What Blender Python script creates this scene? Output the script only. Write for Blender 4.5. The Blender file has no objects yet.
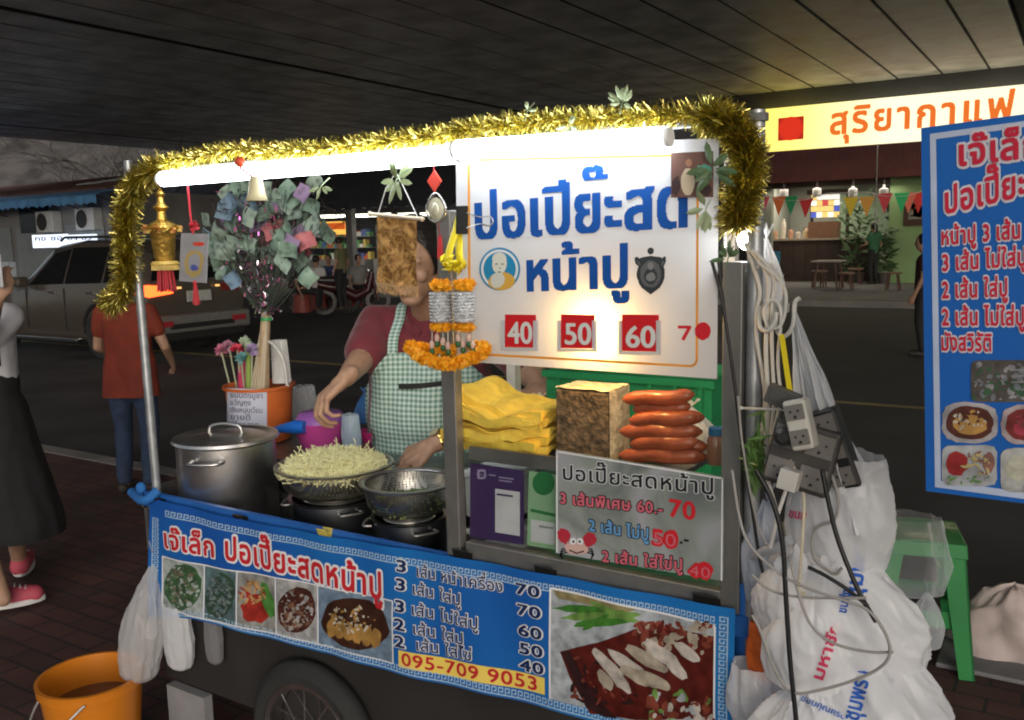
import bpy, bmesh, math, random
import numpy as np
from mathutils import Vector, Matrix, noise
from mathutils.bvhtree import BVHTree
R = random.Random(11)
SC = bpy.context.scene
COL = SC.collection
V = Vector
PI = math.pi

# ---------------------------------------------------------------- camera
F_PX, CAM_H = 900.0, 1.55
YAW, PITCH, ROLL = math.radians(32.5), math.radians(7.7), math.radians(1.3)
_fw = V((-math.sin(YAW) * math.cos(PITCH), math.cos(YAW) * math.cos(PITCH), -math.sin(PITCH)))
_r0 = V((math.cos(YAW), math.sin(YAW), 0))
_u0 = _r0.cross(_fw)
_r = _r0 * math.cos(ROLL) - _u0 * math.sin(ROLL)
_u = _u0 * math.cos(ROLL) + _r0 * math.sin(ROLL)
CAM = V((0, 0, CAM_H))
cd = bpy.data.cameras.new('camera')
cam = bpy.data.objects.new('camera', cd)
COL.objects.link(cam)
cam.matrix_world = Matrix(((_r.x, _u.x, -_fw.x, 0), (_r.y, _u.y, -_fw.y, 0), (_r.z, _u.z, -_fw.z, CAM_H), (0, 0, 0, 1)))
cd.sensor_width = 36
cd.lens = 36 * F_PX / 1024
cd.clip_start = 0.05
cd.clip_end = 600
SC.camera = cam


def ray(px, py):
    return _fw + _r * ((px - 512) / F_PX) + _u * ((360 - py) / F_PX)


def P(px, py, Y):
    """the point of the place at depth Y seen at a photo position"""
    d = ray(px, py)
    return CAM + d * (Y / d.y)


def PZ(px, py, z):
    d = ray(px, py)
    return CAM + d * ((z - CAM_H) / d.z)


def PX(px, py, X):
    d = ray(px, py)
    return CAM + d * (X / d.x)


def PP(px, py, pt, n):
    d = ray(px, py)
    return CAM + d * ((pt - CAM).dot(n) / d.dot(n))


def mpp(px, py, Y):
    """metres per photo pixel at that depth"""
    return (P(px, py, Y) - CAM).dot(_fw) / F_PX


# ---------------------------------------------------------------- materials
MATS = {}


def M(name, col, rough=.6, metal=0, var=.12, vs=14, bump=0, bs=70, spec=.5, emit=None, es=0, trans=0,
      alpha=1, translu=0, coat=0, aniso=0, ior=1.45, sheen=0, detail=5):
    if name in MATS:
        return MATS[name]
    m = bpy.data.materials.new(name)
    m.use_nodes = True
    nt = m.node_tree
    N, L = nt.nodes, nt.links
    b = N['Principled BSDF']
    tc = N.new('ShaderNodeTexCoord')
    if var:
        nz = N.new('ShaderNodeTexNoise')
        nz.inputs['Scale'].default_value = vs
        nz.inputs['Detail'].default_value = detail
        L.new(tc.outputs['Object'], nz.inputs['Vector'])
        rp = N.new('ShaderNodeValToRGB')
        rp.color_ramp.elements[0].position = .3
        rp.color_ramp.elements[1].position = .7
        rp.color_ramp.elements[0].color = [c * (1 - var) for c in col] + [1]
        rp.color_ramp.elements[1].color = [min(1, c * (1 + var)) for c in col] + [1]
        L.new(nz.outputs['Fac'], rp.inputs['Fac'])
        L.new(rp.outputs['Color'], b.inputs['Base Color'])
        mr = N.new('ShaderNodeMapRange')
        mr.inputs['To Min'].default_value = max(0.02, rough * .8)
        mr.inputs['To Max'].default_value = min(1, rough * 1.2)
        L.new(nz.outputs['Fac'], mr.inputs['Value'])
        L.new(mr.outputs['Result'], b.inputs['Roughness'])
    else:
        b.inputs['Base Color'].default_value = list(col) + [1]
        b.inputs['Roughness'].default_value = rough
    b.inputs['Metallic'].default_value = metal
    b.inputs['Specular IOR Level'].default_value = spec
    b.inputs['IOR'].default_value = ior
    b.inputs['Transmission Weight'].default_value = trans
    b.inputs['Alpha'].default_value = alpha
    b.inputs['Coat Weight'].default_value = coat
    b.inputs['Sheen Weight'].default_value = sheen
    if emit:
        b.inputs['Emission Color'].default_value = list(emit) + [1]
        b.inputs['Emission Strength'].default_value = es
    if bump:
        n2 = N.new('ShaderNodeTexNoise')
        n2.inputs['Scale'].default_value = bs
        n2.inputs['Detail'].default_value = 4
        L.new(tc.outputs['Object'], n2.inputs['Vector'])
        bp = N.new('ShaderNodeBump')
        bp.inputs['Strength'].default_value = bump
        bp.inputs['Distance'].default_value = .01
        L.new(n2.outputs['Fac'], bp.inputs['Height'])
        L.new(bp.outputs['Normal'], b.inputs['Normal'])
    if translu:
        t = N.new('ShaderNodeBsdfTranslucent')
        t.inputs['Color'].default_value = list(col) + [1]
        mx = N.new('ShaderNodeMixShader')
        mx.inputs['Fac'].default_value = translu
        L.new(b.outputs['BSDF'], mx.inputs[1])
        L.new(t.outputs['BSDF'], mx.inputs[2])
        L.new(mx.outputs['Shader'], N['Material Output'].inputs['Surface'])
    MATS[name] = m
    return m


def crease(m, bs, strength):
    nt = m.node_tree
    for n in nt.nodes:
        if n.type == 'BUMP':
            src = n.inputs['Height'].links[0].from_node
            src.noise_type = 'RIDGED_MULTIFRACTAL'
            src.inputs['Scale'].default_value = bs
            src.inputs['Distortion'].default_value = .8
            n.inputs['Strength'].default_value = strength
            n.inputs['Distance'].default_value = .008
    return m


def film(name, col=(.9, .92, .95), clear=.6, rough=.18, bump=.5, bs=25):
    """thin plastic film or glass: part of the light goes straight through"""
    m = M(name, col, rough, var=.06, bump=bump, bs=bs, translu=.25)
    nt = m.node_tree
    N, L = nt.nodes, nt.links
    out = N['Material Output']
    src = out.inputs['Surface'].links[0].from_socket
    tr = N.new('ShaderNodeBsdfTransparent')
    tr.inputs['Color'].default_value = (.97, .98, .98, 1)
    fr = N.new('ShaderNodeLayerWeight')
    fr.inputs['Blend'].default_value = .35
    mr = N.new('ShaderNodeMapRange')
    mr.inputs['To Min'].default_value = clear
    mr.inputs['To Max'].default_value = clear * .25
    L.new(fr.outputs['Facing'], mr.inputs['Value'])
    mx = N.new('ShaderNodeMixShader')
    L.new(mr.outputs['Result'], mx.inputs['Fac'])
    L.new(src, mx.inputs[1])
    L.new(tr.outputs['BSDF'], mx.inputs[2])
    L.new(mx.outputs['Shader'], out.inputs['Surface'])
    return crease(m, bs * .45, 1)


def glass(name):
    m = bpy.data.materials.new(name)
    m.use_nodes = True
    N, L = m.node_tree.nodes, m.node_tree.links
    N.remove(N['Principled BSDF'])
    tr = N.new('ShaderNodeBsdfTransparent')
    tr.inputs['Color'].default_value = (.95, .97, .96, 1)
    gl = N.new('ShaderNodeBsdfGlossy')
    gl.inputs['Roughness'].default_value = .04
    lw = N.new('ShaderNodeLayerWeight')
    lw.inputs['Blend'].default_value = .5
    pw = N.new('ShaderNodeMath')
    pw.operation = 'POWER'
    pw.inputs[1].default_value = 5
    L.new(lw.outputs['Facing'], pw.inputs[0])
    fr = N.new('ShaderNodeMapRange')
    fr.inputs['To Min'].default_value = .03
    fr.inputs['To Max'].default_value = .8
    L.new(pw.outputs['Value'], fr.inputs['Value'])
    mx = N.new('ShaderNodeMixShader')
    L.new(fr.outputs['Result'], mx.inputs['Fac'])
    L.new(tr.outputs['BSDF'], mx.inputs[1])
    L.new(gl.outputs['BSDF'], mx.inputs[2])
    L.new(mx.outputs['Shader'], N['Material Output'].inputs['Surface'])
    return m


# ---------------------------------------------------------------- things
ORG = {}


def setp(o, label=None, cat=None, group=None, kind=None):
    if label:
        o['label'] = label
    if cat:
        o['category'] = cat
    if group:
        o['group'] = group
    if kind:
        o['kind'] = kind
    return o


def thing(name, label, cat, loc, group=None):
    o = bpy.data.objects.new(name, None)
    o.empty_display_size = .05
    COL.objects.link(o)
    o.location = loc
    ORG[o.name] = V(loc)
    return setp(o, label, cat, group)


def dup(root, loc, rotz=0, label=None, group=None, scale=None):
    r = root.copy()
    COL.objects.link(r)
    r.location = loc
    r.rotation_euler = (0, 0, rotz)
    if scale:
        r.scale = scale
    if label:
        r['label'] = label
    if group:
        r['group'] = group
    for ch in list(root.children):
        c = ch.copy()
        COL.objects.link(c)
        c.parent = r
        for g in list(ch.children):
            d = g.copy()
            COL.objects.link(d)
            d.parent = c
    return r


def root_org(p):
    while p is not None:
        if p.name in ORG:
            return ORG[p.name]
        p = p.parent
    return V((0, 0, 0))


class MB:
    def __init__(s):
        s.v, s.f, s.mi, s.m, s.T = [], [], [], 0, None

    def add(s, vs, fs, m=None):
        n = len(s.v)
        if s.T is not None:
            vs = [s.T @ V(v) for v in vs]
        s.v.extend([tuple(v) for v in vs])
        s.f.extend([tuple(i + n for i in f) for f in fs])
        s.mi.extend([s.m if m is None else m] * len(fs))
        return s

    def box(s, a, b, m=None):
        x0, x1 = sorted((a[0], b[0]))
        y0, y1 = sorted((a[1], b[1]))
        z0, z1 = sorted((a[2], b[2]))
        return s.add([(x0, y0, z0), (x1, y0, z0), (x1, y1, z0), (x0, y1, z0), (x0, y0, z1), (x1, y0, z1), (x1, y1, z1), (x0, y1, z1)],
                     [(0, 3, 2, 1), (4, 5, 6, 7), (0, 1, 5, 4), (1, 2, 6, 5), (2, 3, 7, 6), (3, 0, 4, 7)], m)

    def quad(s, a, b, c, d, m=None):
        return s.add([a, b, c, d], [(0, 1, 2, 3)], m)

    def slab(s, pts, n, t, m=None):
        """polygon pts with thickness t along -n (front face at pts)"""
        n = V(n).normalized()
        k = len(pts)
        back = [V(p) - n * t for p in pts]
        fs = [tuple(range(k)), tuple(range(2 * k - 1, k - 1, -1))]
        for i in range(k):
            j = (i + 1) % k
            fs.append((i, i + k, j + k, j))
        return s.add(list(pts) + back, fs, m)

    def tube(s, pts, rad, seg=8, caps=True, m=None):
        pts = [V(p) for p in pts]
        n = len(pts)
        rads = rad if isinstance(rad, (list, tuple)) else [rad] * n
        vs, fs = [], []
        t = (pts[1] - pts[0]).normalized()
        a = V((0, 0, 1)) if abs(t.z) < .9 else V((1, 0, 0))
        u = t.cross(a).normalized()
        for i, p in enumerate(pts):
            if i == 0:
                t = pts[1] - pts[0]
            elif i == n - 1:
                t = pts[-1] - pts[-2]
            else:
                t = pts[i + 1] - pts[i - 1]
            if t.length < 1e-9:
                t = V((0, 0, 1))
            t.normalize()
            u = u - t * u.dot(t)
            if u.length < 1e-6:
                u = t.orthogonal()
            u.normalize()
            w = t.cross(u)
            for k in range(seg):
                an = 2 * PI * k / seg
                vs.append(p + (u * math.cos(an) + w * math.sin(an)) * rads[i])
        for i in range(n - 1):
            for k in range(seg):
                k2 = (k + 1) % seg
                fs.append((i * seg + k, i * seg + k2, (i + 1) * seg + k2, (i + 1) * seg + k))
        if caps:
            fs.append(tuple(range(seg - 1, -1, -1)))
            fs.append(tuple((n - 1) * seg + k for k in range(seg)))
        return s.add(vs, fs, m)

    def lathe(s, c, prof, seg=32, axis=None, m=None, sx=1, sy=1, closed=False):
        """prof: list of (r, z) from c upwards"""
        c = V(c)
        vs, fs = [], []
        n = len(prof)
        for r, z in prof:
            for k in range(seg):
                a = 2 * PI * k / seg
                q = V((r * math.cos(a) * sx, r * math.sin(a) * sy, z))
                if axis is not None:
                    q = axis @ q
                vs.append(c + q)
        for i in range(n - 1):
            for k in range(seg):
                k2 = (k + 1) % seg
                fs.append((i * seg + k, i * seg + k2, (i + 1) * seg + k2, (i + 1) * seg + k))
        if prof[0][0] > 1e-6 and closed:
            fs.append(tuple(range(seg - 1, -1, -1)))
        if prof[-1][0] > 1e-6 and closed:
            fs.append(tuple((n - 1) * seg + k for k in range(seg)))
        return s.add(vs, fs, m)

    def ball(s, c, r, seg=14, rings=9, rot=None, m=None):
        r = (r, r, r) if not isinstance(r, (tuple, list)) else r
        c = V(c)
        vs, fs = [], []
        for i in range(rings + 1):
            th = PI * i / rings
            for k in range(seg):
                a = 2 * PI * k / seg
                q = V((r[0] * math.sin(th) * math.cos(a), r[1] * math.sin(th) * math.sin(a), -r[2] * math.cos(th)))
                if rot is not None:
                    q = rot @ q
                vs.append(c + q)
        for i in range(rings):
            for k in range(seg):
                k2 = (k + 1) % seg
                fs.append((i * seg + k, i * seg + k2, (i + 1) * seg + k2, (i + 1) * seg + k))
        return s.add(vs, fs, m)

    def cap(s, p0, p1, r0, r1, seg=12):
        """closed tapered capsule"""
        p0, p1 = V(p0), V(p1)
        d = p1 - p0
        if d.length < 1e-6:
            return s.ball(p0, r0)
        q = d.to_track_quat('Z', 'Y').to_matrix()
        prof = []
        for i in range(5):
            a = -PI / 2 + PI / 2 * i / 4
            prof.append((max(1e-5, r0 * math.cos(a)), r0 * math.sin(a)))
        for i in range(5):
            a = PI / 2 * i / 4
            prof.append((max(1e-5, r1 * math.cos(a)), d.length + r1 * math.sin(a)))
        return s.lathe(p0, prof, seg, q, closed=True)

    def grid(s, fn, nu, nv, m=None):
        vs = [fn(i / nu, j / nv) for j in range(nv + 1) for i in range(nu + 1)]
        fs = [(j * (nu + 1) + i, j * (nu + 1) + i + 1, (j + 1) * (nu + 1) + i + 1, (j + 1) * (nu + 1) + i) for j in range(nv) for i in range(nu)]
        return s.add(vs, fs, m)

    def build(s, name, mats, parent=None, smooth=0, bevel=0, label=None, warp=None, solid=0, kind=None, seg=2, world=None):
        me = bpy.data.meshes.new(name)
        org = root_org(parent) if parent is not None else (V(world) if world is not None else V((0, 0, 0)))
        vs = s.v
        if warp:
            tm = bmesh.new()
            tv = [tm.verts.new(v) for v in vs]
            lay_ = tm.faces.layers.int.new('mi')
            for f_, mi_ in zip(s.f, s.mi):
                try:
                    tm.faces.new([tv[i] for i in f_])[lay_] = mi_
                except ValueError:
                    pass
            tm.faces.ensure_lookup_table()
            for _ in range(4):
                le = [e for e in tm.edges if e.calc_length() > .022]
                if not le:
                    break
                bmesh.ops.subdivide_edges(tm, edges=le, cuts=1, use_grid_fill=True)
            bmesh.ops.triangulate(tm, faces=tm.faces[:])
            tm.verts.index_update()
            vs = [warp(v.co.copy()) for v in tm.verts]
            s.f = [tuple(v.index for v in f_.verts) for f_ in tm.faces]
            s.mi = [f_[lay_] for f_ in tm.faces]
            tm.free()
        vs = [(v[0] - org.x, v[1] - org.y, v[2] - org.z) for v in vs]
        me.from_pydata(vs, [], s.f)
        if not isinstance(mats, (list, tuple)):
            mats = [mats]
        for m in mats:
            me.materials.append(m)
        if len(mats) > 1:
            me.polygons.foreach_set('material_index', s.mi)
        if smooth:
            me.polygons.foreach_set('use_smooth', [True] * len(me.polygons))
            me.set_sharp_from_angle(angle=math.radians(smooth))
        me.update()
        o = bpy.data.objects.new(name, me)
        COL.objects.link(o)
        if parent is not None:
            o.parent = parent
        elif world is not None:
            o.location = org
            ORG[o.name] = org
        if solid:
            md = o.modifiers.new('solid', 'SOLIDIFY')
            md.thickness = solid
            md.offset = 0
        if bevel:
            md = o.modifiers.new('bevel', 'BEVEL')
            md.width = bevel
            md.segments = seg
            md.limit_method = 'ANGLE'
        return setp(o, label, kind=kind)


def top(mb, name, mats, label, cat, loc=None, group=None, **kw):
    """a thing that is one mesh"""
    if loc is None:
        a = np.array(mb.v)
        loc = ((a[:, 0].min() + a[:, 0].max()) / 2, (a[:, 1].min() + a[:, 1].max()) / 2, a[:, 2].min())
    o = mb.build(name, mats, None, world=loc, **kw)
    return setp(o, label, cat, group)


def struct(mb, name, mats, **kw):
    return mb.build(name, mats, None, kind='structure', **kw)


def blob(name, mb, mat, parent, voxel=.006, smooth=4, cut=None, label=None, disp=None):
    """melt the overlapping shapes of mb into ONE continuous skin"""
    me = bpy.data.meshes.new(name)
    me.from_pydata(mb.v, [], mb.f)
    o = bpy.data.objects.new('tmp', me)
    COL.objects.link(o)
    md = o.modifiers.new('r', 'REMESH')
    md.mode = 'VOXEL'
    md.voxel_size = voxel
    md.use_smooth_shade = True
    sm = o.modifiers.new('s', 'SMOOTH')
    sm.factor = .5
    sm.iterations = smooth
    dg = bpy.context.evaluated_depsgraph_get()
    m2 = bpy.data.meshes.new_from_object(o.evaluated_get(dg))
    m2.name = name
    bpy.data.objects.remove(o)
    bm = bmesh.new()
    bm.from_mesh(m2)
    for co, no in (cut or []):
        bmesh.ops.bisect_plane(bm, geom=bm.verts[:] + bm.edges[:] + bm.faces[:], plane_co=V(co), plane_no=V(no), clear_outer=True)
    org = root_org(parent)
    for v in bm.verts:
        if disp:
            v.co = disp(v.co.copy(), v.normal)
        v.co -= org
    bm.to_mesh(m2)
    bm.free()
    m2.materials.clear()
    m2.materials.append(mat)
    m2.polygons.foreach_set('use_smooth', [True] * len(m2.polygons))
    o = bpy.data.objects.new(name, m2)
    COL.objects.link(o)
    o.parent = parent
    return setp(o, label)


def spline(pts, n=8):
    """Catmull-Rom through pts"""
    pts = [V(p) for p in pts]
    if len(pts) < 3:
        return pts
    q = [pts[0] * 2 - pts[1]] + pts + [pts[-1] * 2 - pts[-2]]
    out = []
    for i in range(1, len(q) - 2):
        a, b, c, d = q[i - 1], q[i], q[i + 1], q[i + 2]
        for k in range(n):
            t = k / n
            out.append(.5 * ((2 * b) + (c - a) * t + (2 * a - 5 * b + 4 * c - d) * t * t + (3 * b - a - 3 * c + d) * t ** 3))
    out.append(pts[-1])
    return out


# ---------------------------------------------------------------- lettering
RES = 72
GLY = {}


def _wire(s):
    c = bpy.data.curves.new('t', 'FONT')
    c.body = s
    c.size = 1
    c.fill_mode = 'NONE'
    c.resolution_u = 4
    o = bpy.data.objects.new('t', c)
    COL.objects.link(o)
    me = bpy.data.meshes.new_from_object(o.evaluated_get(bpy.context.evaluated_depsgraph_get()))
    vs = np.array([v.co[:2] for v in me.vertices]) if len(me.vertices) else np.zeros((0, 2))
    es = [tuple(e.vertices) for e in me.edges]
    bpy.data.objects.remove(o)
    bpy.data.curves.remove(c)
    bpy.data.meshes.remove(me)
    return vs, es


_bar = None
UPV = 'ิีึืัํ็'
TONE = '่้๊๋์'
LOWV = 'ุู'


def glyph(ch):
    global _bar
    if ch in GLY:
        return GLY[ch]
    if _bar is None:
        _bar = _wire('|')[0][:, 0].max()
    adv = _wire(ch + '|')[0][:, 0].max() - _bar
    vs, es = _wire(ch)
    W, Hh = int(2.2 * RES), int(2.2 * RES)     # origin at (.7, .6) em
    wind = np.zeros((Hh, W), int)
    vs = (vs + np.array([.7, .6])) * RES
    # follow every outline in its own direction
    nxt = {}
    for a, b in es:
        nxt.setdefault(a, []).append(b)
        nxt.setdefault(b, []).append(a)
    seen = set()
    for st in range(len(vs)):
        if st in seen or st not in nxt:
            continue
        loop, prev, cur = [st], None, st
        seen.add(st)
        if st + 1 in nxt[st]:
            prev, cur = st, st + 1
            loop.append(cur)
            seen.add(cur)
        while True:
            cand = [q for q in nxt[cur] if q != prev and q not in seen]
            if not cand:
                break
            prev, cur = cur, cand[0]
            seen.add(cur)
            loop.append(cur)
        for i in range(len(loop)):
            (xa, ya), (xb, yb) = vs[loop[i]], vs[loop[(i + 1) % len(loop)]]
            if ya == yb:
                continue
            d = 1 if yb > ya else -1
            if d < 0:
                xa, ya, xb, yb = xb, yb, xa, ya
            r0, r1 = max(0, int(math.ceil(ya - .5))), min(Hh - 1, int(math.floor(yb - .5 - 1e-9)))
            for r in range(r0, r1 + 1):
                x = xa + (r + .5 - ya) * (xb - xa) / (yb - ya)
                wind[r, max(0, min(W, int(math.ceil(x - .5)))):] += d
    GLY[ch] = (wind != 0, adv)
    return GLY[ch]


def text_bitmap(s, bold=(0, 0), track=0):
    pos, x, prev, base = [], 0, '', ''
    for ch in s:
        dx = dy = 0
        if ch in UPV and base in 'ปฝฟ' and base:
            dx = -.09
        if ch in TONE:
            if prev in UPV and prev:
                dy = .2
            if base in 'ปฝฟ' and base:
                dx = -.09
        pos.append((ch, x + dx, dy))
        if ch not in UPV + TONE + LOWV:
            base = ch
        x += glyph(ch)[1] + (track if ch not in UPV + TONE + LOWV else 0)
        prev = ch
    W, Hh = int((x + 2.4) * RES), int(2.6 * RES)
    bm = np.zeros((Hh, W), bool)
    for ch, px, dy in pos:
        g = glyph(ch)[0]
        ox, oy = int(round(px * RES)), int(round(dy * RES))
        w = min(g.shape[1], W - ox)
        hh = min(g.shape[0], Hh - oy)
        if w > 0:
            bm[oy:oy + hh, ox:ox + w] |= g[:hh, :w]
    bx, by = bold[0] * RES, bold[1] * RES
    if bx or by:
        out = bm.copy()
        for j in range(-int(by), int(by) + 1):
            for i in range(-int(bx), int(bx) + 1):
                if (i / max(bx, .01)) ** 2 + (j / max(by, .01)) ** 2 <= 1.05:
                    out |= np.roll(np.roll(bm, j, 0), i, 1)
        bm = out
    return bm, x


def text_rects(s, bold=(0, 0), track=0):
    bm, width = text_bitmap(s, bold, track)
    rects, open_ = [], {}
    Hh = bm.shape[0]
    for r in range(Hh + 1):
        runs = set()
        if r < Hh:
            row = np.concatenate(([0], bm[r].astype(np.int8), [0]))
            d = np.diff(row)
            runs = set(zip(np.where(d == 1)[0].tolist(), np.where(d == -1)[0].tolist()))
        for k in list(open_):
            if k not in runs:
                rects.append((k[0] / RES - .7, open_.pop(k) / RES - .6, k[1] / RES - .7, r / RES - .6))
        for k in runs:
            open_.setdefault(k, r)
    return rects, width


def text(mb, s, P0, P1, h, m=0, body=.56, bold=(.02, .02), up=(0, 0, 1), lift=V((0, -.0015, 0)), track=0, shear=0, ex=None):
    """write s with its baseline from P0 to P1, its letters h tall, raised by lift"""
    P0, P1, up = V(P0), V(P1), V(up)
    rects, w = text_rects(s, bold, track)
    ex = (P1 - P0) / w if ex is None else ex
    ey = up * (h / body)
    for x0, y0, x1, y1 in rects:
        mb.add([P0 + ex * (x + shear * y) + ey * y + lift for x, y in ((x0, y0), (x1, y0), (x1, y1), (x0, y1))], [(0, 1, 2, 3)], m)
    return mb


# light and view
SC.view_settings.view_transform = 'Standard'
SC.view_settings.look = 'None'
SC.view_settings.gamma = 1
SC.view_settings.exposure = 0
SC.render.engine = 'CYCLES'
SC.cycles.use_denoising = True
SC.cycles.filter_width = 2.0
SC.cycles.max_bounces = 8
SC.cycles.transparent_max_bounces = 24
SC.cycles.sample_clamp_indirect = 6
# ---------------------------------------------------------------- world, weak dusk sun
w = bpy.data.worlds.new('World')
SC.world = w
w.use_nodes = True
nt = w.node_tree
sky = nt.nodes.new('ShaderNodeTexSky')
sky.sky_type = 'NISHITA'
sky.sun_disc = False
SUN_EL, SUN_AZ = math.radians(14), math.radians(140)
sky.sun_elevation = SUN_EL
sky.sun_rotation = SUN_AZ
sky.dust_density = 2.5
hs = nt.nodes.new('ShaderNodeHueSaturation')
hs.inputs['Saturation'].default_value = .42
nt.links.new(sky.outputs['Color'], hs.inputs['Color'])
nt.links.new(hs.outputs['Color'], nt.nodes['Background'].inputs['Color'])
nt.nodes['Background'].inputs['Strength'].default_value = .132
sl = bpy.data.lights.new('sun', 'SUN')
sl.energy = .2
sl.angle = math.radians(50)
sl.color = (1, .93, .85)
so = bpy.data.objects.new('sun', sl)
COL.objects.link(so)
sd = V((math.sin(SUN_AZ) * math.cos(SUN_EL), math.cos(SUN_AZ) * math.cos(SUN_EL), math.sin(SUN_EL)))
so.rotation_euler = sd.to_track_quat('Z', 'Y').to_euler()
so.location = (-3, -6, 9)


def lamp(name, kind, loc, energy, color, size=.1, rot=None, sy=None):
    l = bpy.data.lights.new(name, kind)
    l.energy = energy
    l.color = color
    if kind == 'AREA':
        l.size = size
        if sy:
            l.shape = 'RECTANGLE'
            l.size_y = sy
    else:
        l.shadow_soft_size = size
    o = bpy.data.objects.new(name, l)
    COL.objects.link(o)
    o.location = loc
    if rot:
        o.rotation_euler = rot
    return o


# ---------------------------------------------------------------- ground
def brick_mat():
    m = bpy.data.materials.new('brick_paving')
    m.use_nodes = True
    N, L = m.node_tree.nodes, m.node_tree.links
    b = N['Principled BSDF']
    tc = N.new('ShaderNodeTexCoord')
    br = N.new('ShaderNodeTexBrick')
    br.inputs['Scale'].default_value = 1
    br.inputs['Brick Width'].default_value = .2
    br.inputs['Row Height'].default_value = .1
    br.inputs['Mortar Size'].default_value = .006
    br.inputs['Color1'].default_value = (.13, .056, .045, 1)
    br.inputs['Color2'].default_value = (.085, .045, .04, 1)
    br.inputs['Mortar'].default_value = (.035, .03, .028, 1)
    nz = N.new('ShaderNodeTexNoise')
    nz.inputs['Scale'].default_value = 3
    nz.inputs['Detail'].default_value = 8
    L.new(tc.outputs['Object'], br.inputs['Vector'])
    L.new(tc.outputs['Object'], nz.inputs['Vector'])
    mx = N.new('ShaderNodeMix')
    mx.data_type = 'RGBA'
    mx.blend_type = 'MULTIPLY'
    mx.inputs['Factor'].default_value = .75
    rp = N.new('ShaderNodeValToRGB')
    rp.color_ramp.elements[0].position = .35
    rp.color_ramp.elements[0].color = (.45, .45, .45, 1)
    rp.color_ramp.elements[1].position = .65
    L.new(nz.outputs['Fac'], rp.inputs['Fac'])
    L.new(br.outputs['Color'], mx.inputs['A'])
    L.new(rp.outputs['Color'], mx.inputs['B'])
    L.new(mx.outputs['Result'], b.inputs['Base Color'])
    b.inputs['Roughness'].default_value = .75
    bp = N.new('ShaderNodeBump')
    bp.inputs['Strength'].default_value = .5
    bp.inputs['Distance'].default_value = .004
    bp.invert = True
    L.new(br.outputs['Fac'], bp.inputs['Height'])
    L.new(bp.outputs['Normal'], b.inputs['Normal'])
    return m


asphalt = M('asphalt', (.055, .054, .056), .8, var=.35, vs=1.2, bump=.6, bs=160, detail=10)
concrete = M('concrete', (.22, .21, .2), .85, var=.25, vs=2.5, bump=.3, bs=60)
dark_conc = M('dark_concrete', (.2, .19, .18), .85, var=.3, vs=1.5, bump=.3, bs=40)
g = MB()
g.quad((-260, -120, -.12), (260, -120, -.12), (260, 320, -.12), (-260, 320, -.12))
struct(g, 'road', asphalt)
g = MB()
g.box((-60, -12, -.13), (30, 3.78, 0))
struct(g, 'pavement', brick_mat())
g = MB()
for i in range(60):
    x = -50 + i
    g.box((x + .004, 3.78, -.13), (x + .996, 3.93, .004))
struct(g, 'kerb', concrete, bevel=.012)
g = MB()
g.box((-60, 20.6, -.13), (30, 60, .02))
struct(g, 'far_pavement', dark_conc)
g = MB()
g.quad((-60, 9.0, -.116), (20, 9.0, -.116), (20, 9.13, -.116), (-60, 9.13, -.116))
struct(g, 'road_line', M('yellow_road_paint', (.3, .24, .1), .7, var=.3, vs=6))

# ---------------------------------------------------------------- the elevated deck overhead
ZC = 5.2
XL, YF = -30.1, 24.3


def deck_mat():
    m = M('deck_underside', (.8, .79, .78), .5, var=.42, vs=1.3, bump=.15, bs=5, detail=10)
    return m


g = MB()
x = XL
k = 0
rr = random.Random(4)
while x < 14:
    wd = .955 if k % 13 != 2 else .8
    z = ZC + (.012 * rr.random())
    g.box((x, -1.2, z), (x + wd, YF, z + .25))
    x += 1.0
    k += 1
struct(g, 'deck_ceiling', deck_mat(), bevel=.012)
g = MB()
for k in range(1, 44):
    wj = .11 if k % 13 == 3 else .015
    g.box((XL + k - wj, -1.2, ZC - .006), (XL + k + wj * .3, YF - .01, ZC + .06), 0 if k > 21 or wj > .1 else 1)
struct(g, 'deck_joints', [M('joint_dark', (.025, .024, .023), .9, var=.2, vs=2), M('joint_pale', (.3, .29, .28), .9, var=.6, vs=.7)])  # strips laid over the plank gaps: dark, the thin left ones paler
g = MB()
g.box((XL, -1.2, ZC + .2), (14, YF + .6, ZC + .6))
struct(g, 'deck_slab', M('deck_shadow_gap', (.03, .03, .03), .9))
g = MB()
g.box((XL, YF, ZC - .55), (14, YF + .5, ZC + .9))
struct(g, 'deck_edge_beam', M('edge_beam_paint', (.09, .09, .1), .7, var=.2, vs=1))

# ---------------------------------------------------------------- hillside far left and bare trees
g = MB()


def hill(u, v):
    x = -300 + 290 * u
    y = 52 + 40 * v
    h = 24 * math.sin(min(1, v * 1.1) * PI / 2) * (.75 + .35 * noise.noise(V((x * .05, y * .06, 1)))) + 1.6 * noise.noise(V((x * .3, y * .3, 2)))
    return (x, y, max(-.2, h * (1 if x < -60 else max(.0, 1 - (x + 60) / 30))))


g.grid(hill, 140, 26)
struct(g, 'hillside', M('dry_hillside', (.1, .09, .085), .95, var=.6, vs=.35, bump=1, bs=2, detail=10), smooth=60)
bark = M('bark', (.07, .06, .055), .9, var=.3, vs=8, bump=.6, bs=30)
twigm = M('dry_twigs', (.13, .12, .11), .9, var=.4, vs=2)


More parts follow.
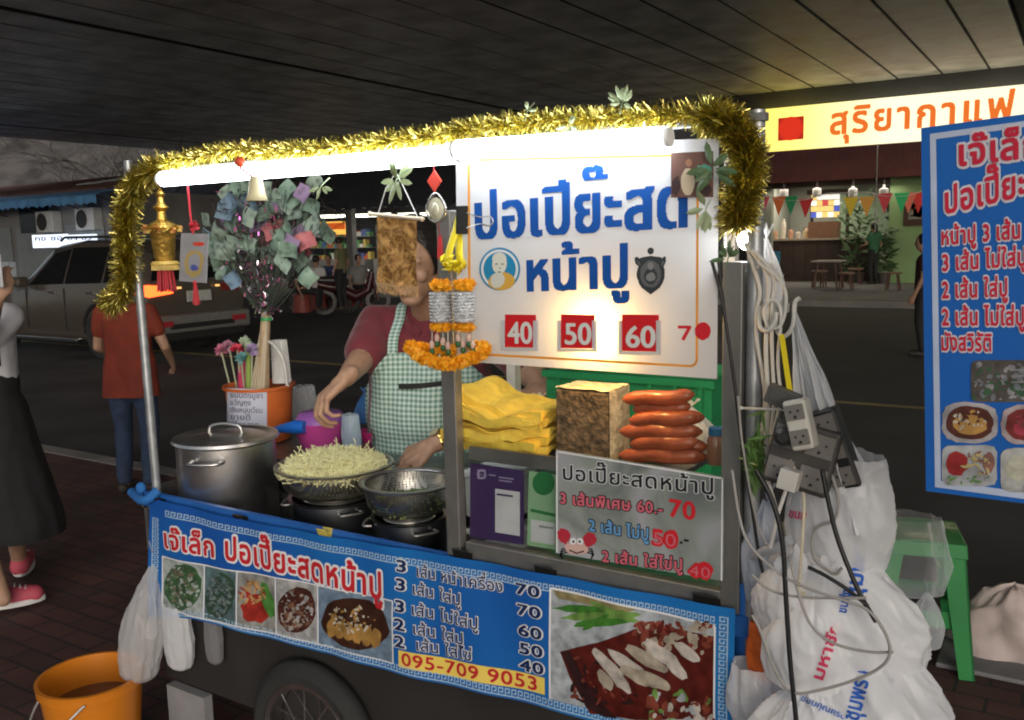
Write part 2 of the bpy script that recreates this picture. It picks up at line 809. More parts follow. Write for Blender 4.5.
def bare_tree(x, y, h, seed, label):
    rt = random.Random(seed)
    t = thing('bare_tree', label, 'tree', (x, y, 0), 'bare trees behind the low building')
    a, b = MB(), MB()

    def grow(mb, p, d, l, r, lv):
        q = [p]
        n = 5
        for i in range(n):
            d = (d + V((rt.gauss(0, .16), rt.gauss(0, .16), rt.gauss(.02, .1)))).normalized()
            q.append(q[-1] + d * l / n)
        mb.tube(q, [r * (1 - .55 * i / n) for i in range(n + 1)], 6 if lv < 2 else 4)
        if lv < 4:
            for _ in range(4 if lv else 6):
                k = rt.randint(2, n)
                dd = (d + V((rt.gauss(0, .8), rt.gauss(0, .8), rt.gauss(.1, .5)))).normalized()
                grow(b, q[k], dd, l * rt.uniform(.5, .75), r * .5, lv + 1)
    grow(a, V((x, y, -.1)), V((.05, 0, 1)), h * .5, h * .022, 0)
    a.build('trunk', bark, t, smooth=60)
    b.build('crown', twigm, t)


bare_tree(-26.5, 20.5, 8.5, 3, 'bare tree with a dark forked trunk rising at the right end of the blue awning')
bare_tree(-36, 27, 9.5, 5, 'bare grey tree standing behind the middle of the low brown roof')
bare_tree(-45, 28, 9.5, 8, 'pale bare tree behind the low roof at the far left edge')

# ---------------------------------------------------------------- low building with the blue awning
wallm = M('grey_plaster', (.2, .2, .2), .85, var=.2, vs=1)
brown_roof = M('rusty_roof', (.14, .085, .075), .8, var=.35, vs=1.2)
YB = 16.0
xr = P(112, 230, YB).x
b = thing('low_building', 'low grey shop building with a brown roof and rolled shutters at far left', 'building', (-29, YB, 0))
g = MB()
g.box((-40, YB, -.1), (xr, YB + 6, 3.15))
g.build('wall', wallm, b)
g = MB()
g.slab([(-40.5, YB - .2, 3.25), (xr + .2, YB - .2, 3.25), (xr + .2, YB + 4, 4.0), (-40.5, YB + 4, 4.0)], (0, -.2, 1), .08)
for i in range(80):
    xx = -40.4 + i * .21
    if xx < xr + .1:
        g.tube([(xx, YB - .2, 3.27), (xx, YB + 4, 4.02)], .03, 5)
g.build('roof', brown_roof, b)
g = MB()
for i in range(5):
    xx = xr - 1.4 + .3 * i
    g.slab([(xx - 1.6, YB + .9 + .3 * i, 3.52 + .06 * i), (xx - .4, YB + .9 + .3 * i, 3.52 + .06 * i), (xx - .3, YB + 1.25 + .3 * i, 3.6 + .06 * i), (xx - 1.5, YB + 1.25 + .3 * i, 3.6 + .06 * i)], (0, -.2, 1), .02)
g.build('roof_patch', M('white_roof_sheet', (.6, .6, .62), .6), b)
g = MB()
for i in range(3):
    x0, x1 = [(-33.2, -29.0), (-28.7, -26.4), (-26.0, xr - .3)][i]
    for j in range(22):
        g.box((x0, YB - .06, .05 + j * .1), (x1, YB - .02, .14 + j * .1))
g.build('shutter', M('shutter_metal', (.26, .28, .29), .6, metal=.3, var=.15, vs=3), b)
g = MB()
g.box((xr - 4.6, YB - .08, 2.05), (xr - 3.1, YB - .02, 2.85))
g.build('window', M('dark_window', (.02, .03, .05), .1), b)

aw = thing('blue_awning', 'blue scalloped awning along the front of the low grey building', 'awning', (-29, YB - .6, 2.9))
g = MB()


def awn(u, v):
    x = -40 + (P(106, 190, YB - 1).x + 40) * u
    if v < .7:
        return (x, YB - .02 - 1.3 * v / .7, 3.22 - .22 * v / .7)
    sc = .06 * abs(math.sin(u * 50 * PI / 1))
    return (x, YB - 1.34 - .03 * math.sin(u * 200), 3.0 - (.30 - sc) * (v - .7) / .3)


g.grid(awn, 400, 8)
g.build('canopy', M('blue_awning_cloth', (.1, .28, .55), .7, var=.2, vs=2), aw, solid=.012)
g = MB()
for i in range(8):
    xx = -38 + i * 2.2
    g.tube([(xx, YB - .02, 2.6), (xx, YB - 1.3, 2.97)], .02, 6)
g.build('bracket', bark, aw)


def ac_unit(px, py, label):
    c = P(px, py, YB - .32)
    t = thing('air_conditioner', label, 'air conditioner', (c.x, YB - .32, c.z - .3), 'outdoor air conditioner units on the low building')
    g = MB()
    g.box((c.x - .45, YB - .32, c.z - .32), (c.x + .45, YB - .02, c.z + .32))
    g.build('casing', M('ac_white', (.5, .5, .48), .6), t, bevel=.02)
    g = MB()
    q = Matrix.Rotation(PI / 2, 3, 'X')
    g.lathe((c.x - .1, YB - .325, c.z), [(.001, 0), (.24, 0), (.26, .02), (.24, .03)], 24, q)
    g.build('fan_grille', M('ac_dark', (.03, .03, .03), .7), t)


ac_unit(84, 219, 'outdoor air conditioner with a round fan, at the right below the blue awning')
ac_unit(44, 222, 'outdoor air conditioner mounted left of the one with the clear round fan')


def lit_board(x0, y0, x1, y1, Y, label, words, col=(.75, .85, 1), es=1.3):
    a, c = P(x0, y1, Y), P(x1, y0, Y)
    t = thing('lit_shop_sign', label, 'shop sign', (a.x, Y, a.z), 'lit signs under the blue awning')
    g = MB()
    g.box((a.x, Y, a.z), (c.x, Y + .12, c.z))
    g.build('light_box', M('sign_glow', (.8, .85, .9), .5, var=0, emit=col, es=es), t)
    g = MB()
    for i, s in enumerate(words):
        xx = a.x + (c.x - a.x) * (.08 + .5 * i)
        text(g, s, (xx, Y - .01, a.z + (c.z - a.z) * .55), (xx + (c.x - a.x) * .38, Y - .01, a.z + (c.z - a.z) * .55), (c.z - a.z) * .28)
    g.build('lettering', M('dark_blue_ink', (.03, .06, .2), .6, var=0), t)


lit_board(33, 234, 64, 248, YB - 1, 'left lit white sign with dark letters under the blue awning', ['กข', 'ชอ'])
lit_board(66, 234, 93, 247, YB - 1, 'right lit white sign with dark letters under the blue awning', ['อร', 'ยว'])
g = MB()
a = P(2, 268, YB - 2)
g.box((a.x, YB - 2.2, -.1), (P(16, 268, YB - 2).x, YB - 2, P(0, 262, YB - 2).z))
top(g, 'notice_board', M('pale_panel', (.5, .55, .62), .6), 'pale grey panel standing in front of the shutters at far left', 'panel')
skin_m = M('skin', (.42, .25, .17), .5, var=.1, vs=30, bump=.1, bs=200)
skin_far = M('skin_tan', (.36, .21, .14), .55, var=.06, vs=10)
hair_m = M('black_hair', (.015, .012, .011), .45, var=.3, vs=60, bump=.5, bs=90)


def hand(mb, wr, d, n, side, s=1.0, curl=(.5, .55, .6, .65), thumb=.5, spread=.06):
    """palm and five fingers: d = direction of the fingers, n = back of the hand, side = thumb towards d x n * side"""
    d, n = V(d).normalized(), V(n).normalized()
    n = (n - d * n.dot(d)).normalized()
    t = d.cross(n).normalized() * side
    L = .086 * s
    base = []
    for i in range(4):
        o = t * (.030 - .020 * i) * s
        k = wr + o * .6 + d * .012 * s
        b = wr + o + d * (L - abs(i - 1.2) * .004 * s) + n * (.004 - .003 * abs(i - 1.5)) * s
        mb.cap(k, b, .014 * s, .0105 * s, 10)
        base.append(b)
    mb.cap(wr - d * .02 * s, wr + d * .03 * s, .022 * s, .022 * s, 10)
    for i in range(4):
        ln = (.044, .049, .045, .035)[i] * s
        ang, p = 0, base[i]
        r = (.0092, .0095, .009, .008)[i] * s
        for k in range(3):
            ang += curl[i] * (.8, 1.15, .8)[k]
            dd = (d * math.cos(ang) - n * math.sin(ang) + t * spread * (1.5 - i) * (1 - .4 * k)).normalized()
            q = p + dd * ln * (1, .68, .5)[k]
            mb.cap(p, q, r * (1 - .08 * k), r * (.93 - .08 * k), 8)
            p = q
    a = wr + t * .022 * s + d * .015 * s
    q = a + (d * .75 + t * .6 - n * .35 * thumb).normalized() * .042 * s
    mb.cap(a, q, .0145 * s, .011 * s, 10)
    q2 = q + (d * 1 + t * (.35 - thumb * .5) - n * .5 * thumb).normalized() * .032 * s
    mb.cap(q, q2, .0105 * s, .0095 * s, 8)
    q3 = q2 + (d * 1 - t * .4 * thumb - n * .6 * thumb).normalized() * .024 * s
    mb.cap(q2, q3, .0095 * s, .0075 * s, 8)


def head(mb, c, fwd, s=1.0):
    """skull, jaw, nose, ears, brow; c = centre of the skull"""
    f = V(fwd).normalized()
    r = f.cross(V((0, 0, 1))).normalized()
    u = r.cross(f)
    rot = Matrix((r, f, u)).transposed()
    mb.ball(c, (.077 * s, .094 * s, .1 * s), rot=rot)
    mb.ball(c + f * .02 * s - u * .045 * s, (.064 * s, .07 * s, .075 * s), rot=rot)
    mb.ball(c + f * .055 * s - u * .098 * s, (.034 * s, .03 * s, .026 * s), rot=rot)
    mb.cap(c + f * .088 * s + u * .0 * s, c + f * .103 * s - u * .032 * s, .010 * s, .015 * s, 8)
    mb.ball(c + f * .086 * s - u * .07 * s, (.026 * s, .012 * s, .009 * s), rot=rot)
    for q in (-1, 1):
        mb.ball(c + r * q * .078 * s - u * .015 * s - f * .005 * s, (.012 * s, .022 * s, .033 * s), 8, 6, rot=rot)
        mb.ball(c + r * q * .042 * s + f * .062 * s - u * .03 * s, (.024 * s, .02 * s, .02 * s), 8, 6, rot=rot)
        mb.cap(c + r * q * .018 * s + f * .084 * s + u * .018 * s, c + r * q * .05 * s + f * .07 * s + u * .018 * s, .009 * s, .008 * s, 8)
    return rot


def hair_cap(mb, c, rot, s=1.0, length=0):
    mb.ball(c + rot @ V((0, -.012, .018)) * s, (.088 * s, .1 * s, .1 * s))
    if length:
        mb.cap(c + rot @ V((0, -.06, 0)) * s, c + rot @ V((0, -.08, -length)) * s, .075 * s, .05 * s)


def folds(p, n):
    k = noise.noise(V((p.x * 9, p.y * 9, p.z * 5))) + .5 * noise.noise(V((p.x * 24, p.y * 24, p.z * 12)))
    return p + n * .007 * k


def person(label, loc, yaw, H=1.68, shirt=None, pants=None, hair=hair_m, skin=skin_far, arms=None, group=None, seated=False,
           look=None, skirt=0, sleeve=.55, shoes=None, vox=.016, long_hair=0, lean=0, stride=0, shirt_name='shirt', pants_name='trousers', name='person', hem=.86):
    s = H / 1.7
    T = Matrix.Translation(V(loc)) @ Matrix.Rotation(yaw, 4, 'Z') @ Matrix.Scale(s, 4)
    t = thing(name, label, 'person', loc, group)
    hz = .5 if seated else .92
    dz = hz - .92

    def W(p):
        return T @ V(p)
    ly = lean

    def J(x, y, z):
        return W((x, y + ly * max(0, z - hz) / .5, z))
    neck, hc = J(0, .0, 1.44 + dz), J(0, .03, 1.585 + dz)
    B, S_, Pn, Hh, Sh = MB(), MB(), MB(), MB(), MB()
    fwd = (T.to_3x3() @ V(look if look else (0, 1, -.05))).normalized()
    rot = head(B, hc, fwd, s)
    hair_cap(Hh, hc, rot, s, long_hair)
    B.cap(J(0, -.01, 1.4 + dz), hc - V((0, 0, .06 * s)), .052 * s, .05 * s)
    for mb, gr in ((B, -.012), (S_, .0)):
        for k in (-1, 1):
            mb.cap(J(k * .07, 0, 1.0 + dz), J(k * .085, 0, 1.3 + dz), (.1 + gr) * s, (.098 + gr) * s)
            mb.cap(J(0, 0, 1.38 + dz), J(k * .155, -.005, 1.36 + dz), (.06 + gr) * s, (.062 + gr) * s)
        mb.cap(J(0, 0, .93 + dz), J(0, 0, 1.3 + dz), (.125 + gr) * s, (.115 + gr) * s)
    if hem < .86:
        for k in (-1, 1):
            S_.cap(J(k * .07, 0, hem - .1 + dz), J(k * .075, 0, 1.0 + dz), .15 * s, .115 * s)
    for k, nm in ((-1, 'L'), (1, 'R')):
        sh = J(k * .18, -.01, 1.36 + dz)
        e, wv = (arms or {}).get(nm, ((k * .25, -.03, 1.09 + dz), (k * .24, .06, .85 + dz)))
        e, wv = J(*e), J(*wv)
        B.cap(sh, e, .045 * s, .037 * s)
        B.cap(e, wv, .037 * s, .025 * s)
        hd = (wv - e).normalized()
        hn = (V((k * 1.0, 0, .3)) if abs(hd.z) > .5 else V((0, 0, 1)))
        hand(B, wv, hd, T.to_3x3() @ hn, -k if abs(hd.z) > .5 else k, s, (.35, .4, .45, .5))
        S_.cap(sh, sh.lerp(e, sleeve), .062 * s, .058 * s)
        if sleeve >= 1:
            S_.cap(e, e.lerp(wv, .9), .05 * s, .038 * s)
        if seated:
            hip, kn, an = J(k * .09, 0, .5), W((k * .12, .43, .47)), W((k * .12, .4, .08))
        else:
            st = stride * k
            hip, kn, an = J(k * .09, 0, .9), W((k * .1, .03 + st * .5, .49)), W((k * .1, -.02 + st, .08))
        B.cap(hip, kn, .075 * s, .052 * s)
        B.cap(kn, an, .05 * s, .036 * s)
        toe = an + (T.to_3x3() @ V((0, .14, -.035)))
        Sh.cap(an + (T.to_3x3() @ V((0, -.03, -.035))), toe, .04 * s, .034 * s)
        if not skirt:
            Pn.cap(hip, kn, .1 * s, .072 * s)
            Pn.cap(kn, an + V((0, 0, .03)), .07 * s, .058 * s)
    if skirt:
        Pn.cap(J(0, 0, .98), J(0, 0, .9), .14 * s, .16 * s)
        Pn.cap(W((-.06, 0, .85)), W((-.1, -.01, skirt + .1)), .15 * s, .17 * s)
        Pn.cap(W((.06, 0, .85)), W((.1, .01, skirt + .1)), .15 * s, .17 * s)
    else:
        Pn.cap(J(-.05, 0, .95 + dz), J(.05, 0, .95 + dz), .108 * s, .108 * s)
    blob('body', B, skin, t, vox * .7, 3)
    blob('hair', Hh, hair, t, vox * .7, 2, cut=[(hc + fwd * .045 * s, fwd)] if not long_hair else [(hc + fwd * .05 * s, fwd)])
    blob(shirt_name, S_, shirt, t, vox, 5, cut=[(W((0, 0, hem + dz)), (0, 0, -1)), (neck + V((0, 0, -.005)), (0, 0, 1))], disp=folds if vox < .015 else None)
    blob(pants_name, Pn, pants, t, vox, 5, disp=folds if vox < .015 else None, cut=[(W((0, 0, skirt if skirt else .05)), (0, 0, -1)), (W((0, 0, .96 + dz)), (0, 0, 1))])
    q = blob('shoes', Sh, shoes or M('dark_shoes', (.04, .035, .03), .6), t, vox * .7, 2, cut=[(V(loc) + V((0, 0, .004)), (0, 0, -1))])
    return t
# ---------------------------------------------------------------- cafe across the road
YC = 28.0
darkw = M('dark_brown_wood', (.05, .032, .025), .6, var=.3, vs=3)
greenw = M('sage_green_wall', (.22, .34, .16), .8, var=.1, vs=1.2)
redawn = M('maroon_corrugated', (.12, .035, .03), .7, var=.2, vs=2)


def band(mb, x0, y0, x1, y1, Y, t=.1, m=None):
    a, c = P(x0, y1, Y), P(x1, y0, Y)
    mb.box((a.x, Y, a.z), (c.x, Y + t, c.z), m)


xa, xb = P(758, 250, YC).x, 6.0
xg = P(888, 250, YC).x
xo0, xo1 = P(771, 230, YC).x, xg
z0 = .02
zt, zh = P(830, 186, YC).z, P(830, 150, YC).z
cafe = thing('cafe_building', 'open fronted cafe with a sage green wall and maroon canopy across the road', 'building', (-7, YC, 0))
g = MB()
g.box((xg, YC, z0), (xb, YC + .25, zh + .6))
g.build('side_wall', greenw, cafe)
g = MB()
g.box((xa, YC, z0), (xo0, YC + .25, zt))
g.build('corner_pillar', M('grey_green_paint', (.2, .22, .18), .8), cafe)
g = MB()
g.box((xa - .2, YC, zt), (xg, YC + .25, zh + 1.2))
g.build('header', darkw, cafe)
g = MB()
g.box((xa, YC + 3.6, z0), (xg + .3, YC + 3.8, zh))
g.box((xa - .15, YC + .25, z0), (xa, YC + 3.8, zh))
g.build('back_wall', M('cafe_grey_wall', (.24, .25, .22), .8, var=.12, vs=1), cafe)
g = MB()
g.box((xa, YC + .25, zt + .25), (xg + .3, YC + 3.6, zt + .4))
g.build('inner_ceiling', M('cafe_ceiling', (.3, .3, .28), .8), cafe)
g = MB()
n = 120
for i in range(n):
    u = i / n
    x = xa - .3 + (xb - xa + .3) * u
    w2 = (xb - xa + .3) / n
    g.slab([(x, YC - .9, zt + .12), (x + w2 * .6, YC - .9, zt + .12), (x + w2 * .6, YC, zh + .15), (x, YC, zh + .15)], (0, -1, .6), .03)
    g.slab([(x + w2 * .6, YC - .88, zt + .13), (x + w2, YC - .88, zt + .13), (x + w2, YC + .02, zh + .16), (x + w2 * .6, YC + .02, zh + .16)], (0, -1, .6), .03)
g.build('canopy', redawn, cafe)
g = MB()
for px in (784, 817, 853, 884):
    p = P(px, 188, YC - .3)
    g.lathe((p.x, YC - .3, p.z - .25), [(.13, 0), (.13, .22), (.04, .26), (.02, .5)], 12)
    g.build('spot_lamp', M('lamp_grey', (.3, .3, .3), .5), cafe)
    g = MB()
# counter
ct = thing('cafe_counter', 'long dark wooden service counter inside the cafe', 'counter', (P(820, 270, YC + .8).x, YC + .8, z0))
g = MB()
a, c = P(766, 268, YC + .6), P(876, 237, YC + .6)
g.box((a.x, YC + .6, z0), (c.x, YC + 1.3, c.z - .06))
for i in range(9):
    xx = a.x + .15 + i * .36
    g.box((xx, YC + .585, .15), (xx + .3, YC + .6, c.z - .15))
g.build('counter_front', darkw, ct, bevel=.01)
g = MB()
g.box((a.x - .05, YC + .5, c.z - .06), (c.x + .05, YC + 1.35, c.z))
g.build('counter_top', M('pale_counter_top', (.42, .36, .28), .4), ct)
zc = c.z
cols = [(.75, .7, .6), (.7, .45, .3), (.8, .75, .65), (.55, .3, .2), (.6, .55, .5), (.75, .6, .35), (.45, .3, .25), (.8, .8, .75)]
hues = ['cream', 'tan', 'ivory', 'brown', 'stone', 'golden', 'chestnut', 'white']
for i in range(8):
    px = 768 + i * 7.5
    p = P(px, 236, YC + .85)
    h = (.3, .26, .62, .3, .22, .28, .2, .24)[i]
    g = MB()
    g.lathe((p.x, YC + .85, zc), [(.001, 0), (.075, 0), (.085, h * .6), (.08, h * .8), (.05, h * .86), (.05, h), (.001, h)], 10)
    top(g, 'counter_jar', M('jar_%s' % hues[i], cols[i], .4), 'small %s jar on the cafe counter, number %s from its left end' % (hues[i], ['one', 'two', 'three', 'four', 'five', 'six', 'seven', 'eight'][i]), 'jar', group='jars on the cafe counter', smooth=50)
# drinks machine with lit menu
dm = thing('drink_kiosk', 'lit drinks display with a small dark roof on the cafe counter', 'display', P(824, 236, YC + .7))
g = MB()
a, c = P(808, 234, YC + .6), P(838, 193, YC + .6)
g.box((a.x, YC + .6, zc), (c.x, YC + 1.1, zc + .5))
g.build('case', M('kiosk_brown', (.25, .13, .08), .5), dm)
g = MB()
g.box((a.x - .05, YC + .55, c.z - .02), (c.x + .3, YC + 1.2, c.z + .12))
g.box((a.x - .02, YC + .9, zc + .5), (a.x + .06, YC + 1.0, c.z))
g.box((c.x + .18, YC + .9, zc), (c.x + .26, YC + 1.0, c.z))
g.build('roof', darkw, dm)
g = MB()
rq = random.Random(5)
zz = zc + .62
pal = [M('menu_white', (.9, .9, .85), .5, var=0, emit=(1, .97, .85), es=.85), M('menu_red', (.7, .1, .1), .5, var=0, emit=(.9, .1, .1), es=.5),
       M('menu_blue', (.1, .15, .6), .5, var=0, emit=(.1, .15, .8), es=.5), M('menu_yellow', (.9, .7, .3), .5, var=0, emit=(1, .7, .2), es=.7)]
for r_ in range(4):
    for q in range(5):
        xx = a.x + (c.x - a.x) * q / 5
        hgt = (c.z - zz) / 4
        g.box((xx + .01, YC + .85, zz + r_ * hgt + .01), (xx + (c.x - a.x) / 5 - .01, YC + .9, zz + (r_ + 1) * hgt - .01), rq.choice([0, 0, 0, 1, 2, 3, 3]))
g.build('menu_panel', pal, dm)
lamp('cafe_lamp', 'AREA', (P(815, 190, YC + 1.2).x, YC + 1.5, zt + .2), 110, (1, .9, .72), 2.2, (0, 0, 0), 1.0)
lamp('terrace_lamp', 'AREA', (P(830, 180, YC).x, YC - .35, zt - .05), 32, (1, .86, .7), 4, (0, 0, 0), .3)
# leafy wall panel
g = MB()
band(g, 838, 192, 887, 240, YC + 3.3, .05, 0)
for i in range(70):
    p = P(838 + 49 * R.random(), 194 + 44 * R.random(), YC + 3.25)
    an = R.random() * PI
    l = .25 + .3 * R.random()
    dx, dz2 = math.cos(an) * l, math.sin(an) * l
    g.add([(p.x - dx, p.y - .02, p.z - dz2), (p.x - dz2 * .25, p.y - .03, p.z + dx * .25), (p.x + dx, p.y - .02, p.z + dz2), (p.x + dz2 * .25, p.y - .03, p.z - dx * .25)], [(0, 1, 2, 3)], 1)
top(g, 'wall_panel', [M('panel_white', (.55, .58, .52), .7), M('panel_leaf', (.16, .22, .15), .7)], 'white wall panel painted with grey green leaves behind the cafe counter', 'wall panel')


def leafy(x, y, z, h, rad, label, name='potted_plant', seed=1):
    rp = random.Random(seed)
    t = thing(name, label, 'plant', (x, y, z))
    g = MB()
    g.lathe((x, y, z), [(.001, 0), (.14, 0), (.19, .3), (.17, .3), (.16, .26), (.001, .25)], 14)
    g.build('pot', M('dark_pot', (.07, .06, .06), .7), t, smooth=40)
    g = MB()
    for i in range(150):
        a, b = rp.random() * 2 * PI, rp.random()
        c = V((x, y, z + .35)) + V((math.cos(a) * rad * b, math.sin(a) * rad * b, rp.random() * h))
        d = V((math.cos(a), math.sin(a), rp.uniform(-.5, .9))).normalized() * rp.uniform(.1, .22)
        s = d.orthogonal().normalized() * d.length * .3
        g.add([c - d, c + s, c + d, c - s], [(0, 1, 2, 3)])
    g.build('foliage', M('plant_leaf', (.07, .13, .05), .5, var=.4, vs=6), t)
    return t


p = PZ(857, 268, .02)
leafy(P(858, 265, YC - .1).x, YC - .1, .02, 1.9, .55, 'tall leafy plant in a dark pot at the right end of the counter', seed=2)
leafy(P(884, 262, YC - .2).x, YC - .2, .02, 1.2, .3, 'slim leafy plant in a dark pot against the green pillar', seed=3)
# poster
g = MB()
band(g, 903, 192, 926, 226, YC - .05, .05, 0)
for i in range(14):
    a = P(905 + 16 * R.random(), 196 + 26 * R.random(), YC - .06)
    g.box((a.x, YC - .06, a.z), (a.x + .3 * R.random() + .05, YC - .052, a.z + .25 * R.random()), 1 + i % 2)
top(g, 'wall_poster', [M('poster_dark', (.06, .03, .025), .5), M('poster_rust', (.35, .12, .06), .5), M('poster_grey', (.2, .2, .18), .5)], 'dark rust coloured poster on the green cafe wall', 'poster')
# pennants
pts = [P(745 + i * 20.2, 197 + (5 if i % 5 in (2, 3) else 0) - .8 * i, YC - 1.6) for i in range(10)]
g = MB()
g.tube(spline(pts, 4), .012, 4)
pcol = [('pink', (.8, .12, .25)), ('orange', (.8, .2, .08)), ('green', (.03, .3, .15)), ('red', (.6, .04, .06)), ('yellow', (.75, .55, .06)), ('amber', (.7, .35, .08)), ('crimson', (.6, .06, .1)), ('emerald', (.04, .5, .2)), ('coral', (.8, .2, .15)), ('scarlet', (.7, .05, .05))]
bt = thing('pennant_string', 'string of coloured triangular pennants across the cafe front', 'bunting', pts[0])
g.build('cord', M('cord_white', (.6, .6, .6), .8), bt)
for i, px in enumerate((763, 779, 791, 806, 851, 867, 885, 902, 909, 919)):
    c = P(px, 197 + (3 if 800 < px < 880 else 0) - (px - 760) * .03, YC - 1.6)
    g = MB()
    w2 = .2
    g.slab([(c.x - w2, c.y, c.z), (c.x, c.y - .03, c.z - .55), (c.x + w2, c.y, c.z)], (0, -1, 0), .01)
    g.build('pennant', M('pennant_' + pcol[i][0], pcol[i][1], .7, var=.05), bt, label=pcol[i][0] + ' triangular pennant')
# lit sign
YS = 24.0
a, c = P(757, 152, YS), P(757, 110, YS)
b2 = P(1024, 83, YS)
xs0, xs1, zs0, zs1 = a.x, 3.2, a.z, c.z
sg = thing('cafe_sign', 'long glowing yellow white sign with orange Thai letters above the cafe', 'sign', (xs0, YS, zs0))


def glow_mat():
    m = M('cafe_sign_face', (.9, .85, .6), .4, var=0, emit=(1, .93, .55), es=1.25)
    N, L = m.node_tree.nodes, m.node_tree.links
    tc = N.new('ShaderNodeTexCoord')
    sx = N.new('ShaderNodeSeparateXYZ')
    L.new(tc.outputs['Generated'], sx.inputs['Vector'])
    rp = N.new('ShaderNodeValToRGB')
    e = rp.color_ramp.elements
    e[0].position, e[0].color = 0, (1, .78, .12, 1)
    e[1].position, e[1].color = .3, (1, .93, .62, 1)
    e.new(.1).color = (1, .84, .2, 1)
    L.new(sx.outputs['X'], rp.inputs['Fac'])
    L.new(rp.outputs['Color'], N['Principled BSDF'].inputs['Emission Color'])
    return m


g = MB()
g.box((xs0, YS, zs0), (xs1, YS + .22, zs1))
g.build('light_box', glow_mat(), sg)
g = MB()
q0, q1 = P(778, 141, YS), P(804, 116, YS)
g.box((q0.x, YS - .012, q0.z), (q1.x, YS - .002, q1.z))
g.build('emblem', M('sign_dark_red', (.5, .03, .02), .5, var=0, emit=(.7, .04, .02), es=.55), sg)
g = MB()
cc = (q0 + q1) / 2
qq = Matrix.Rotation(PI / 2, 3, 'X')
g.lathe((cc.x, YS - .014, cc.z), [(.001, 0), (.3, 0), (.3, .004)], 32, qq)
g.build('emblem_disc', M('sign_red', (.7, .03, .02), .5, var=0, emit=(1, .05, .02), es=.65), sg)
g = MB()
text(g, 'สุริยากาแฟ', P(829, 134.5, YS), P(1018, 119, YS), .5, bold=(.035, .03), lift=V((0, -.008, 0)), track=.1, body=.56)
g.build('lettering', M('sign_orange', (.8, .2, .03), .5, var=0, emit=(1, .2, .03), es=.75), sg)
g = MB()
p = P(877, 166, YS + .1)
g.tube([(p.x, YS + .1, zs0), (p.x, YS + .1, P(877, 232, YS + .1).z)], .015, 6)
top(g, 'hanging_wire', M('wire_grey', (.35, .35, .33), .5), 'thin grey wire hanging straight down below the cafe sign', 'wire')

# table and stools on the terrace
woodd = M('stool_wood', (.1, .05, .035), .5, var=.2, vs=6)


def terrace_table(px, py, wpx, label):
    c = PZ(px, py, .75)
    s = wpx * (c - CAM).dot(_fw) / F_PX
    t = thing('cafe_table', label, 'table', (c.x, c.y, .02))
    g = MB()
    g.box((c.x - s / 2, c.y - .45, .73), (c.x + s / 2, c.y + .45, .77))
    g.build('table_top', M('table_top_grey', (.35, .33, .3), .35), t, bevel=.01)
    for sx in (-1, 1):
        for sy in (-1, 1):
            g = MB()
            g.tube([(c.x + sx * s * .42, c.y + sy * .38, .02), (c.x + sx * s * .3, c.y + sy * .3, .73)], .025, 8)
            g.build('leg', woodd, t)


def stool_wood(px, py, label):
    c = PZ(px, py, .02)
    t = thing('wooden_stool', label, 'stool', c, 'wooden stools in front of the cafe')
    g = MB()
    g.lathe((c.x, c.y, .43), [(.001, 0), (.2, 0), (.22, .02), (.2, .05), (.001, .05)], 20)
    g.build('seat', M('stool_seat', (.2, .12, .08), .4), t, smooth=40)
    for k in range(4):
        a = PI / 4 + k * PI / 2
        g = MB()
        g.tube([(c.x + .22 * math.cos(a), c.y + .22 * math.sin(a), .02), (c.x + .14 * math.cos(a), c.y + .14 * math.sin(a), .43)], .022, 7)
        g.build('leg', woodd, t)


terrace_table(829, 261, 27, 'grey topped cafe table with splayed legs on the terrace')
stool_wood(819, 287, 'wooden stool below the left end of the terrace table')
stool_wood(846, 290, 'wooden stool in front of the right end of the terrace table')
stool_wood(855, 284, 'wooden stool tucked behind another at the terrace table')
stool_wood(893, 290, 'wooden stool standing alone below the green wall')
g = MB()
a = P(761, 262, 24)
for z in (.42, .8):
    g.box((a.x, a.y, z - .04), (a.x + .5, a.y + .45 if z < .5 else a.y + .06, z + (.0 if z < .5 else .25)))
for sx in (0, 1):
    for sy in (0, 1):
        g.tube([(a.x + .03 + sx * .44, a.y + .03 + sy * .38, .02), (a.x + .03 + sx * .44, a.y + .03 + sy * .38, .42)], .02, 6)
    g.tube([(a.x + .03 + sx * .44, a.y + .03, .4), (a.x + .03 + sx * .44, a.y + .03, .9)], .018, 6)
top(g, 'blue_chair', M('blue_plastic', (.05, .25, .4), .5), 'blue plastic chair on the far pavement beside the cart post', 'chair')

blackc = M('black_cloth', (.018, .018, .02), .85)
person('customer in a dark green top and black trousers standing at the cafe counter', (P(873, 275, YC - .6).x, YC - .6, .02), math.radians(60), 1.75,
       M('bottle_green_shirt', (.03, .12, .06), .8), blackc, vox=.03, arms={'L': ((-.23, .08, 1.1), (-.12, .32, 1.05))}, long_hair=.15)
person('barista in a grey shirt leaning over the cafe counter', (P(805, 262, YC + 2.0).x, YC + 2.0, .02), math.radians(200), 1.68,
       M('grey_shirt', (.16, .17, .17), .8), blackc, vox=.03, lean=.06)
person('passer-by in dark clothes half hidden behind the blue board', (PZ(921, 356, -.12).x, PZ(921, 356, -.12).y, -.12), math.radians(95), 1.62,
       M('maroon_dark_shirt', (.06, .025, .025), .85), blackc, vox=.02, arms={'L': ((-.24, .0, 1.1), (-.22, .1, .86))})

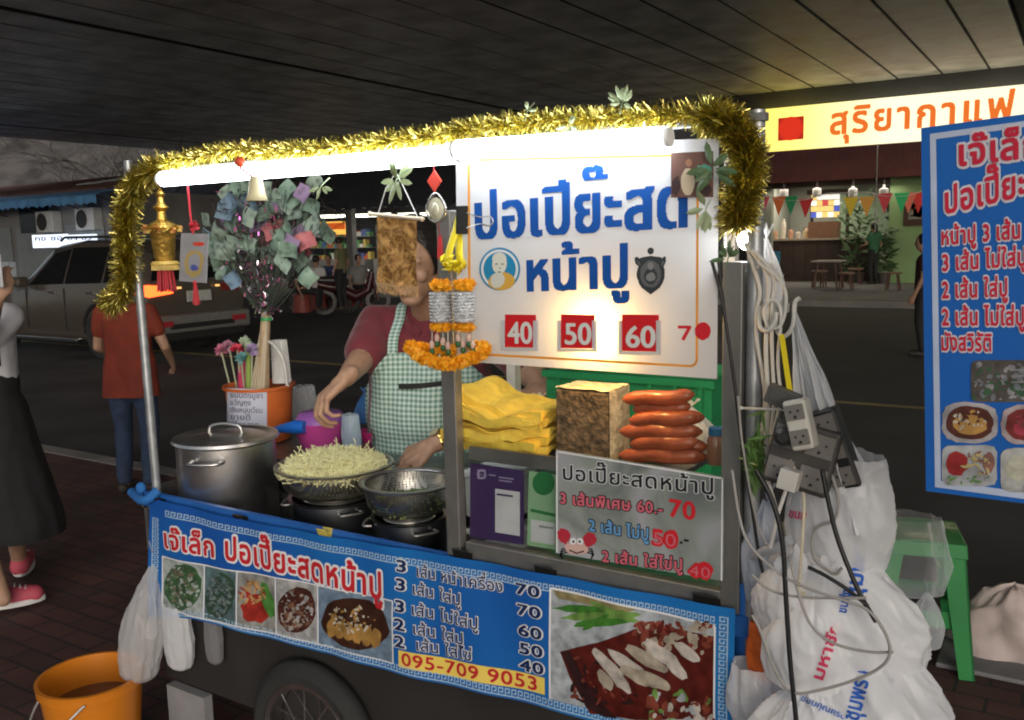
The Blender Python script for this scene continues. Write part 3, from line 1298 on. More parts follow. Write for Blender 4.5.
# ---------------------------------------------------------------- dark shop row opposite, left of the cafe
sr = thing('shop_row', 'dark open market shops under a wide fascia across the road', 'building', (-22, 24.5, 0))
YR = 25.0
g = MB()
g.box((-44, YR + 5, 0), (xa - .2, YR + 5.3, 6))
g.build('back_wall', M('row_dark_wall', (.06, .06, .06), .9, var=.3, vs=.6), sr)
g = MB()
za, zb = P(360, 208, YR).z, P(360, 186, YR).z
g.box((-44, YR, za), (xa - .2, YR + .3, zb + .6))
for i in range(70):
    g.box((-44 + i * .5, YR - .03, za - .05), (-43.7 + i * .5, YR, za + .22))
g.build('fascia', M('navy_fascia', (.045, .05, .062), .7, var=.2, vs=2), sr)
for i in range(6):
    xx = -42 + i * 6.3
    g = MB()
    g.box((xx, YR + .05, 0), (xx + .3, YR + .3, za))
    g.build('pillar', M('pillar_grey', (.15, .15, .15), .8), sr)
for i, px in enumerate((316, 330, 347, 362, 374, 398, 420)):
    g = MB()
    p = P(px, 217 - i * .4, YR + .8)
    g.box((p.x, p.y, p.z - .05), (p.x + .7, p.y + .12, p.z + .06))
    t = thing('strip_light', 'glowing strip light under the dark fascia, %s from the left' % ['first', 'second', 'third', 'fourth', 'fifth', 'sixth', 'seventh'][i], 'strip light', p, 'row of strip lights under the dark fascia')
    g.build('tube', M('far_tube', (.9, .9, .8), .5, var=0, emit=(1, .97, .8), es=3), t)
    g = MB()
    g.box((p.x - .05, p.y + .0, p.z + .062), (p.x + .75, p.y + .14, p.z + .1))
    g.build('housing', M('lamp_grey', (.3, .3, .3), .5), t)
lamp('market_lamp', 'AREA', (P(340, 220, YR + 1).x, YR + 1, za - .2), 110, (1, .95, .8), 6, (0, 0, 0), .6)
t = thing('market_sign', 'yellow and orange lit sign board of a far food stall', 'sign', P(335, 236, YR + .6))
g = MB()
a, c = P(321, 235, YR + .6), P(345, 221, YR + .6)
g.box((a.x, YR + .6, a.z), (c.x, YR + .7, c.z))
g.build('light_box', M('amber_glow', (.8, .5, .1), .5, var=.5, vs=3, emit=(1, .55, .1), es=.9), t)
g = MB()
g.box((a.x, YR + .57, c.z - .3), (c.x, YR + .598, c.z - .06))
g.build('lettering_band', M('amber_red', (.6, .1, .03), .5, emit=(.9, .15, .02), es=.5), t)
# stalls and shelves in the row
rs = random.Random(21)
for i, (px, w2, nm) in enumerate(((300, 1.6, 'left'), (325, 1.4, 'amber signed'), (352, 1.5, 'middle'), (392, 1.8, 'right'))):
    p = P(px, 290, YR + 2.4)
    t = thing('market_stall', '%s dim market stall with goods on its shelves across the road' % nm, 'stall', (p.x, p.y, 0))
    g = MB()
    g.box((p.x - w2 / 2, p.y, 0), (p.x + w2 / 2, p.y + .8, .85))
    g.build('stall_table', M('stall_steel', (.2, .2, .2), .5, metal=.4), t)
    g = MB()
    for z in (1.3, 1.75):
        g.box((p.x - w2 / 2, p.y + .4, z), (p.x + w2 / 2, p.y + .8, z + .03))
    for sx in (-1, 1):
        g.box((p.x + sx * w2 / 2 - .02, p.y + .76, .85), (p.x + sx * w2 / 2 + .02, p.y + .8, 2.2))
    g.build('shelf', M('stall_steel', (.2, .2, .2)), t)
    g = MB()
    pal = [M('goods_%d' % k, c, .6, var=0) for k, c in enumerate([(.4, .4, .38), (.08, .12, .3), (.4, .1, .05), (.1, .25, .1), (.45, .35, .1), (.5, .5, .5)])]
    for z in (.85, 1.33, 1.78):
        x = p.x - w2 / 2 + .03
        while x < p.x + w2 / 2 - .2:
            ww, hh = rs.uniform(.1, .25), rs.uniform(.1, .32)
            g.box((x, p.y + .45, z), (x + ww * .9, p.y + .7, z + hh), rs.randrange(6))
            x += ww
    g.build('goods', pal, t, kind='stuff')
fl = [('white', (.5, .5, .5)), ('navy', (.04, .06, .15)), ('olive', (.15, .15, .08)), ('grey', (.22, .22, .22)), ('black', (.02, .02, .02))]
for i, (px, py, yw, seat) in enumerate(((318, 309, 20, 1), (331, 306, 200, 1), (343, 310, 100, 0), (360, 306, 250, 1), (302, 312, 300, 1))):
    p = PZ(px, py, .02)
    cn, cc_ = fl[i]
    person('%s market customer in a %s shirt across the road' % ('seated' if seat else 'standing', cn), (p.x, p.y, .02), math.radians(yw), 1.66,
           M('cloth_' + cn, cc_, .85), blackc, vox=.035, seated=bool(seat), group='customers at the far market')
    if seat:
        g = MB()
        g.lathe((p.x, p.y, .02), [(.22, 0), (.17, .38), (.16, .4), (.001, .4)], 14)
        top(g, 'market_stool', M('stool_%s' % cn, (.25, .05, .04), .5), 'round red plastic stool under the customer in %s' % cn, 'stool', group='stools at the far market')


def motorbike(px, py, rz, label):
    c = PZ(px, py, -.12)
    t = thing('motorbike', label, 'motorbike', c, 'motorbikes parked across the road')
    T = Matrix.Translation(c) @ Matrix.Rotation(rz, 4, 'Z')
    bl = M('bike_black', (.03, .03, .035), .3)
    for x in (-.62, .62):
        g = MB()
        g.T = T
        q = Matrix.Rotation(PI / 2, 3, 'X')
        g.lathe((x, .05, .3), [(.2, -.05), (.29, -.05), (.3, 0), (.29, .05), (.2, .05), (.2, -.05)], 20, q)
        w_ = g.build('wheel', bl, t)
    g = MB()
    g.T = T
    g.tube([(-.75, 0, .72), (-.3, 0, .62), (.1, 0, .4), (.4, 0, .55), (.5, 0, .95)], [.1, .14, .12, .1, .07], 10)
    g.tube([(.5, 0, .9), (.62, 0, .3)], .04, 8)
    g.build('bodywork', M('bike_red', (.05, .012, .015), .3), t, smooth=60)
    g = MB()
    g.T = T
    g.tube([(-.75, 0, .82), (-.45, 0, .8), (-.05, 0, .74)], [.08, .12, .09], 10)
    g.build('seat', bl, t, smooth=60)
    g = MB()
    g.T = T
    g.tube([(.4, -.34, 1.02), (.5, 0, .98), (.4, .34, 1.02)], .018, 6)
    g.build('handlebar', M('chrome', (.6, .6, .6), .2, metal=1), t)


motorbike(322, 314, .5, 'dark motorbike parked at the left of the far market')
motorbike(352, 314, .8, 'dark motorbike parked at the right of the far market')

# ---------------------------------------------------------------- grey SUV
carp = M('suv_paint', (.1, .084, .07), .3, metal=.4, var=.05, vs=3, coat=.6)
tint = M('tinted_glass', (.008, .009, .01), .08, var=0)
blackp = M('black_trim', (.015, .015, .015), .5)
XR, YN = -11.35, 8.05
suv = thing('parked_car', 'grey brown SUV seen from behind with its near tail lamp glowing', 'car', (XR - 2.4, YN + .93, -.12))
TS = Matrix.Translation((XR, YN + .93, -.12))


def suv_surface():
    """stations along the car: (x, half width at sill, at belt, at roof, z sill, z belt, z roof)"""
    st = [(-4.85, .55, .62, .5, .45, .72, .74), (-4.7, .8, .82, .65, .32, .88, .93), (-4.2, .92, .9, .74, .28, .98, 1.04), (-3.5, .93, .92, .72, .26, 1.03, 1.12), (-3.25, .93, .92, .7, .26, 1.05, 1.2),
          (-2.5, .93, .93, .68, .26, 1.07, 1.72), (-1.8, .93, .93, .7, .26, 1.09, 1.79), (-1.0, .93, .93, .7, .27, 1.11, 1.78), (-.45, .92, .92, .68, .3, 1.13, 1.73), (-.12, .9, .9, .66, .36, 1.14, 1.6), (0, .86, .87, .8, .42, 1.1, 1.18)]
    return st


st = suv_surface()
g = MB()
g.T = TS
rings = []
for x, ws, wb, wr, zs, zb, zr in st:
    ring = [(x, -ws * .92, zs), (x, -ws, zs + .14), (x, -ws * 1.01, (zs + zb) / 2), (x, -wb, zb), (x, -(wb * .4 + wr * .6), zb + (zr - zb) * .6), (x, -wr, zr - .05), (x, -wr * .8, zr),
            (x, wr * .8, zr), (x, wr, zr - .05), (x, (wb * .4 + wr * .6), zb + (zr - zb) * .6), (x, wb, zb), (x, ws * 1.01, (zs + zb) / 2), (x, ws, zs + .14), (x, ws * .92, zs)]
    rings.append(ring)
k = len(rings[0])
vs = [p for r_ in rings for p in r_]
fs = [(i * k + j, i * k + (j + 1) % k, (i + 1) * k + (j + 1) % k, (i + 1) * k + j) for i in range(len(rings) - 1) for j in range(k)]
fs += [tuple(range(k)), tuple((len(rings) - 1) * k + j for j in range(k - 1, -1, -1))]
g.add(vs, fs)
g.build('body', carp, suv, smooth=35)


def side_at(x, z):
    for i in range(len(st) - 1):
        if st[i][0] <= x <= st[i + 1][0]:
            u = (x - st[i][0]) / (st[i + 1][0] - st[i][0])
            wb, wr, zb, zr = [st[i][q] * (1 - u) + st[i + 1][q] * u for q in (2, 3, 5, 6)]
            return wb + (wr - wb) * max(0, min(1, (z - zb) / (zr - .05 - zb)))
    return .9


for nm, poly in (('window', [(-2.95, 1.1), (-1.98, 1.13), (-1.98, 1.66), (-2.4, 1.6)]), ('window', [(-1.92, 1.13), (-1.0, 1.15), (-1.0, 1.68), (-1.92, 1.68)]), ('window', [(-.94, 1.15), (-.4, 1.2), (-.5, 1.58), (-.94, 1.66)])):
    for sgn in (-1, 1):
        g = MB()
        g.T = TS
        pts = [(x, sgn * (side_at(x, z) + .018), z) for x, z in poly]
        g.slab(pts, (0, sgn, 0), .03)
        g.build(nm, tint, suv)
for x in (-3.9, -1.05):
    for sgn in (-1, 1):
        wl = MB()
        wl.T = TS
        q = Matrix.Rotation(PI / 2, 3, 'X')
        wl.lathe((x, sgn * .86, .38), [(.24, -.1), (.36, -.11), (.38, -.06), (.38, .06), (.36, .11), (.24, .1), (.24, -.1)], 32, q)
        tw = wl.build('wheel', M('tyre_rubber', (.02, .02, .02), .85), suv, smooth=40)
        wl = MB()
        wl.T = TS
        wl.lathe((x, sgn * .9, .38), [(.001, -.02), (.05, -.02), (.06, .02), (.22, .03), (.24, -.03)], 20, q)
        wl.build('rim', M('alloy', (.35, .35, .36), .35, metal=.8), tw)
        ar = MB()
        ar.T = TS
        ar.tube([(x + .45 * math.cos(a), sgn * .935, .38 + .45 * math.sin(a)) for a in [PI * i / 12 for i in range(13)]], .04, 6)
        ar.build('wheel_arch', blackp, suv)
g = MB()
g.T = TS
g.slab([(.012, -.78, 1.18), (.012, .78, 1.18), (-.13, .62, 1.58), (-.13, -.62, 1.58)], (1, 0, .3), .02)
g.build('rear_window', tint, suv)
g = MB()
g.T = TS
g.box((-.1, -.93, .38), (.1, .93, .66))
g.box((-.28, -.95, .36), (.0, .95, .6))
g.build('bumper', M('bumper_grey', (.2, .195, .19), .4, metal=.4), suv, bevel=.05, seg=3)
g = MB()
g.T = TS
g.box((-.02, -.8, .28), (.09, .8, .42))
g.box((.01, -.6, .45), (.115, .6, .53))
g.build('skid_plate', blackp, suv, bevel=.02)
for sgn in (-1, 1):
    g = MB()
    g.T = TS
    on = sgn < 0
    g.slab([(.03, sgn * .45, .98), (.03, sgn * .86, .94), (.03, sgn * .86, 1.12), (.03, sgn * .45, 1.08)], (1, 0, 0), .1)
    g.slab([(.03, sgn * .885, .95), (-.3, sgn * .94, 1.0), (-.3, sgn * .94, 1.1), (.03, sgn * .885, 1.12)], (0, sgn, 0), .05)
    g.build('tail_lamp', M('lamp_lit' if on else 'lamp_off', (.4, .03, .02) if on else (.12, .01, .01), .3, var=0, emit=(1, .09, .015), es=5 if on else .02), suv, label='glowing tail lamp' if on else None)
    g = MB()
    g.T = TS
    g.box((.1, sgn * .55, .5), (.125, sgn * .8, .58))
    g.build('reflector', M('reflector_red', (.3, .02, .03), .3, var=0), suv)
g = MB()
g.T = TS
g.box((.03, -.22, .84), (.05, .22, 1.0))
pl = g.build('number_plate', M('plate_grey', (.4, .42, .4), .5), suv)
g = MB()
g.T = TS
for q in (-.35, .35):
    g.box((.03, q - .03, 1.04), (.06, q + .03, 1.07))
    g.build('plate_lamp', M('plate_bulb', (.8, .5, .2), .5, var=0, emit=(1, .5, .15), es=1.2), suv)
    g = MB()
    g.T = TS
for sgn in (-1, 1):
    g = MB()
    g.T = TS
    g.tube([(-2.4, sgn * .63, 1.79), (-2.3, sgn * .63, 1.84), (-.7, sgn * .63, 1.83), (-.55, sgn * .63, 1.76)], .02, 8)
    g.build('roof_rail', M('chrome', (.6, .6, .6), .2, metal=1), suv)
    for x in (-2.35, -1.35):
        g = MB()
        g.T = TS
        g.box((x, sgn * .935, .98), (x + .2, sgn * .97, 1.01))
        g.build('door_handle', M('chrome', (.6, .6, .6)), suv, bevel=.008)
    g = MB()
    g.T = TS
    g.box((-3.05, sgn * .95, 1.08), (-2.85, sgn * 1.15, 1.24))
    g.build('wing_mirror', carp, suv, bevel=.04)
    g = MB()
    g.T = TS
    g.box((-3.35, sgn * .9, .24), (-1.6, sgn * 1.02, .3))
    g.build('side_step', M('chrome', (.6, .6, .6)), suv, bevel=.015)
    for x in (-1.95, -.97, -3.0):
        g = MB()
        g.T = TS
        g.box((x - .006, sgn * .931, .42), (x + .006, sgn * .945, 1.06))
        g.build('door_seam', blackp, suv)

# ---------------------------------------------------------------- the two people at left
jeans = M('blue_jeans', (.03, .05, .1), .85, var=.3, vs=25, bump=.2, bs=150)
p = PZ(140, 492, .0)
person('man in an orange shirt and blue jeans seen from behind at the kerb', (p.x, p.y, 0), math.radians(28), 1.44,
       M('orange_shirt', (.2, .032, .017), .85, var=.2, vs=12, bump=.3, bs=20), jeans, vox=.012, hem=.74,
       arms={'R': ((.27, .02, 1.1), (.22, .22, .95)), 'L': ((-.25, .03, 1.1), (-.2, .25, 1.0))}, skin=skin_m)
# ================================================================ the food cart
YF = 1.6
XL0, XR0 = -2.36, -.525
ZT, ZW = .83, .66
XCASE = P(453, 500, YF).x
alu = M('brushed_aluminium', (.3, .3, .29), .4, metal=.75, var=.1, vs=22, bump=.08, bs=120)
steel = M('stainless_steel', (.6, .59, .58), .34, metal=1, var=.14, vs=9, bump=.06, bs=30)
steel_d = M('worn_steel', (.3, .29, .28), .4, metal=.85, var=.25, vs=10)
galv = M('galvanised_pole', (.4, .42, .44), .4, metal=.7, var=.2, vs=30)
panel_d = M('dark_cart_panel', (.022, .02, .019), .75, var=.3, vs=3)
bluep = M('blue_frame_paint', (.02, .12, .42), .45, var=.15, vs=8)
cart = thing('street_food_cart', 'steel and glass street food cart on spoked wheels with goods all around', 'food cart', (-1.45, 1.95, 0))
g = MB()
g.box((XL0, YF + .05, .22), (XR0 - .03, YF + .07, ZT - .03))
g.build('front_panel', panel_d, cart)
g = MB()
g.box((XL0, YF + .02, ZW - .02), (XCASE, YF + .6, ZW))
g.box((XL0, YF + .02, ZW), (XL0 + .015, YF + .6, ZT))
g.box((XL0, YF + .59, ZW), (XCASE, YF + .605, ZT + .02))
g.box((XL0 - .01, YF + .02, ZT - .06), (XCASE, YF + .045, ZT - .035))
g.build('burner_well', steel_d, cart)
g = MB()
g.box((XCASE, YF + .02, ZT - .03), (XR0 + .0, YF + .6, ZT))
g.build('counter', steel, cart)
g = MB()
g.box((XL0 + .02, YF + .57, .22), (XR0 - .03, YF + .6, ZT - .04))
g.build('back_panel', panel_d, cart)
g = MB()
g.box((XL0, YF + .075, .2), (XR0 - .03, YF + .565, .23))
g.build('floor_panel', panel_d, cart)
g = MB()
g.box((XR0 - .03, YF + .02, .2), (XR0 - .012, YF + .6, ZT - .03))
g.build('end_panel', bluep, cart)
# posts
pb, pt_ = P(157, 492, YF + .02), P(137, 262, YF + .02)
ptop = pb.lerp(pt_, 1.42)
g = MB()
g.tube([pb - (ptop - pb) * .15, ptop], .0125, 14)
g.build('pole', galv, cart, smooth=40)
g = MB()
a, c = P(447, 550, YF), P(460, 550, YF)
ZTOP = 1.745
g.box((a.x, YF, ZT), (c.x, YF + .028, P(452, 210, YF).z))
g.build('case_post', alu, cart, bevel=.002)
g = MB()
a, c = P(720, 580, YF), P(739, 580, YF)
g.box((a.x, YF, ZT), (c.x, YF + .04, P(730, 262, YF).z))
g.build('case_post', M('dark_aluminium', (.2, .2, .19), .45, metal=.6, var=.12, vs=12), cart, bevel=.002)
p0, p1 = P(749, 720, YF + .02), P(750, 215, YF + .02)
g = MB()
g.tube([(p0.x, p0.y, .5), (p0.x, p0.y, ZTOP + .02)], .0145, 16)
XPOLE = p0.x
g.build('pole', galv, cart, smooth=40)
for x in (P(507, 390, YF + .5).x, P(722, 400, YF + .5).x):
    g = MB()
    g.box((x, YF + .5, ZT), (x + .028, YF + .53, ZTOP))
    g.build('rear_post', M('white_post', (.6, .58, .54), .5), cart)
# rails
g = MB()
g.box((XCASE + .03, YF + .002, ZT), (P(720, 580, YF).x, YF + .03, P(560, 560.5, YF).z))
g.build('case_rail', alu, cart, bevel=.002)
g = MB()
g.box((ptop.x, YF + .002, ZTOP), (XPOLE + .02, YF + .022, ZTOP + .014))
g.build('top_rail', alu, cart)
g = MB()
g.box((XL0 - .005, YF + .003, ZT - .045), (XPOLE, YF + .018, ZT - .002))
g.build('front_rail', bluep, cart)
g = MB()
g.tube([(XPOLE - .01, YF + .03, .46), (XPOLE - .01, YF + .03, ZT + .06)], .024, 12)
g.build('blue_sleeve', bluep, cart, smooth=40)
for y in (YF + .001,):
    g = MB()
    g.box((XCASE + .03, YF + .012, P(560, 560.5, YF).z), (P(720, 580, YF).x, YF + .016, 1.7))
    g.build('front_glass', glass('case_glass'), cart)
# shelf in the case
ZS = P(500, 451, YF + .06).z
g = MB()
g.box((XCASE + .032, YF + .03, ZS - .012), (P(719, 470, YF).x - .1, YF + .42, ZS))
g.box((XCASE + .032, YF + .024, ZS - .018), (P(719, 470, YF).x, YF + .034, ZS + .012))
g.build('case_shelf', steel_d, cart)
g = MB()
a = P(168, 690, YF)
g.box((P(167, 690, YF + .02).x, YF + .02, 0), (P(203, 690, YF + .02).x, YF + .05, .215))
g.build('leg', M('pale_grey_leg', (.24, .24, .25), .6), cart)
g = MB()
g.box((XR0 - .12, YF + .02, 0), (XR0 - .06, YF + .05, .2))
g.build('leg', M('pale_grey_leg', (.24, .24, .25)), cart)
# wheels
for y, lab in ((YF + .02, None), (YF + .55, None)):
    c = V((P(315, 760, YF + .02).x, y, .222))
    q = Matrix.Rotation(PI / 2, 3, 'X')
    g = MB()
    prof = [(.163, -.028), (.19, -.034), (.215, -.017), (.22, 0), (.215, .017), (.19, .034), (.163, .028), (.163, -.028)]
    g.lathe(c, prof, 48, q)
    wl = g.build('wheel', M('cart_tyre', (.025, .025, .025), .85, var=.2), cart, smooth=40)
    g = MB()
    g.lathe(c, [(.146, -.022), (.162, -.026), (.164, 0), (.162, .026), (.146, .022), (.146, -.022)], 48, q)
    g.build('rim', steel, wl, smooth=40)
    g = MB()
    g.lathe(c, [(.001, -.05), (.02, -.05), (.028, -.02), (.028, .02), (.02, .05), (.001, .05)], 16, q)
    g.build('hub', steel_d, wl, smooth=40)
    for k in range(18):
        a = 2 * PI * k / 18
        b2 = a + (.35 if k % 2 else -.35)
        g = MB()
        g.tube([c + V((.026 * math.cos(b2), (-.018 if k % 2 else .018), .026 * math.sin(b2))), c + V((.15 * math.cos(a), 0, .15 * math.sin(a)))], .0016, 5)
        g.build('spoke', steel, wl)

# ---------------------------------------------------------------- blue menu banner on the front
YBN = YF - .012
top_pts = [(150, 497), (240, 519), (330, 536), (455, 556), (545, 573), (640, 591), (736, 608)]
bot_pts = [(150, 616), (198, 617), (279, 640), (400, 671), (570, 713), (660, 738), (736, 760)]


def interp(pts, x):
    for (xa_, ya_), (xb_, yb_) in zip(pts, pts[1:]):
        if x <= xb_:
            return ya_ + (yb_ - ya_) * (x - xa_) / (xb_ - xa_)
    return pts[-1][1]


def bpx(px, v):
    return P(px, interp(top_pts, px) * (1 - v) + interp(bot_pts, px) * v, YBN)


def ripple(v):
    k = max(0, min(1, (.86 - v.z) / .2))
    return V((v.x, v.y - .004 - .010 * k * (.5 + .5 * math.sin(v.x * 9 + 1)) - .003 * math.sin(v.x * 31 + v.z * 8) - .004 * max(0, 1 - abs(v.x + 1.62) / .05) * k, v.z))


def ink(name, col):
    return M('ink_' + name, col, .6, var=.06, vs=9, spec=.18)


i_red, i_white, i_navy, i_blue, i_yel = ink('red', (.5, .02, .03)), ink('white', (.72, .73, .75)), ink('navy', (.012, .025, .09)), ink('blue', (.01, .13, .42)), ink('yellow', (.8, .6, .12))
i_black, i_pale = ink('black', (.015, .015, .02)), ink('pale_blue', (.35, .52, .68))
bn = thing('menu_banner', 'long blue vinyl menu banner clipped along the front of the food cart', 'banner', (-1.45, YBN, .5))
g = MB()
g.grid(lambda u, v: bpx(150 + 586 * u, 1 - v), 120, 14)


def vinyl(name, ca, cb, sc=1.3):
    m = M(name, ca, .55, var=0, spec=.22, bump=.12, bs=7)
    N, L = m.node_tree.nodes, m.node_tree.links
    tc = N.new('ShaderNodeTexCoord')
    nz = N.new('ShaderNodeTexNoise')
    nz.inputs['Scale'].default_value = sc
    rp = N.new('ShaderNodeValToRGB')
    rp.color_ramp.elements[0].position, rp.color_ramp.elements[0].color = .38, list(ca) + [1]
    rp.color_ramp.elements[1].position, rp.color_ramp.elements[1].color = .62, list(cb) + [1]
    L.new(tc.outputs['Object'], nz.inputs['Vector'])
    L.new(nz.outputs['Fac'], rp.inputs['Fac'])
    L.new(rp.outputs['Color'], N['Principled BSDF'].inputs['Base Color'])
    return m


g.build('sheet', vinyl('banner_vinyl', (.01, .085, .36), (.012, .19, .5)), bn, warp=ripple, smooth=60)


def meander(mb, fn, n, m=0):
    """Greek key units along fn(s, t): s along 0..1, t across 0..1"""
    segs = [(0, .0, 1, .16), (0, 0, .16, 1), (0, .84, .76, 1), (.6, .36, .76, 1), (.32, .36, .76, .52)]
    for i in range(n):
        for x0, y0, x1, y1 in segs:
            mb.add([fn((i + x) / n, y) for x, y in ((x0, y0), (x1, y0), (x1, y1), (x0, y1))], [(0, 1, 2, 3)], m)


lf1, lf2, lf3 = V((0, -.0016, 0)), V((0, -.0030, 0)), V((0, -.0044, 0))
g = MB()
meander(g, lambda s, t: bpx(168 + 550 * s, .068 + .055 * (1 - t)) + lf1, 92)
meander(g, lambda s, t: bpx(158 + 572 * s, .92 + .062 * (1 - t)) + lf1, 92)
meander(g, lambda s, t: bpx(153.5 + 6.5 * t, .16 + .7 * s) + lf1, 18)
meander(g, lambda s, t: bpx(721 + 9 * (1 - t), .06 + .8 * s) + lf1, 17)
g.build('key_border', i_pale, bn, warp=ripple)


def otext(mb, s, p0, p1, hpx, Y=YBN, bold=.03, out=.07, m=(0, 1), up=(0, 0, 1), body=.56, plane=None, lift=(lf1, lf2), track=.04, shear=0):
    """outlined words between two photo positions on a flat sign"""
    f = plane or (lambda q: P(q[0], q[1], Y))
    a, b_ = f(p0), f(p1)
    h = (f((p0[0], p0[1] - hpx)) - a).length
    if out:
        text(mb, s, a, b_, h, m[1], body, (bold + out, bold + out), up, lift[0], track, shear)
    text(mb, s, a, b_, h, m[0], body, (bold, bold), up, lift[1], track, shear)


g = MB()
otext(g, 'เจ๊เล็ก', (166, 546), (221, 556), 14, bold=.03, out=.065)
otext(g, 'ปอเปี๊ยะสดหน้าปู', (229, 557), (388, 598), 17, bold=.034, out=.065)
g.build('title_lettering', [i_red, i_white], bn, warp=ripple)
rows = [('3', 570, 'เส้น หน้าเครื่อง', (418, 575), (505, 592), '70', 592), ('3', 588, 'เส้น ใส่ปู', (415, 592), (465, 604), '70', 613), ('3', 609, 'เส้น ไม่ใส่ปู', (415, 612), (482, 628), '60', 634),
        ('2', 627, 'เส้น ใส่ปู', (417, 631), (468, 643), '50', 652), ('2', 644, 'เส้น ใส่ไข่', (420, 647), (476, 659), '40', 669)]
for d, y, s, a, c, n_, yn in rows:
    g = MB()
    otext(g, d, (399, y - 1), (411, y + 1.5), 11.5, body=.73, bold=.035, out=.06)
    g.build('menu_count', [i_navy, i_white], bn, warp=ripple)
    g = MB()
    otext(g, s, a, c, 8.5, bold=.018, out=.05)
    g.build('menu_item', [i_navy, i_white], bn, warp=ripple)
    g = MB()
    otext(g, n_, (517 + (yn - 592) * .05, yn), (543 + (yn - 592) * .05, yn + 4.5), 11.2, body=.73, bold=.035, out=.055)
    g.build('menu_price', [i_navy, i_white], bn, warp=ripple)
g = MB()
n = 16
for i in range(n):
    x0, x1 = 403 + 143.5 * i / n, 403 + 143.5 * (i + 1) / n
    ya, yb = 647 + 29.5 * i / n, 647 + 29.5 * (i + 1) / n
    g.quad(P(x0, ya + 17, YBN) + lf1, P(x1, yb + 17, YBN) + lf1, P(x1, yb, YBN) + lf1, P(x0, ya, YBN) + lf1)
ps = g.build('phone_strip', i_yel, bn, warp=ripple)
g = MB()
otext(g, '095-709 9053', (406.5, 661.5), (541, 690), 12.5, body=.73, bold=.025, out=0)
g.build('phone_number', i_red, ps, warp=ripple)


# printed food pictures: flat prints built from flat shapes
def blot(mb, cx, cy, rx, ry, m, layer, plane, rot=0, wob=.12, n=16, seed=None, sq=2):
    rb = random.Random(seed if seed is not None else int(cx * 31 + cy * 17 + layer))
    c, s = math.cos(rot), math.sin(rot)
    pts = []
    ph = [rb.uniform(-wob, wob) for _ in range(n)]
    for i in range(n):
        a = 2 * PI * i / n
        k = 1 + ph[i]
        ca, sa = math.cos(a), math.sin(a)
        ca, sa = math.copysign(abs(ca) ** (2 / sq), ca), math.copysign(abs(sa) ** (2 / sq), sa)
        x, y = rx * ca * k, ry * sa * k
        pts.append(plane((cx + x * c - y * s, cy + x * s + y * c), layer))
    ctr = sum(pts, V((0, 0, 0))) / n
    mb.add(pts + [ctr], [(i, (i + 1) % n, n) for i in range(n)][::-1], m)


def clipbox(px0, px1, ytop, ybot):
    return lambda x, y: px0 + 1 < x < px1 - 1 and ytop(x) + 2 < y < ybot(x) - 2


def scatter(mb, inside, x0, x1, y0, y1, n, ms, layer, plane, r0, r1, seed, el=2.2):
    rb = random.Random(seed)
    for i in range(n):
        x, y = rb.uniform(x0, x1), rb.uniform(y0, y1)
        if inside(x, y):
            a = rb.uniform(r0, r1)
            blot(mb, x, y, a * rb.uniform(1, el), a, rb.choice(ms), layer + .02 * (i % 40), plane, rb.uniform(0, PI), .25, 8, seed * 999 + i)


def fp(name, *cols):
    out = []
    for i, c in enumerate(cols):
        out.append(M('print_%s_%d' % (name, i), [x * .8 for x in c], .55, var=.4, vs=42, spec=.25, detail=6))
    return out


bplane = lambda q, L_: P(q[0], q[1], YBN) + V((0, -.0016 - .0006 * L_, 0))
inell = lambda cx, cy, rx, ry: (lambda x, y: ((x - cx) / rx) ** 2 + ((y - cy) / ry) ** 2 < .85)
ty = lambda x: 556 + (x - 165) * .185
by = lambda x: 606 + (x - 165) * .235
ph = [('greens', 165, 207, fp('greens', (.4, .45, .44), (.05, .12, .05), (.12, .2, .1), (.2, .17, .12)), 'printed picture of chopped greens on a plate'),
      ('dark_greens', 209, 240, fp('dgreens', (.12, .2, .22), (.04, .08, .05), (.1, .14, .15), (.2, .25, .25)), 'printed picture of dark herbs'),
      ('crab', 242, 277, fp('crab', (.3, .3, .28), (.35, .03, .02), (.5, .3, .12), (.08, .25, .05)), 'printed picture of yellow strips over red sauce'),
      ('sauce', 279, 319, fp('sauce', (.42, .42, .42), (.07, .02, .015), (.2, .1, .06), (.35, .3, .25)), 'printed picture of a roll in dark sauce'),
      ('roll', 321, 396, fp('roll', (.18, .26, .36), (.05, .018, .01), (.4, .22, .06), (.55, .5, .4)), 'printed picture of a sliced roll on a black plate')]
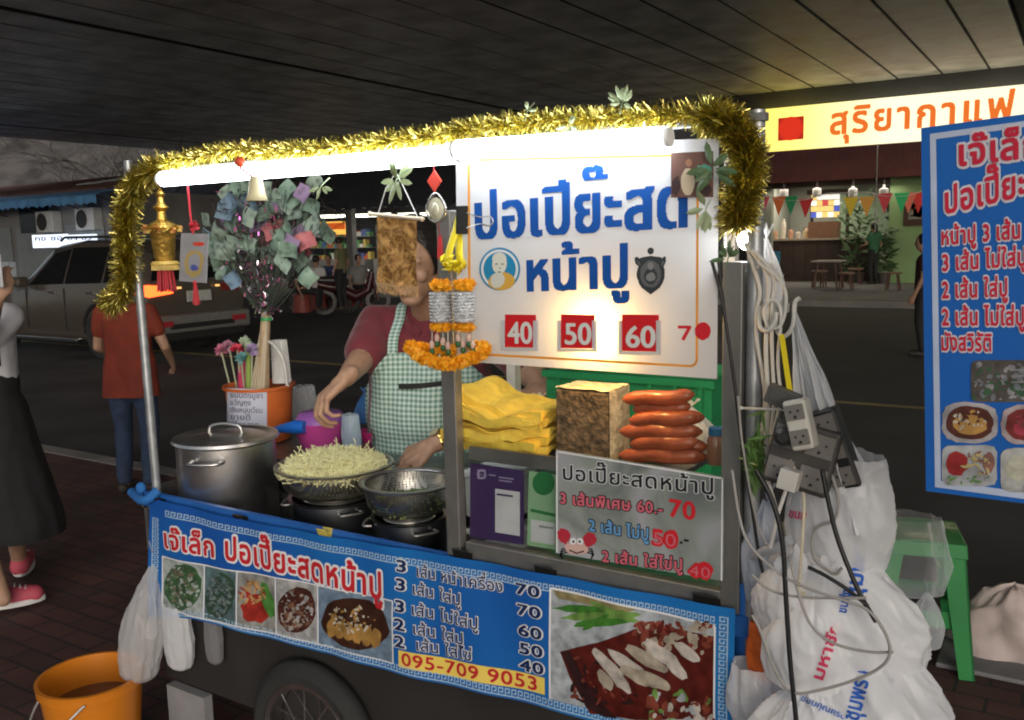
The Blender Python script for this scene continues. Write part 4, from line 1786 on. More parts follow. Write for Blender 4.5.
for i, (nm, x0, x1, ms, lab) in enumerate(ph):
    g = MB()
    k = 6
    for j in range(k):
        xa_, xb_ = x0 + (x1 - x0) * j / k, x0 + (x1 - x0) * (j + 1) / k
        g.quad(bplane((xa_, by(xa_)), 0), bplane((xb_, by(xb_)), 0), bplane((xb_, ty(xb_)), 0), bplane((xa_, ty(xa_)), 0), 0)
    cx, cy = (x0 + x1) / 2, (ty((x0 + x1) / 2) + by((x0 + x1) / 2)) / 2
    rx, ry = (x1 - x0) * .47, 23 if i < 4 else 25
    if i == 2:
        g.m = 0
        blot(g, cx + 1, cy + 6, rx * .9, 15, 1, 1, bplane, .2)
        blot(g, cx + 10, cy - 2, 6, 18, 3, 1.4, bplane, -.3)
        scatter(g, inell(cx - 4, cy - 10, 13, 12), cx - 18, cx + 12, cy - 22, cy + 5, 60, [2, 2, 1], 2, bplane, .7, 1.5, 5, 5)
    else:
        blot(g, cx, cy, rx, ry, 1, 1, bplane, .2, .04, 24)
        if i == 4:
            for q in range(6):
                blot(g, cx - 24 + q * 9, cy + 4 + q * 2, 5.5, 10, 2, 1.4 + .05 * q, bplane, .1, .15)
            scatter(g, inell(cx - 3, cy - 5, 26, 15), cx - 32, cx + 30, cy - 20, cy + 12, 140, [3, 3, 2, 1], 2, bplane, .6, 1.7, 9)
        else:
            scatter(g, inell(cx, cy, rx * .95, ry * .95), x0, x1, cy - ry, cy + ry, 380, [1, 2, 1, 3, 0], 2, bplane, .5, 2.1, 20 + i)
    g.build('food_picture', ms, bn, warp=ripple, label=lab)
g = MB()
for (xa_, ya_), (xb_, yb_) in (((164, ty(164) - 1), (397, ty(397) - 1)), ((164, by(164)), (397, by(397)))):
    for j in range(24):
        u, v_ = j / 24, (j + 1) / 24
        x0, x1, y0, y1 = xa_ + (xb_ - xa_) * u, xa_ + (xb_ - xa_) * v_, ya_ + (yb_ - ya_) * u, ya_ + (yb_ - ya_) * v_
        g.quad(bplane((x0, y0 + 1.3), .6), bplane((x1, y1 + 1.3), .6), bplane((x1, y1), .6), bplane((x0, y0), .6))
for xx in (164.5, 208, 241, 278, 320, 397):
    g.quad(bplane((xx - .7, by(xx)), .7), bplane((xx + .7, by(xx)), .7), bplane((xx + .7, ty(xx)), .7), bplane((xx - .7, ty(xx)), .7))
g.build('picture_frame', i_white, bn, warp=ripple)
# the large picture at the right
ms = fp('big', (.4, .44, .47), (.1, .012, .008), (.42, .36, .28), (.06, .22, .03), (.22, .05, .03), (.55, .5, .45), (.3, .25, .12), (.03, .01, .01), (.16, .3, .07))
g = MB()
t2 = lambda x: 587 + (x - 552) * .225
b2 = lambda x: 697 + (x - 552) * .262
k = 12
for j in range(k):
    xa_, xb_ = 553 + 163 * j / k, 553 + 163 * (j + 1) / k
    g.quad(bplane((xa_, b2(xa_)), 0), bplane((xb_, b2(xb_)), 0), bplane((xb_, t2(xb_)), 0), bplane((xa_, t2(xa_)), 0), 0)


def lpoly(mb, pts, m, layer):
    q = [bplane(p, layer) for p in pts]
    c = sum(q, V((0, 0, 0))) / len(q)
    mb.add(q + [c], [(i, (i + 1) % len(q), len(q)) for i in range(len(q))][::-1], m)


lpoly(g, [(554, 589), (600, 599), (640, 608), (622, 612), (590, 604), (560, 598)], 6, .5)
for i, (x0, y0, x1, y1, w_) in enumerate(((556, 607, 630, 611, 4), (562, 617, 640, 613, 4.5), (575, 624, 634, 618, 4), (590, 600, 645, 622, 3.5), (583, 630, 612, 612, 3))):
    blot(g, (x0 + x1) / 2, (y0 + y1) / 2, math.hypot(x1 - x0, y1 - y0) / 2, w_, [3, 8][i % 2], .8 + .1 * i, bplane, math.atan2(y1 - y0, x1 - x0), .12, 14)
lpoly(g, [(562, 650), (600, 641), (650, 622), (716, 634), (716, 712), (690, 716), (640, 716), (592, 712), (572, 676)], 1, 1.4)
lpoly(g, [(563, 650), (572, 650), (598, 700), (620, 716), (606, 715), (588, 706)], 7, 1.7)
scatter(g, lambda x, y: x < 712, 640, 712, 614 + 8, 650, 90, [4, 4, 1, 2], 2, bplane, 1.5, 4, 44)
for i, (x, y, l, a_) in enumerate(((612, 664, 24, .75), (630, 660, 22, .6), (648, 655, 24, .55), (664, 652, 22, .7), (622, 676, 17, .8), (640, 672, 20, .5), (676, 662, 20, .9), (690, 650, 16, .6), (655, 676, 20, .5))):
    blot(g, x, y, l, 6, [5, 5, 2][i % 3], 3 + .1 * i, bplane, a_, .14, 14)
blot(g, 608, 678, 12, 6, 2, 3.9, bplane, .9)
scatter(g, lambda x, y: 650 < x < 714 and y < b2(x) - 3, 650, 714, 690, 730, 60, [0, 5, 8, 4], 2.4, bplane, 1.5, 5, 45)
scatter(g, lambda x, y: 575 < x < 640 and 655 < y < 700, 575, 640, 655, 700, 50, [7, 4, 1], 2.2, bplane, .8, 2.5, 46, 4)
g.build('food_picture', ms, bn, warp=ripple, label='large printed picture of dark red pork, pale strips and green onions')
g = MB()
for (x0, x1) in ((551, 553), (716, 718)):
    g.quad(bplane((x0, b2(x0)), 1), bplane((x1, b2(x1)), 1), bplane((x1, t2(x1)), 1), bplane((x0, t2(x0)), 1))
for j in range(12):
    xa_, xb_ = 552 + 165 * j / 12, 552 + 165 * (j + 1) / 12
    g.quad(bplane((xa_, t2(xa_) + 1), 1), bplane((xb_, t2(xb_) + 1), 1), bplane((xb_, t2(xb_) - 1), 1), bplane((xa_, t2(xa_) - 1), 1))
g.build('picture_frame', i_white, bn, warp=ripple)


# ---------------------------------------------------------------- clips
def clip(px, py, wpx, label, mt, hgt=.024, Y=YF - .006, wires=False, rot=0):
    c = P(px, py, Y)
    wd = wpx * mpp(px, py, Y)
    t = thing('binder_clip', label, 'clip', c, 'clips holding the menu banner')
    g = MB()
    prof = [(-.011, .0), (-.003, hgt), (.003, hgt), (.011, .0)]
    for s in range(3):
        (y0, z0), (y1, z1) = prof[s], prof[s + 1]
        nx = V((0, z1 - z0, -(y1 - y0)))
        g.slab([V((c.x - wd / 2, c.y + y0, c.z + hgt - z0 - .008)), V((c.x + wd / 2, c.y + y0, c.z + hgt - z0 - .008)), V((c.x + wd / 2, c.y + y1, c.z + hgt - z1 - .008)), V((c.x - wd / 2, c.y + y1, c.z + hgt - z1 - .008))], nx, .0012)
    g.tube([(c.x - wd / 2, c.y - .011, c.z + hgt - .008), (c.x + wd / 2, c.y - .011, c.z + hgt - .008)], .0022, 6)
    g.build('jaw', mt, t)
    if wires:
        g = MB()
        z = c.z + hgt - .008
        g.tube(spline([(c.x - wd * .25, c.y - .012, z), (c.x - wd * .22, c.y - .02, z - .02), (c.x, c.y - .022, z - .03), (c.x + wd * .22, c.y - .02, z - .02), (c.x + wd * .25, c.y - .012, z)], 4), .001, 5)
        g.build('wire_handle', steel, t)


blk = M('clip_black', (.012, .012, .012), .4)
clip(160, 503, 11, 'black binder clip at the left end of the menu banner, below the leaning pole', blk)
clip(241, 520, 14, 'black binder clip on the menu banner below the lidded stock pot', blk)
clip(325, 535, 13, 'yellow clip on the menu banner below the sprout colander', M('clip_yellow', (.55, .45, .1), .5))
clip(463, 556, 19, 'black binder clip on the menu banner at the foot of the glass case post', blk)
clip(546, 573, 21, 'black binder clip on the menu banner below the green card', blk)
clip(707, 602, 26, 'black binder clip at the right end of the menu banner', blk)
# ---------------------------------------------------------------- main white sign
YM = YF - .022
sign_m = M('sign_white', (.74, .75, .79), .38, var=.04, vs=2, translu=.42, spec=.4)
ms_ = thing('main_sign', 'white sign board with big blue Thai letters hung across the glass case', 'sign', P(585, 370, YM))
g = MB()
g.quad(P(457, 361, YM), P(717, 379, YM), P(719, 138, YM), P(456, 150, YM))
g.build('board', sign_m, ms_)
mpl = lambda q: P(q[0], q[1], YM)
mpl2 = lambda q, L_: P(q[0], q[1], YM) + V((0, -.001 - .0006 * L_, 0))
i_sb = ink('sign_blue', (.008, .07, .3))
g = MB()
b0 = P(478, 238, YM)
exs = (P(692, 226, YM) - P(474, 239, YM)) / text_rects('ปอเปียะสด', (.055, .022), .03)[1]
text(g, 'ปอเปียะสด', P(474, 239, YM), P(692, 226, YM), 37 * mpp(560, 230, YM), 0, .56, (.055, .022), lift=lf1, track=.03)
text(g, '๊', P(609, 224, YM), P(609, 224, YM), 38 * mpp(560, 230, YM), 0, .56, (.03, .012), lift=lf1, ex=exs * 1.15)
g.build('lettering', i_sb, ms_)
g = MB()
text(g, 'หน้าปู', P(525, 291, YM), P(632, 287, YM), 31 * mpp(560, 280, YM), 0, .56, (.055, .022), lift=lf1, track=.03)
g.build('lettering', i_sb, ms_)
i_or = ink('sign_orange', (.75, .32, .05))


def stroke(mb, pts, wpx, plane, layer, m=0):
    for a, b_ in zip(pts, pts[1:]):
        d = V((b_[0] - a[0], b_[1] - a[1]))
        n_ = V((-d.y, d.x)).normalized() * wpx / 2
        e = d.normalized() * wpx * .3
        q = [(a[0] - n_.x - e.x, a[1] - n_.y - e.y), (b_[0] - n_.x + e.x, b_[1] - n_.y + e.y), (b_[0] + n_.x + e.x, b_[1] + n_.y + e.y), (a[0] + n_.x - e.x, a[1] + n_.y - e.y)]
        mb.add([plane(p, layer) for p in q[::-1]], [(0, 1, 2, 3)], m)


g = MB()
arc = lambda cx, cy, r_, a0, a1: [(cx + r_ * math.cos(math.radians(a0 + (a1 - a0) * i / 6)), cy + r_ * math.sin(math.radians(a0 + (a1 - a0) * i / 6))) for i in range(7)]
stroke(g, [(469, 165), (470, 345)] + arc(477, 346, 7, 180, 90) + [(477, 354), (690, 366)] + arc(690, 359, 7, 90, 0) + [(697, 359), (698, 165)] + arc(691, 162, 7, 0, -90) + [(691, 155), (480, 160)], 2.4, mpl2, .3)
g.build('border_line', i_or, ms_)
# round portrait emblem
g = MB()
blot(g, 500, 269, 20.5, 21.5, 0, .2, mpl2, 0, 0, 40)
blot(g, 500, 269, 18.6, 19.5, 1, .5, mpl2, 0, 0, 40)
blot(g, 500, 269, 16.2, 17, 0, .8, mpl2, 0, 0, 40)
blot(g, 502, 281, 13.5, 9, 2, 1.1, mpl2, -.1, .03, 20)
blot(g, 498, 280, 7, 8, 3, 1.4, mpl2, .5, .03, 20)
blot(g, 500, 264, 7.4, 10, 4, 1.7, mpl2, .05, .02, 24)
blot(g, 500, 259, 7.2, 6.5, 4, 1.72, mpl2, .05, .02, 24)
for x, y, rx, ry in ((497, 264, 1.6, .7), (503, 264, 1.6, .7), (500, 272, 2.2, .6), (500.5, 268, .9, .6)):
    blot(g, x, y, rx, ry, 5, 2, mpl2, 0, 0, 10)
g.build('emblem', [ink('em_blue', (.02, .22, .42)), ink('em_white', (.65, .68, .7)), ink('em_orange', (.6, .35, .06)), ink('em_pale', (.55, .56, .5)), ink('em_skin', (.62, .62, .55)), ink('em_line', (.12, .14, .15))], ms_)
# amulet emblem
g = MB()
mplA = mpl2
blot(g, 651, 251, 3.3, 3.5, 0, 1, mplA, 0, .05, 14)
blot(g, 651, 259, 12, 3, 0, .4, mplA, .0, .1, 16)
blot(g, 651, 274, 14, 17, 0, .5, mplA, 0, .03, 30)
g.add([mplA(p, .6) for p in ((641, 287), (651, 294.5), (661, 287))][::-1], [(0, 1, 2)], 0)
blot(g, 651, 274, 10.5, 13.5, 1, .9, mplA, 0, .04, 26)
blot(g, 651, 276, 6.5, 8, 0, 1.2, mplA, 0, .08, 20)
blot(g, 651, 266, 3, 4, 2, 1.5, mplA, 0, .08, 14)
blot(g, 651, 277, 5, 4.5, 2, 1.5, mplA, 0, .12, 14)
for sx in (-1, 1):
    blot(g, 651 + sx * 12, 262, 3, 6, 0, .7, mplA, sx * .5, .2, 12)
    blot(g, 651 + sx * 12, 263, 1.2, 3, 1, 1.1, mplA, sx * .5, .2, 12)
g.build('amulet_print', [ink('am_dark', (.04, .045, .05)), ink('am_mid', (.11, .115, .12)), ink('am_light', (.2, .2, .2))], ms_)
g = MB()
stroke(g, [(679, 327), (690, 327)], 3, mpl2, .3)
stroke(g, [(690, 327), (683.5, 339)], 3.4, mpl2, .4)
blot(g, 703, 331, 8, 9, 0, .4, mpl2, 0, .04, 24)
g.build('painted_price', ink('paint_red', (.55, .02, .03)), ms_)
# price plates in clear holders
for s, x0, x1, y0, y1 in (('40', 505, 535.5, 314.5, 347), ('50', 561, 594.5, 314.5, 348), ('60', 622, 658.5, 314.5, 351)):
    t = thing('price_plate', 'red price plate reading %s in a clear holder on the white sign' % s, 'price plate', P((x0 + x1) / 2, y1, YM), 'red price plates on the white sign')
    g = MB()
    pl_ = lambda q, L_: P(q[0], q[1], YM - .006) + V((0, -.0006 * L_, 0))
    g.slab([pl_((x0, y1), 0), pl_((x1, y1 + .6), 0), pl_((x1, y0 + .4), 0), pl_((x0, y0), 0)], (0, -1, 0), .002)
    g.build('plate', ink('plate_red', (.55, .015, .02)), t)
    g = MB()
    text(g, s, P(x0 + 3.5, y1 - 4, YM - .006), P(x1 - 2.5, y1 - 3.6, YM - .006), 22 * mpp(x0, y1, YM), 0, .73, (.03, .025), lift=V((0, -.0014, 0)))
    g.build('number', ink('plate_grey', (.6, .6, .58)), t)
    g = MB()
    for q in ([(x0 - 3.5, y0 + 6), (x0 - .5, y0 + 6), (x0 - .5, y1 + 1), (x0 - 3.5, y1 + 1)], [(x1 - 2, y0 + 6), (x1 + 2, y0 + 6), (x1 + 2, y1 + 1), (x1 - 2, y1 + 1)], [(x0 - 3.5, y1 + .5), (x1 + 2, y1 + 1), (x1 + 2, y1 + 4), (x0 - 3.5, y1 + 3.5)]):
        g.slab([pl_(p, 3) for p in q[::-1]], (0, -1, 0), .005)
    g.build('holder', M('acrylic_holder', (.7, .7, .72), .15, trans=.35, var=0), t)
# picture pinned at the sign corner
g = MB()
ms = [ink('ph_brown', (.14, .075, .06)), ink('ph_cream', (.5, .4, .28)), ink('ph_green', (.1, .3, .22)), ink('ph_dark', (.05, .03, .03)), ink('ph_tan', (.3, .16, .1))]
yp = YM - .008
ppl = lambda q, L_: P(q[0], q[1], yp) + V((0, -.0008 * L_, 0))
g.slab([ppl((671, 197.5), 0), ppl((713, 197), 0), ppl((713, 151), 0), ppl((671, 153), 0)], (0, -1, 0), .002, 0)
blot(g, 688, 182, 7, 14, 1, 1, ppl, 0, .05)
blot(g, 689, 163, 3.4, 4, 4, 1.3, ppl, 0, .05)
blot(g, 704, 172, 8, 8, 2, .8, ppl, .4, .2)
blot(g, 676, 186, 5, 10, 3, .8, ppl, 0, .2)
blot(g, 706, 190, 6, 6, 3, .9, ppl, 0, .2)
top(g, 'pinned_photograph', ms, 'small brown photograph of a figure pinned at the upper right corner of the white sign', 'photograph')
# black bulldog clip at the left edge of the sign
t = thing('bulldog_clip', 'black bulldog clip with silver wire arms gripping the left edge of the white sign', 'clip', P(465, 222, YM - .01))
g = MB()
g.slab([P(458, 234, YM - .012), P(467, 234, YM - .008), P(467, 206, YM - .008), P(458, 206, YM - .012)], (-.2, -1, 0), .003)
g.slab([P(456, 234, YM - .012), P(458.5, 234, YM - .014), P(458.5, 206, YM - .014), P(456, 206, YM - .012)], (-1, -.3, 0), .02)
g.build('jaw', blk, t)
g = MB()
g.tube(spline([P(467, 213, YM - .014), P(480, 217, YM - .022), P(489, 216, YM - .024), P(493, 221, YM - .024), P(489, 226, YM - .024), P(480, 224, YM - .022), P(467, 228, YM - .014)], 6), .0014, 6)
g.build('wire_handle', steel, t)

# ---------------------------------------------------------------- lamps of the cart
tube_m = M('led_tube', (.95, .95, .95), .4, var=0, emit=(.88, .95, 1), es=19)
TZ = ZTOP - .012


def batten(xa_, xb_, y, z0, z1, label, r_=.0165):
    t = thing('tube_lamp', label, 'lamp', ((xa_ + xb_) / 2, y, (z0 + z1) / 2), 'glowing tube lamps along the cart top')
    g = MB()
    g.tube([(xa_, y, z0), (xb_, y, z1)], r_, 12)
    g.build('tube', tube_m, t, smooth=60)
    g = MB()
    g.tube([(xa_ - .012, y, z0), (xa_ + .003, y, z0)], r_ - .002, 12)
    g.build('end_cap', M('cap_white', (.8, .8, .78), .5), t, smooth=40)
    g = MB()
    g.tube([(xb_ - .003, y, z1), (xb_ + .012, y, z1)], r_ - .002, 12)
    g.build('end_cap', M('cap_white', (.8, .8, .78), .5), t, smooth=40)


L0, L1 = P(163, 179, YF - .02), P(457, 154, YF - .02)
batten(L0.x, L1.x, YF - .02, L0.z, L1.z, 'long glowing tube lamp over the stock pot and the money tree', .02)
L2, L3 = P(462, 150, YF - .045), P(668, 138, YF - .045)
batten(L2.x, L3.x, YF - .06, L2.z, L3.z, 'glowing tube lamp along the top of the white sign', .019)
L4, L5 = P(470, 152, YF + .2), P(700, 139, YF + .2)
batten(L4.x, L5.x, YF + .2, ZTOP - .03, ZTOP - .03, 'glowing tube lamp inside the glass case behind the white sign', .012)
# warm bulb behind the sign
c = P(606, 313, YM + .048)
t = thing('warm_bulb', 'warm glowing bulb shining through the white sign between the 50 and 60 plates', 'lamp', c)
g = MB()
g.ball(c, (.022, .022, .028), 16, 12)
g.build('bulb', M('warm_glass', (1, .8, .4), .3, var=0, emit=(1, .62, .2), es=22), t, smooth=60)
g = MB()
g.lathe(c + V((0, 0, .024)), [(.014, 0), (.015, .03), (.008, .04), (.004, .06)], 12)
g.tube([c + V((0, 0, .08)), c + V((0, .02, .2)), (c.x, c.y + .02, ZTOP)], .003, 6)
g.build('socket', blk, t)
lamp('bulb_light', 'POINT', c + V((0, -.012, -.03)), 5, (1, .55, .16), .02)
c = P(748, 240, YF + .06)
t = thing('round_bulb', 'white round bulb glowing beside the right cart pole', 'lamp', c)
g = MB()
g.ball(c, .019, 16, 12)
g.build('bulb', M('white_glow', (1, 1, 1), .3, var=0, emit=(1, .98, .95), es=45), t, smooth=60)
g = MB()
g.lathe(c + V((0, 0, .015)), [(.012, 0), (.012, .03), (.004, .045)], 12)
g.tube([c + V((0, 0, .05)), (c.x, c.y, ZTOP)], .003, 6)
g.build('socket', M('cap_white', (.6, .6, .58)), t)

# ---------------------------------------------------------------- food in the case
egg_m = M('egg_sheet', (.88, .58, .08), .55, var=.2, vs=30, bump=.4, bs=60)
ordn = ['topmost', 'second from the top', 'third from the top', 'fourth from the top', 'fifth from the top', 'sixth from the top', 'fourth from the bottom', 'third from the bottom', 'second from the bottom', 'lowest']
ex0, ex1 = P(459, 420, YF + .1).x, P(553, 420, YF + .1).x
NE = 10
for k in range(NE):
    g = MB()
    ph_ = k * 1.7

    def lay(u, v, k=k, ph_=ph_, up=True):
        x = ex0 + (ex1 - ex0) * u
        sag = 1.0 - .30 * math.sin(min(1, u * 1.15) * PI * .5) - .12 * math.sin(u * PI) + .06 * u
        zt_ = (P(459, 387, YF + .1).z - ZS) * sag
        z = ZS + .004 + zt_ * (NE - k - (0 if up else .93)) / NE + .004 * math.sin(u * 17 + ph_) + .003 * math.sin(v * 9 + u * 7 + ph_)
        yy = YF + .06 + .2 * v + .012 * math.sin(u * 5 + ph_) * (1 - v) + .016 * math.sin(ph_ * 3)
        return (x + .01 * math.sin(ph_ * 2), yy, z - (.010 if not up and v < .1 else 0))
    nu, nv = 40, 10
    vs, fs = [], []
    loop = [(v / nv, True) for v in range(nv, -1, -1)] + [(v / nv, False) for v in range(nv + 1)]
    for i in range(nu + 1):
        for v, up_ in loop:
            q = lay(i / nu, max(v, .0), up=up_)
            vs.append(q)
    m_ = len(loop)
    for i in range(nu):
        for j in range(m_ - 1):
            fs.append((i * m_ + j, (i + 1) * m_ + j, (i + 1) * m_ + j + 1, i * m_ + j + 1))
    fs.append(tuple(range(m_)))
    fs.append(tuple(nu * m_ + j for j in range(m_ - 1, -1, -1)))
    g.add(vs, fs)
    top(g, 'egg_sheet', egg_m, 'wavy yellow egg sheet, %s of the stack in the glass case' % ordn[k], 'egg sheet', group='stacked egg sheets in the glass case', smooth=70)
# brown block
bk = thing('pressed_block', 'square block with brown speckled sides and a pale top between egg sheets and sausages', 'food block', P(585, 455, YF + .07))
g = MB()
x0, x1 = P(556, 430, YF + .06).x, P(608, 430, YF + .06).x
zt_ = P(580, 391, YF + .06).z
nn = 14


def face(u, v):
    return None


bm_block = M('block_side', (.13, .085, .05), .8, var=.75, vs=70, bump=.8, bs=90)
g.box((x0, YF + .06, ZS + .002), (x1, YF + .16, zt_))
g.build('side', bm_block, bk, bevel=.004)
g = MB()
g.grid(lambda u, v: (x0 - .001 + (x1 - x0 + .002) * u, YF + .059 + .102 * v, zt_ + .004 + .004 * noise.noise(V((u * 5, v * 5, 3)))), 16, 10)
g.grid(lambda u, v: (x1 + .0035, YF + .061 + .098 * u, ZS + .004 + (zt_ - ZS) * v), 2, 2)
g.build('pale_faces', M('block_pale', (.75, .6, .38), .7, var=.3, vs=50, bump=.5, bs=80), bk)  # top and right end in a paler colour
# sausages
saus_m = M('sausage_skin', (.33, .075, .03), .38, var=.35, vs=30, coat=.12, bump=.15, bs=40)
sl_ = [((623, 399), (694, 395), .07, 7, 'topmost sausage of the pile, slightly bowed'), ((633, 409), (690, 407), .08, 7, 'sausage just under the topmost one'), ((629, 420), (697, 416), .06, 7, 'sausage in the third layer of the pile, at the front'),
       ((640, 419), (704, 417), .11, 7, 'sausage in the third layer of the pile, behind the front one'), ((620, 431), (698, 430), .06, 7.4, 'orange ended sausage in the fourth layer of the pile'), ((630, 443), (697, 441), .055, 7.2, 'dark front sausage in the fifth layer of the pile'),
       ((640, 444), (707, 447), .1, 7.2, 'sausage in the fifth layer sticking out to the right'), ((619, 455), (700, 455), .055, 7.4, 'front sausage in the bottom layer of the pile'), ((640, 455), (706, 457), .1, 7.2, 'rear sausage in the bottom layer of the pile'), ((632, 431), (702, 432), .1, 7, 'rear sausage in the fourth layer of the pile')]
for a, b_, dy, r_, lab in sl_:
    A_, B_ = P(a[0], a[1], YF + dy), P(b_[0], b_[1], YF + dy)
    rr_ = r_ * mpp(a[0], a[1], YF + dy) * 1.02
    pts, rad = [], []
    for i in range(17):
        u = i / 16
        pts.append(A_.lerp(B_, u) + V((0, .004 * math.sin(u * 7), -.001 * math.sin(u * PI) + .0015 * math.sin(u * 9 + dy * 70))))
        e = min(u, 1 - u)
        rad.append(rr_ * (.25 if e == 0 else .72 if e < .07 else .93 if e < .13 else 1) * (1 + .04 * math.sin(u * 15 + dy * 90)))
    g = MB()
    g.tube(pts, rad, 14)
    top(g, 'sausage', saus_m, lab, 'sausage', group='sausages piled in the glass case', smooth=70)


# crumpled plastic bags
bag_w = film('white_bag', (.88, .89, .92), .2, .2, .9, 20)
bag_clear = film('clear_bag', (.8, .83, .88), .72, .2, .8, 26)
bag_milky = film('milky_bag', (.84, .85, .88), .4, .2, .7, 24)


def ridge(p):
    return (1 - min(1, abs(noise.noise(p)) * 2.2)) ** 3


def bag(name, c, size, label, mat, seed, cat='plastic bag', knot=True, neck=.0, group=None, creases=9, amp=.1, lean=(0, 0), seg=120, rings=84, rest=False):
    """a soft bag hanging or slumping: c = bottom centre, creases run up to the knot"""
    rb = random.Random(seed)
    sx, sy, sz = size
    c = V(c)
    g = MB()
    ph_ = [(rb.uniform(2, creases * 1.5), rb.uniform(0, 6.28), rb.uniform(.4, 1)) for _ in range(7)]
    vs, fs = [], []
    for i in range(rings + 1):
        v = i / rings
        if v < .12:
            rad = math.sin(v / .12 * PI / 2) ** .7 * .85
        elif v < .45:
            rad = .85 + .15 * math.sin((v - .12) / .33 * PI / 2)
        else:
            k = (v - .45) / .55
            rad = 1 - (1 - (.10 if knot else .8)) * (k ** 1.35)
        for j in range(seg):
            a = 2 * PI * j / seg
            cr = sum(w_ * math.sin(round(f) * a + p + v * 2.2) for f, p, w_ in ph_) / 7
            nz = noise.noise(V((math.cos(a) * 2.2, math.sin(a) * 2.2, v * 4 + seed))) + .5 * noise.noise(V((math.cos(a) * 6, math.sin(a) * 6, v * 9 + seed)))
            r_ = rad * (1 + amp * (cr * (.9 + v * 1.4) + nz * .35))
            z = v * sz * (1 + .03 * nz)
            q3 = V((math.cos(a) * sx, math.sin(a) * sy, v * sz)) * 15
            q3 = V((q3.x + q3.z * .35 + seed, q3.y, q3.z * .38))
            r_ += amp * .85 * (ridge(q3) + .6 * ridge(q3 * 2.3) - .5)
            off = (lean[0] * v ** 1.5, lean[1] * v ** 1.5)
            vs.append(c + V((sx * r_ * math.cos(a) + off[0], sy * r_ * math.sin(a) + off[1], z)))
    for i in range(rings):
        for j in range(seg):
            j2 = (j + 1) % seg
            fs.append((i * seg + j, i * seg + j2, (i + 1) * seg + j2, (i + 1) * seg + j))
    g.add(vs, fs)
    if knot:
        tp = c + V((lean[0], lean[1], sz))
        n0 = len(g.v)
        kk = 20
        for s_ in range(2):
            an = rb.uniform(0, 6.28)
            g.grid(lambda u, v: tp + V((math.cos(an + s_ * 2.4) * (u - .2) * sx * .5 * v, math.sin(an + s_ * 2.4) * .4 * (u - .2) * sx * v, v * sz * .16 * (1 + .3 * math.sin(u * 9)))), 8, 4)
    return top(g, name, mat, label, cat, loc=c, group=group, smooth=75)


bag('plastic_bag', P(690, 442, YF + .3) + V((0, 0, -.02)), (.06, .05, .1), 'white plastic bag lying in the glass case behind the sausages', bag_w, 3)
bag('plastic_bag', P(540, 425, YF + .3) + V((0, 0, -.02)), (.05, .05, .085), 'small white plastic bag behind the right end of the egg sheets', bag_w, 4)
# sauce jar
c = P(716, 464, YF + .1)
t = thing('sauce_jar', 'jar of brown pink sauce with a blue lid beside the sausages', 'jar', c)
g = MB()
g.lathe(c, [(.001, 0), (.016, 0), (.018, .01), (.018, .05), (.014, .06), (.001, .06)], 20)
g.build('body', M('sauce', (.42, .2, .12), .2, coat=.5), t, smooth=40)
g = MB()
g.lathe(c + V((0, 0, .06)), [(.001, .014), (.015, .014), (.016, 0), (.001, 0)], 20)
g.build('lid', M('lid_blue', (.03, .2, .4), .4), t, smooth=40)
# green crate behind the case
gc = thing('green_crate', 'green plastic crate standing behind the glass case', 'crate', P(640, 420, YF + .7))
a, c = P(548, 470, YF + .7), P(712, 380, YF + .7)
grn = M('green_plastic', (.02, .28, .1), .4, var=.1, vs=5)
g = MB()
z0, z1 = ZT, P(640, 376, YF + .7).z
g.box((a.x, YF + .7, z0), (c.x, YF + .71, z1))
g.box((a.x, YF + 1.0, z0), (c.x, YF + 1.01, z1))
g.box((a.x, YF + .71, z0), (a.x + .01, YF + 1.0, z1))
g.box((c.x - .01, YF + .71, z0), (c.x, YF + 1.0, z1))
g.box((a.x + .01, YF + .71, z0), (c.x - .01, YF + 1.0, z0 + .01))
g.build('shell', grn, gc)
g = MB()
g.box((a.x - .01, YF + .69, z1 - .02), (c.x + .01, YF + .7, z1))
for i in range(7):
    x = a.x + (c.x - a.x) * (i + .5) / 7
    g.box((x, YF + .692, z0), (x + .012, YF + .7, z1 - .02))
g.build('rib', grn, gc)
st_ = thing('folding_table', 'low folding table under the green crate behind the cart', 'table', ((a.x + c.x) / 2, YF + .85, 0))
g = MB()
g.box((a.x - .05, YF + .68, ZT - .03), (c.x + .05, YF + 1.06, ZT - .002))
g.build('table_top', steel_d, st_)
for sx in (0, 1):
    for sy in (0, 1):
        g = MB()
        x = a.x + sx * (c.x - a.x)
        g.box((x - .015, YF + .7 + sy * .32, 0), (x + .015, YF + .73 + sy * .32, ZT - .03))
        g.build('leg', steel_d, st_)

# ---------------------------------------------------------------- cards behind the glass
t = thing('payment_card', 'purple payment card with a white panel standing behind the front glass', 'card', P(497, 545, YF + .03))
cpl = lambda q, L_: P(q[0], q[1], YF + .03) + V((0, -.0004 * L_, 0))
g = MB()
g.slab([cpl(p, 0) for p in ((470, 537), (523, 545), (523, 471), (470, 463))], (0, -1, 0), .004)
g.build('board', M('purple_card', (.05, .025, .1), .35, var=.1), t)
g = MB()
g.slab([cpl(p, 3) for p in ((495.5, 532), (520, 536), (520, 492), (495.5, 488.5))], (0, -1, 0), .0008)
g.build('white_panel', M('card_white', (.55, .54, .58), .5), t)
g = MB()
for x0, x1, y in ((498, 513, 494), (479, 487, 474), (490, 496, 474.5), (500, 514, 477), (500, 512, 480)):
    stroke(g, [(x0, y), (x1, y + (x1 - x0) * .13)], 2 if y == 494 else 1.3, cpl, 7, 0 if y == 494 else 1)
g.build('lettering', [M('card_ink', (.05, .03, .1), .5), M('card_lilac', (.3, .25, .4), .5)], t)
g = MB()
blot(g, 482, 474, 4.5, 5, 0, 5, cpl, 0, .02, 8, sq=6)
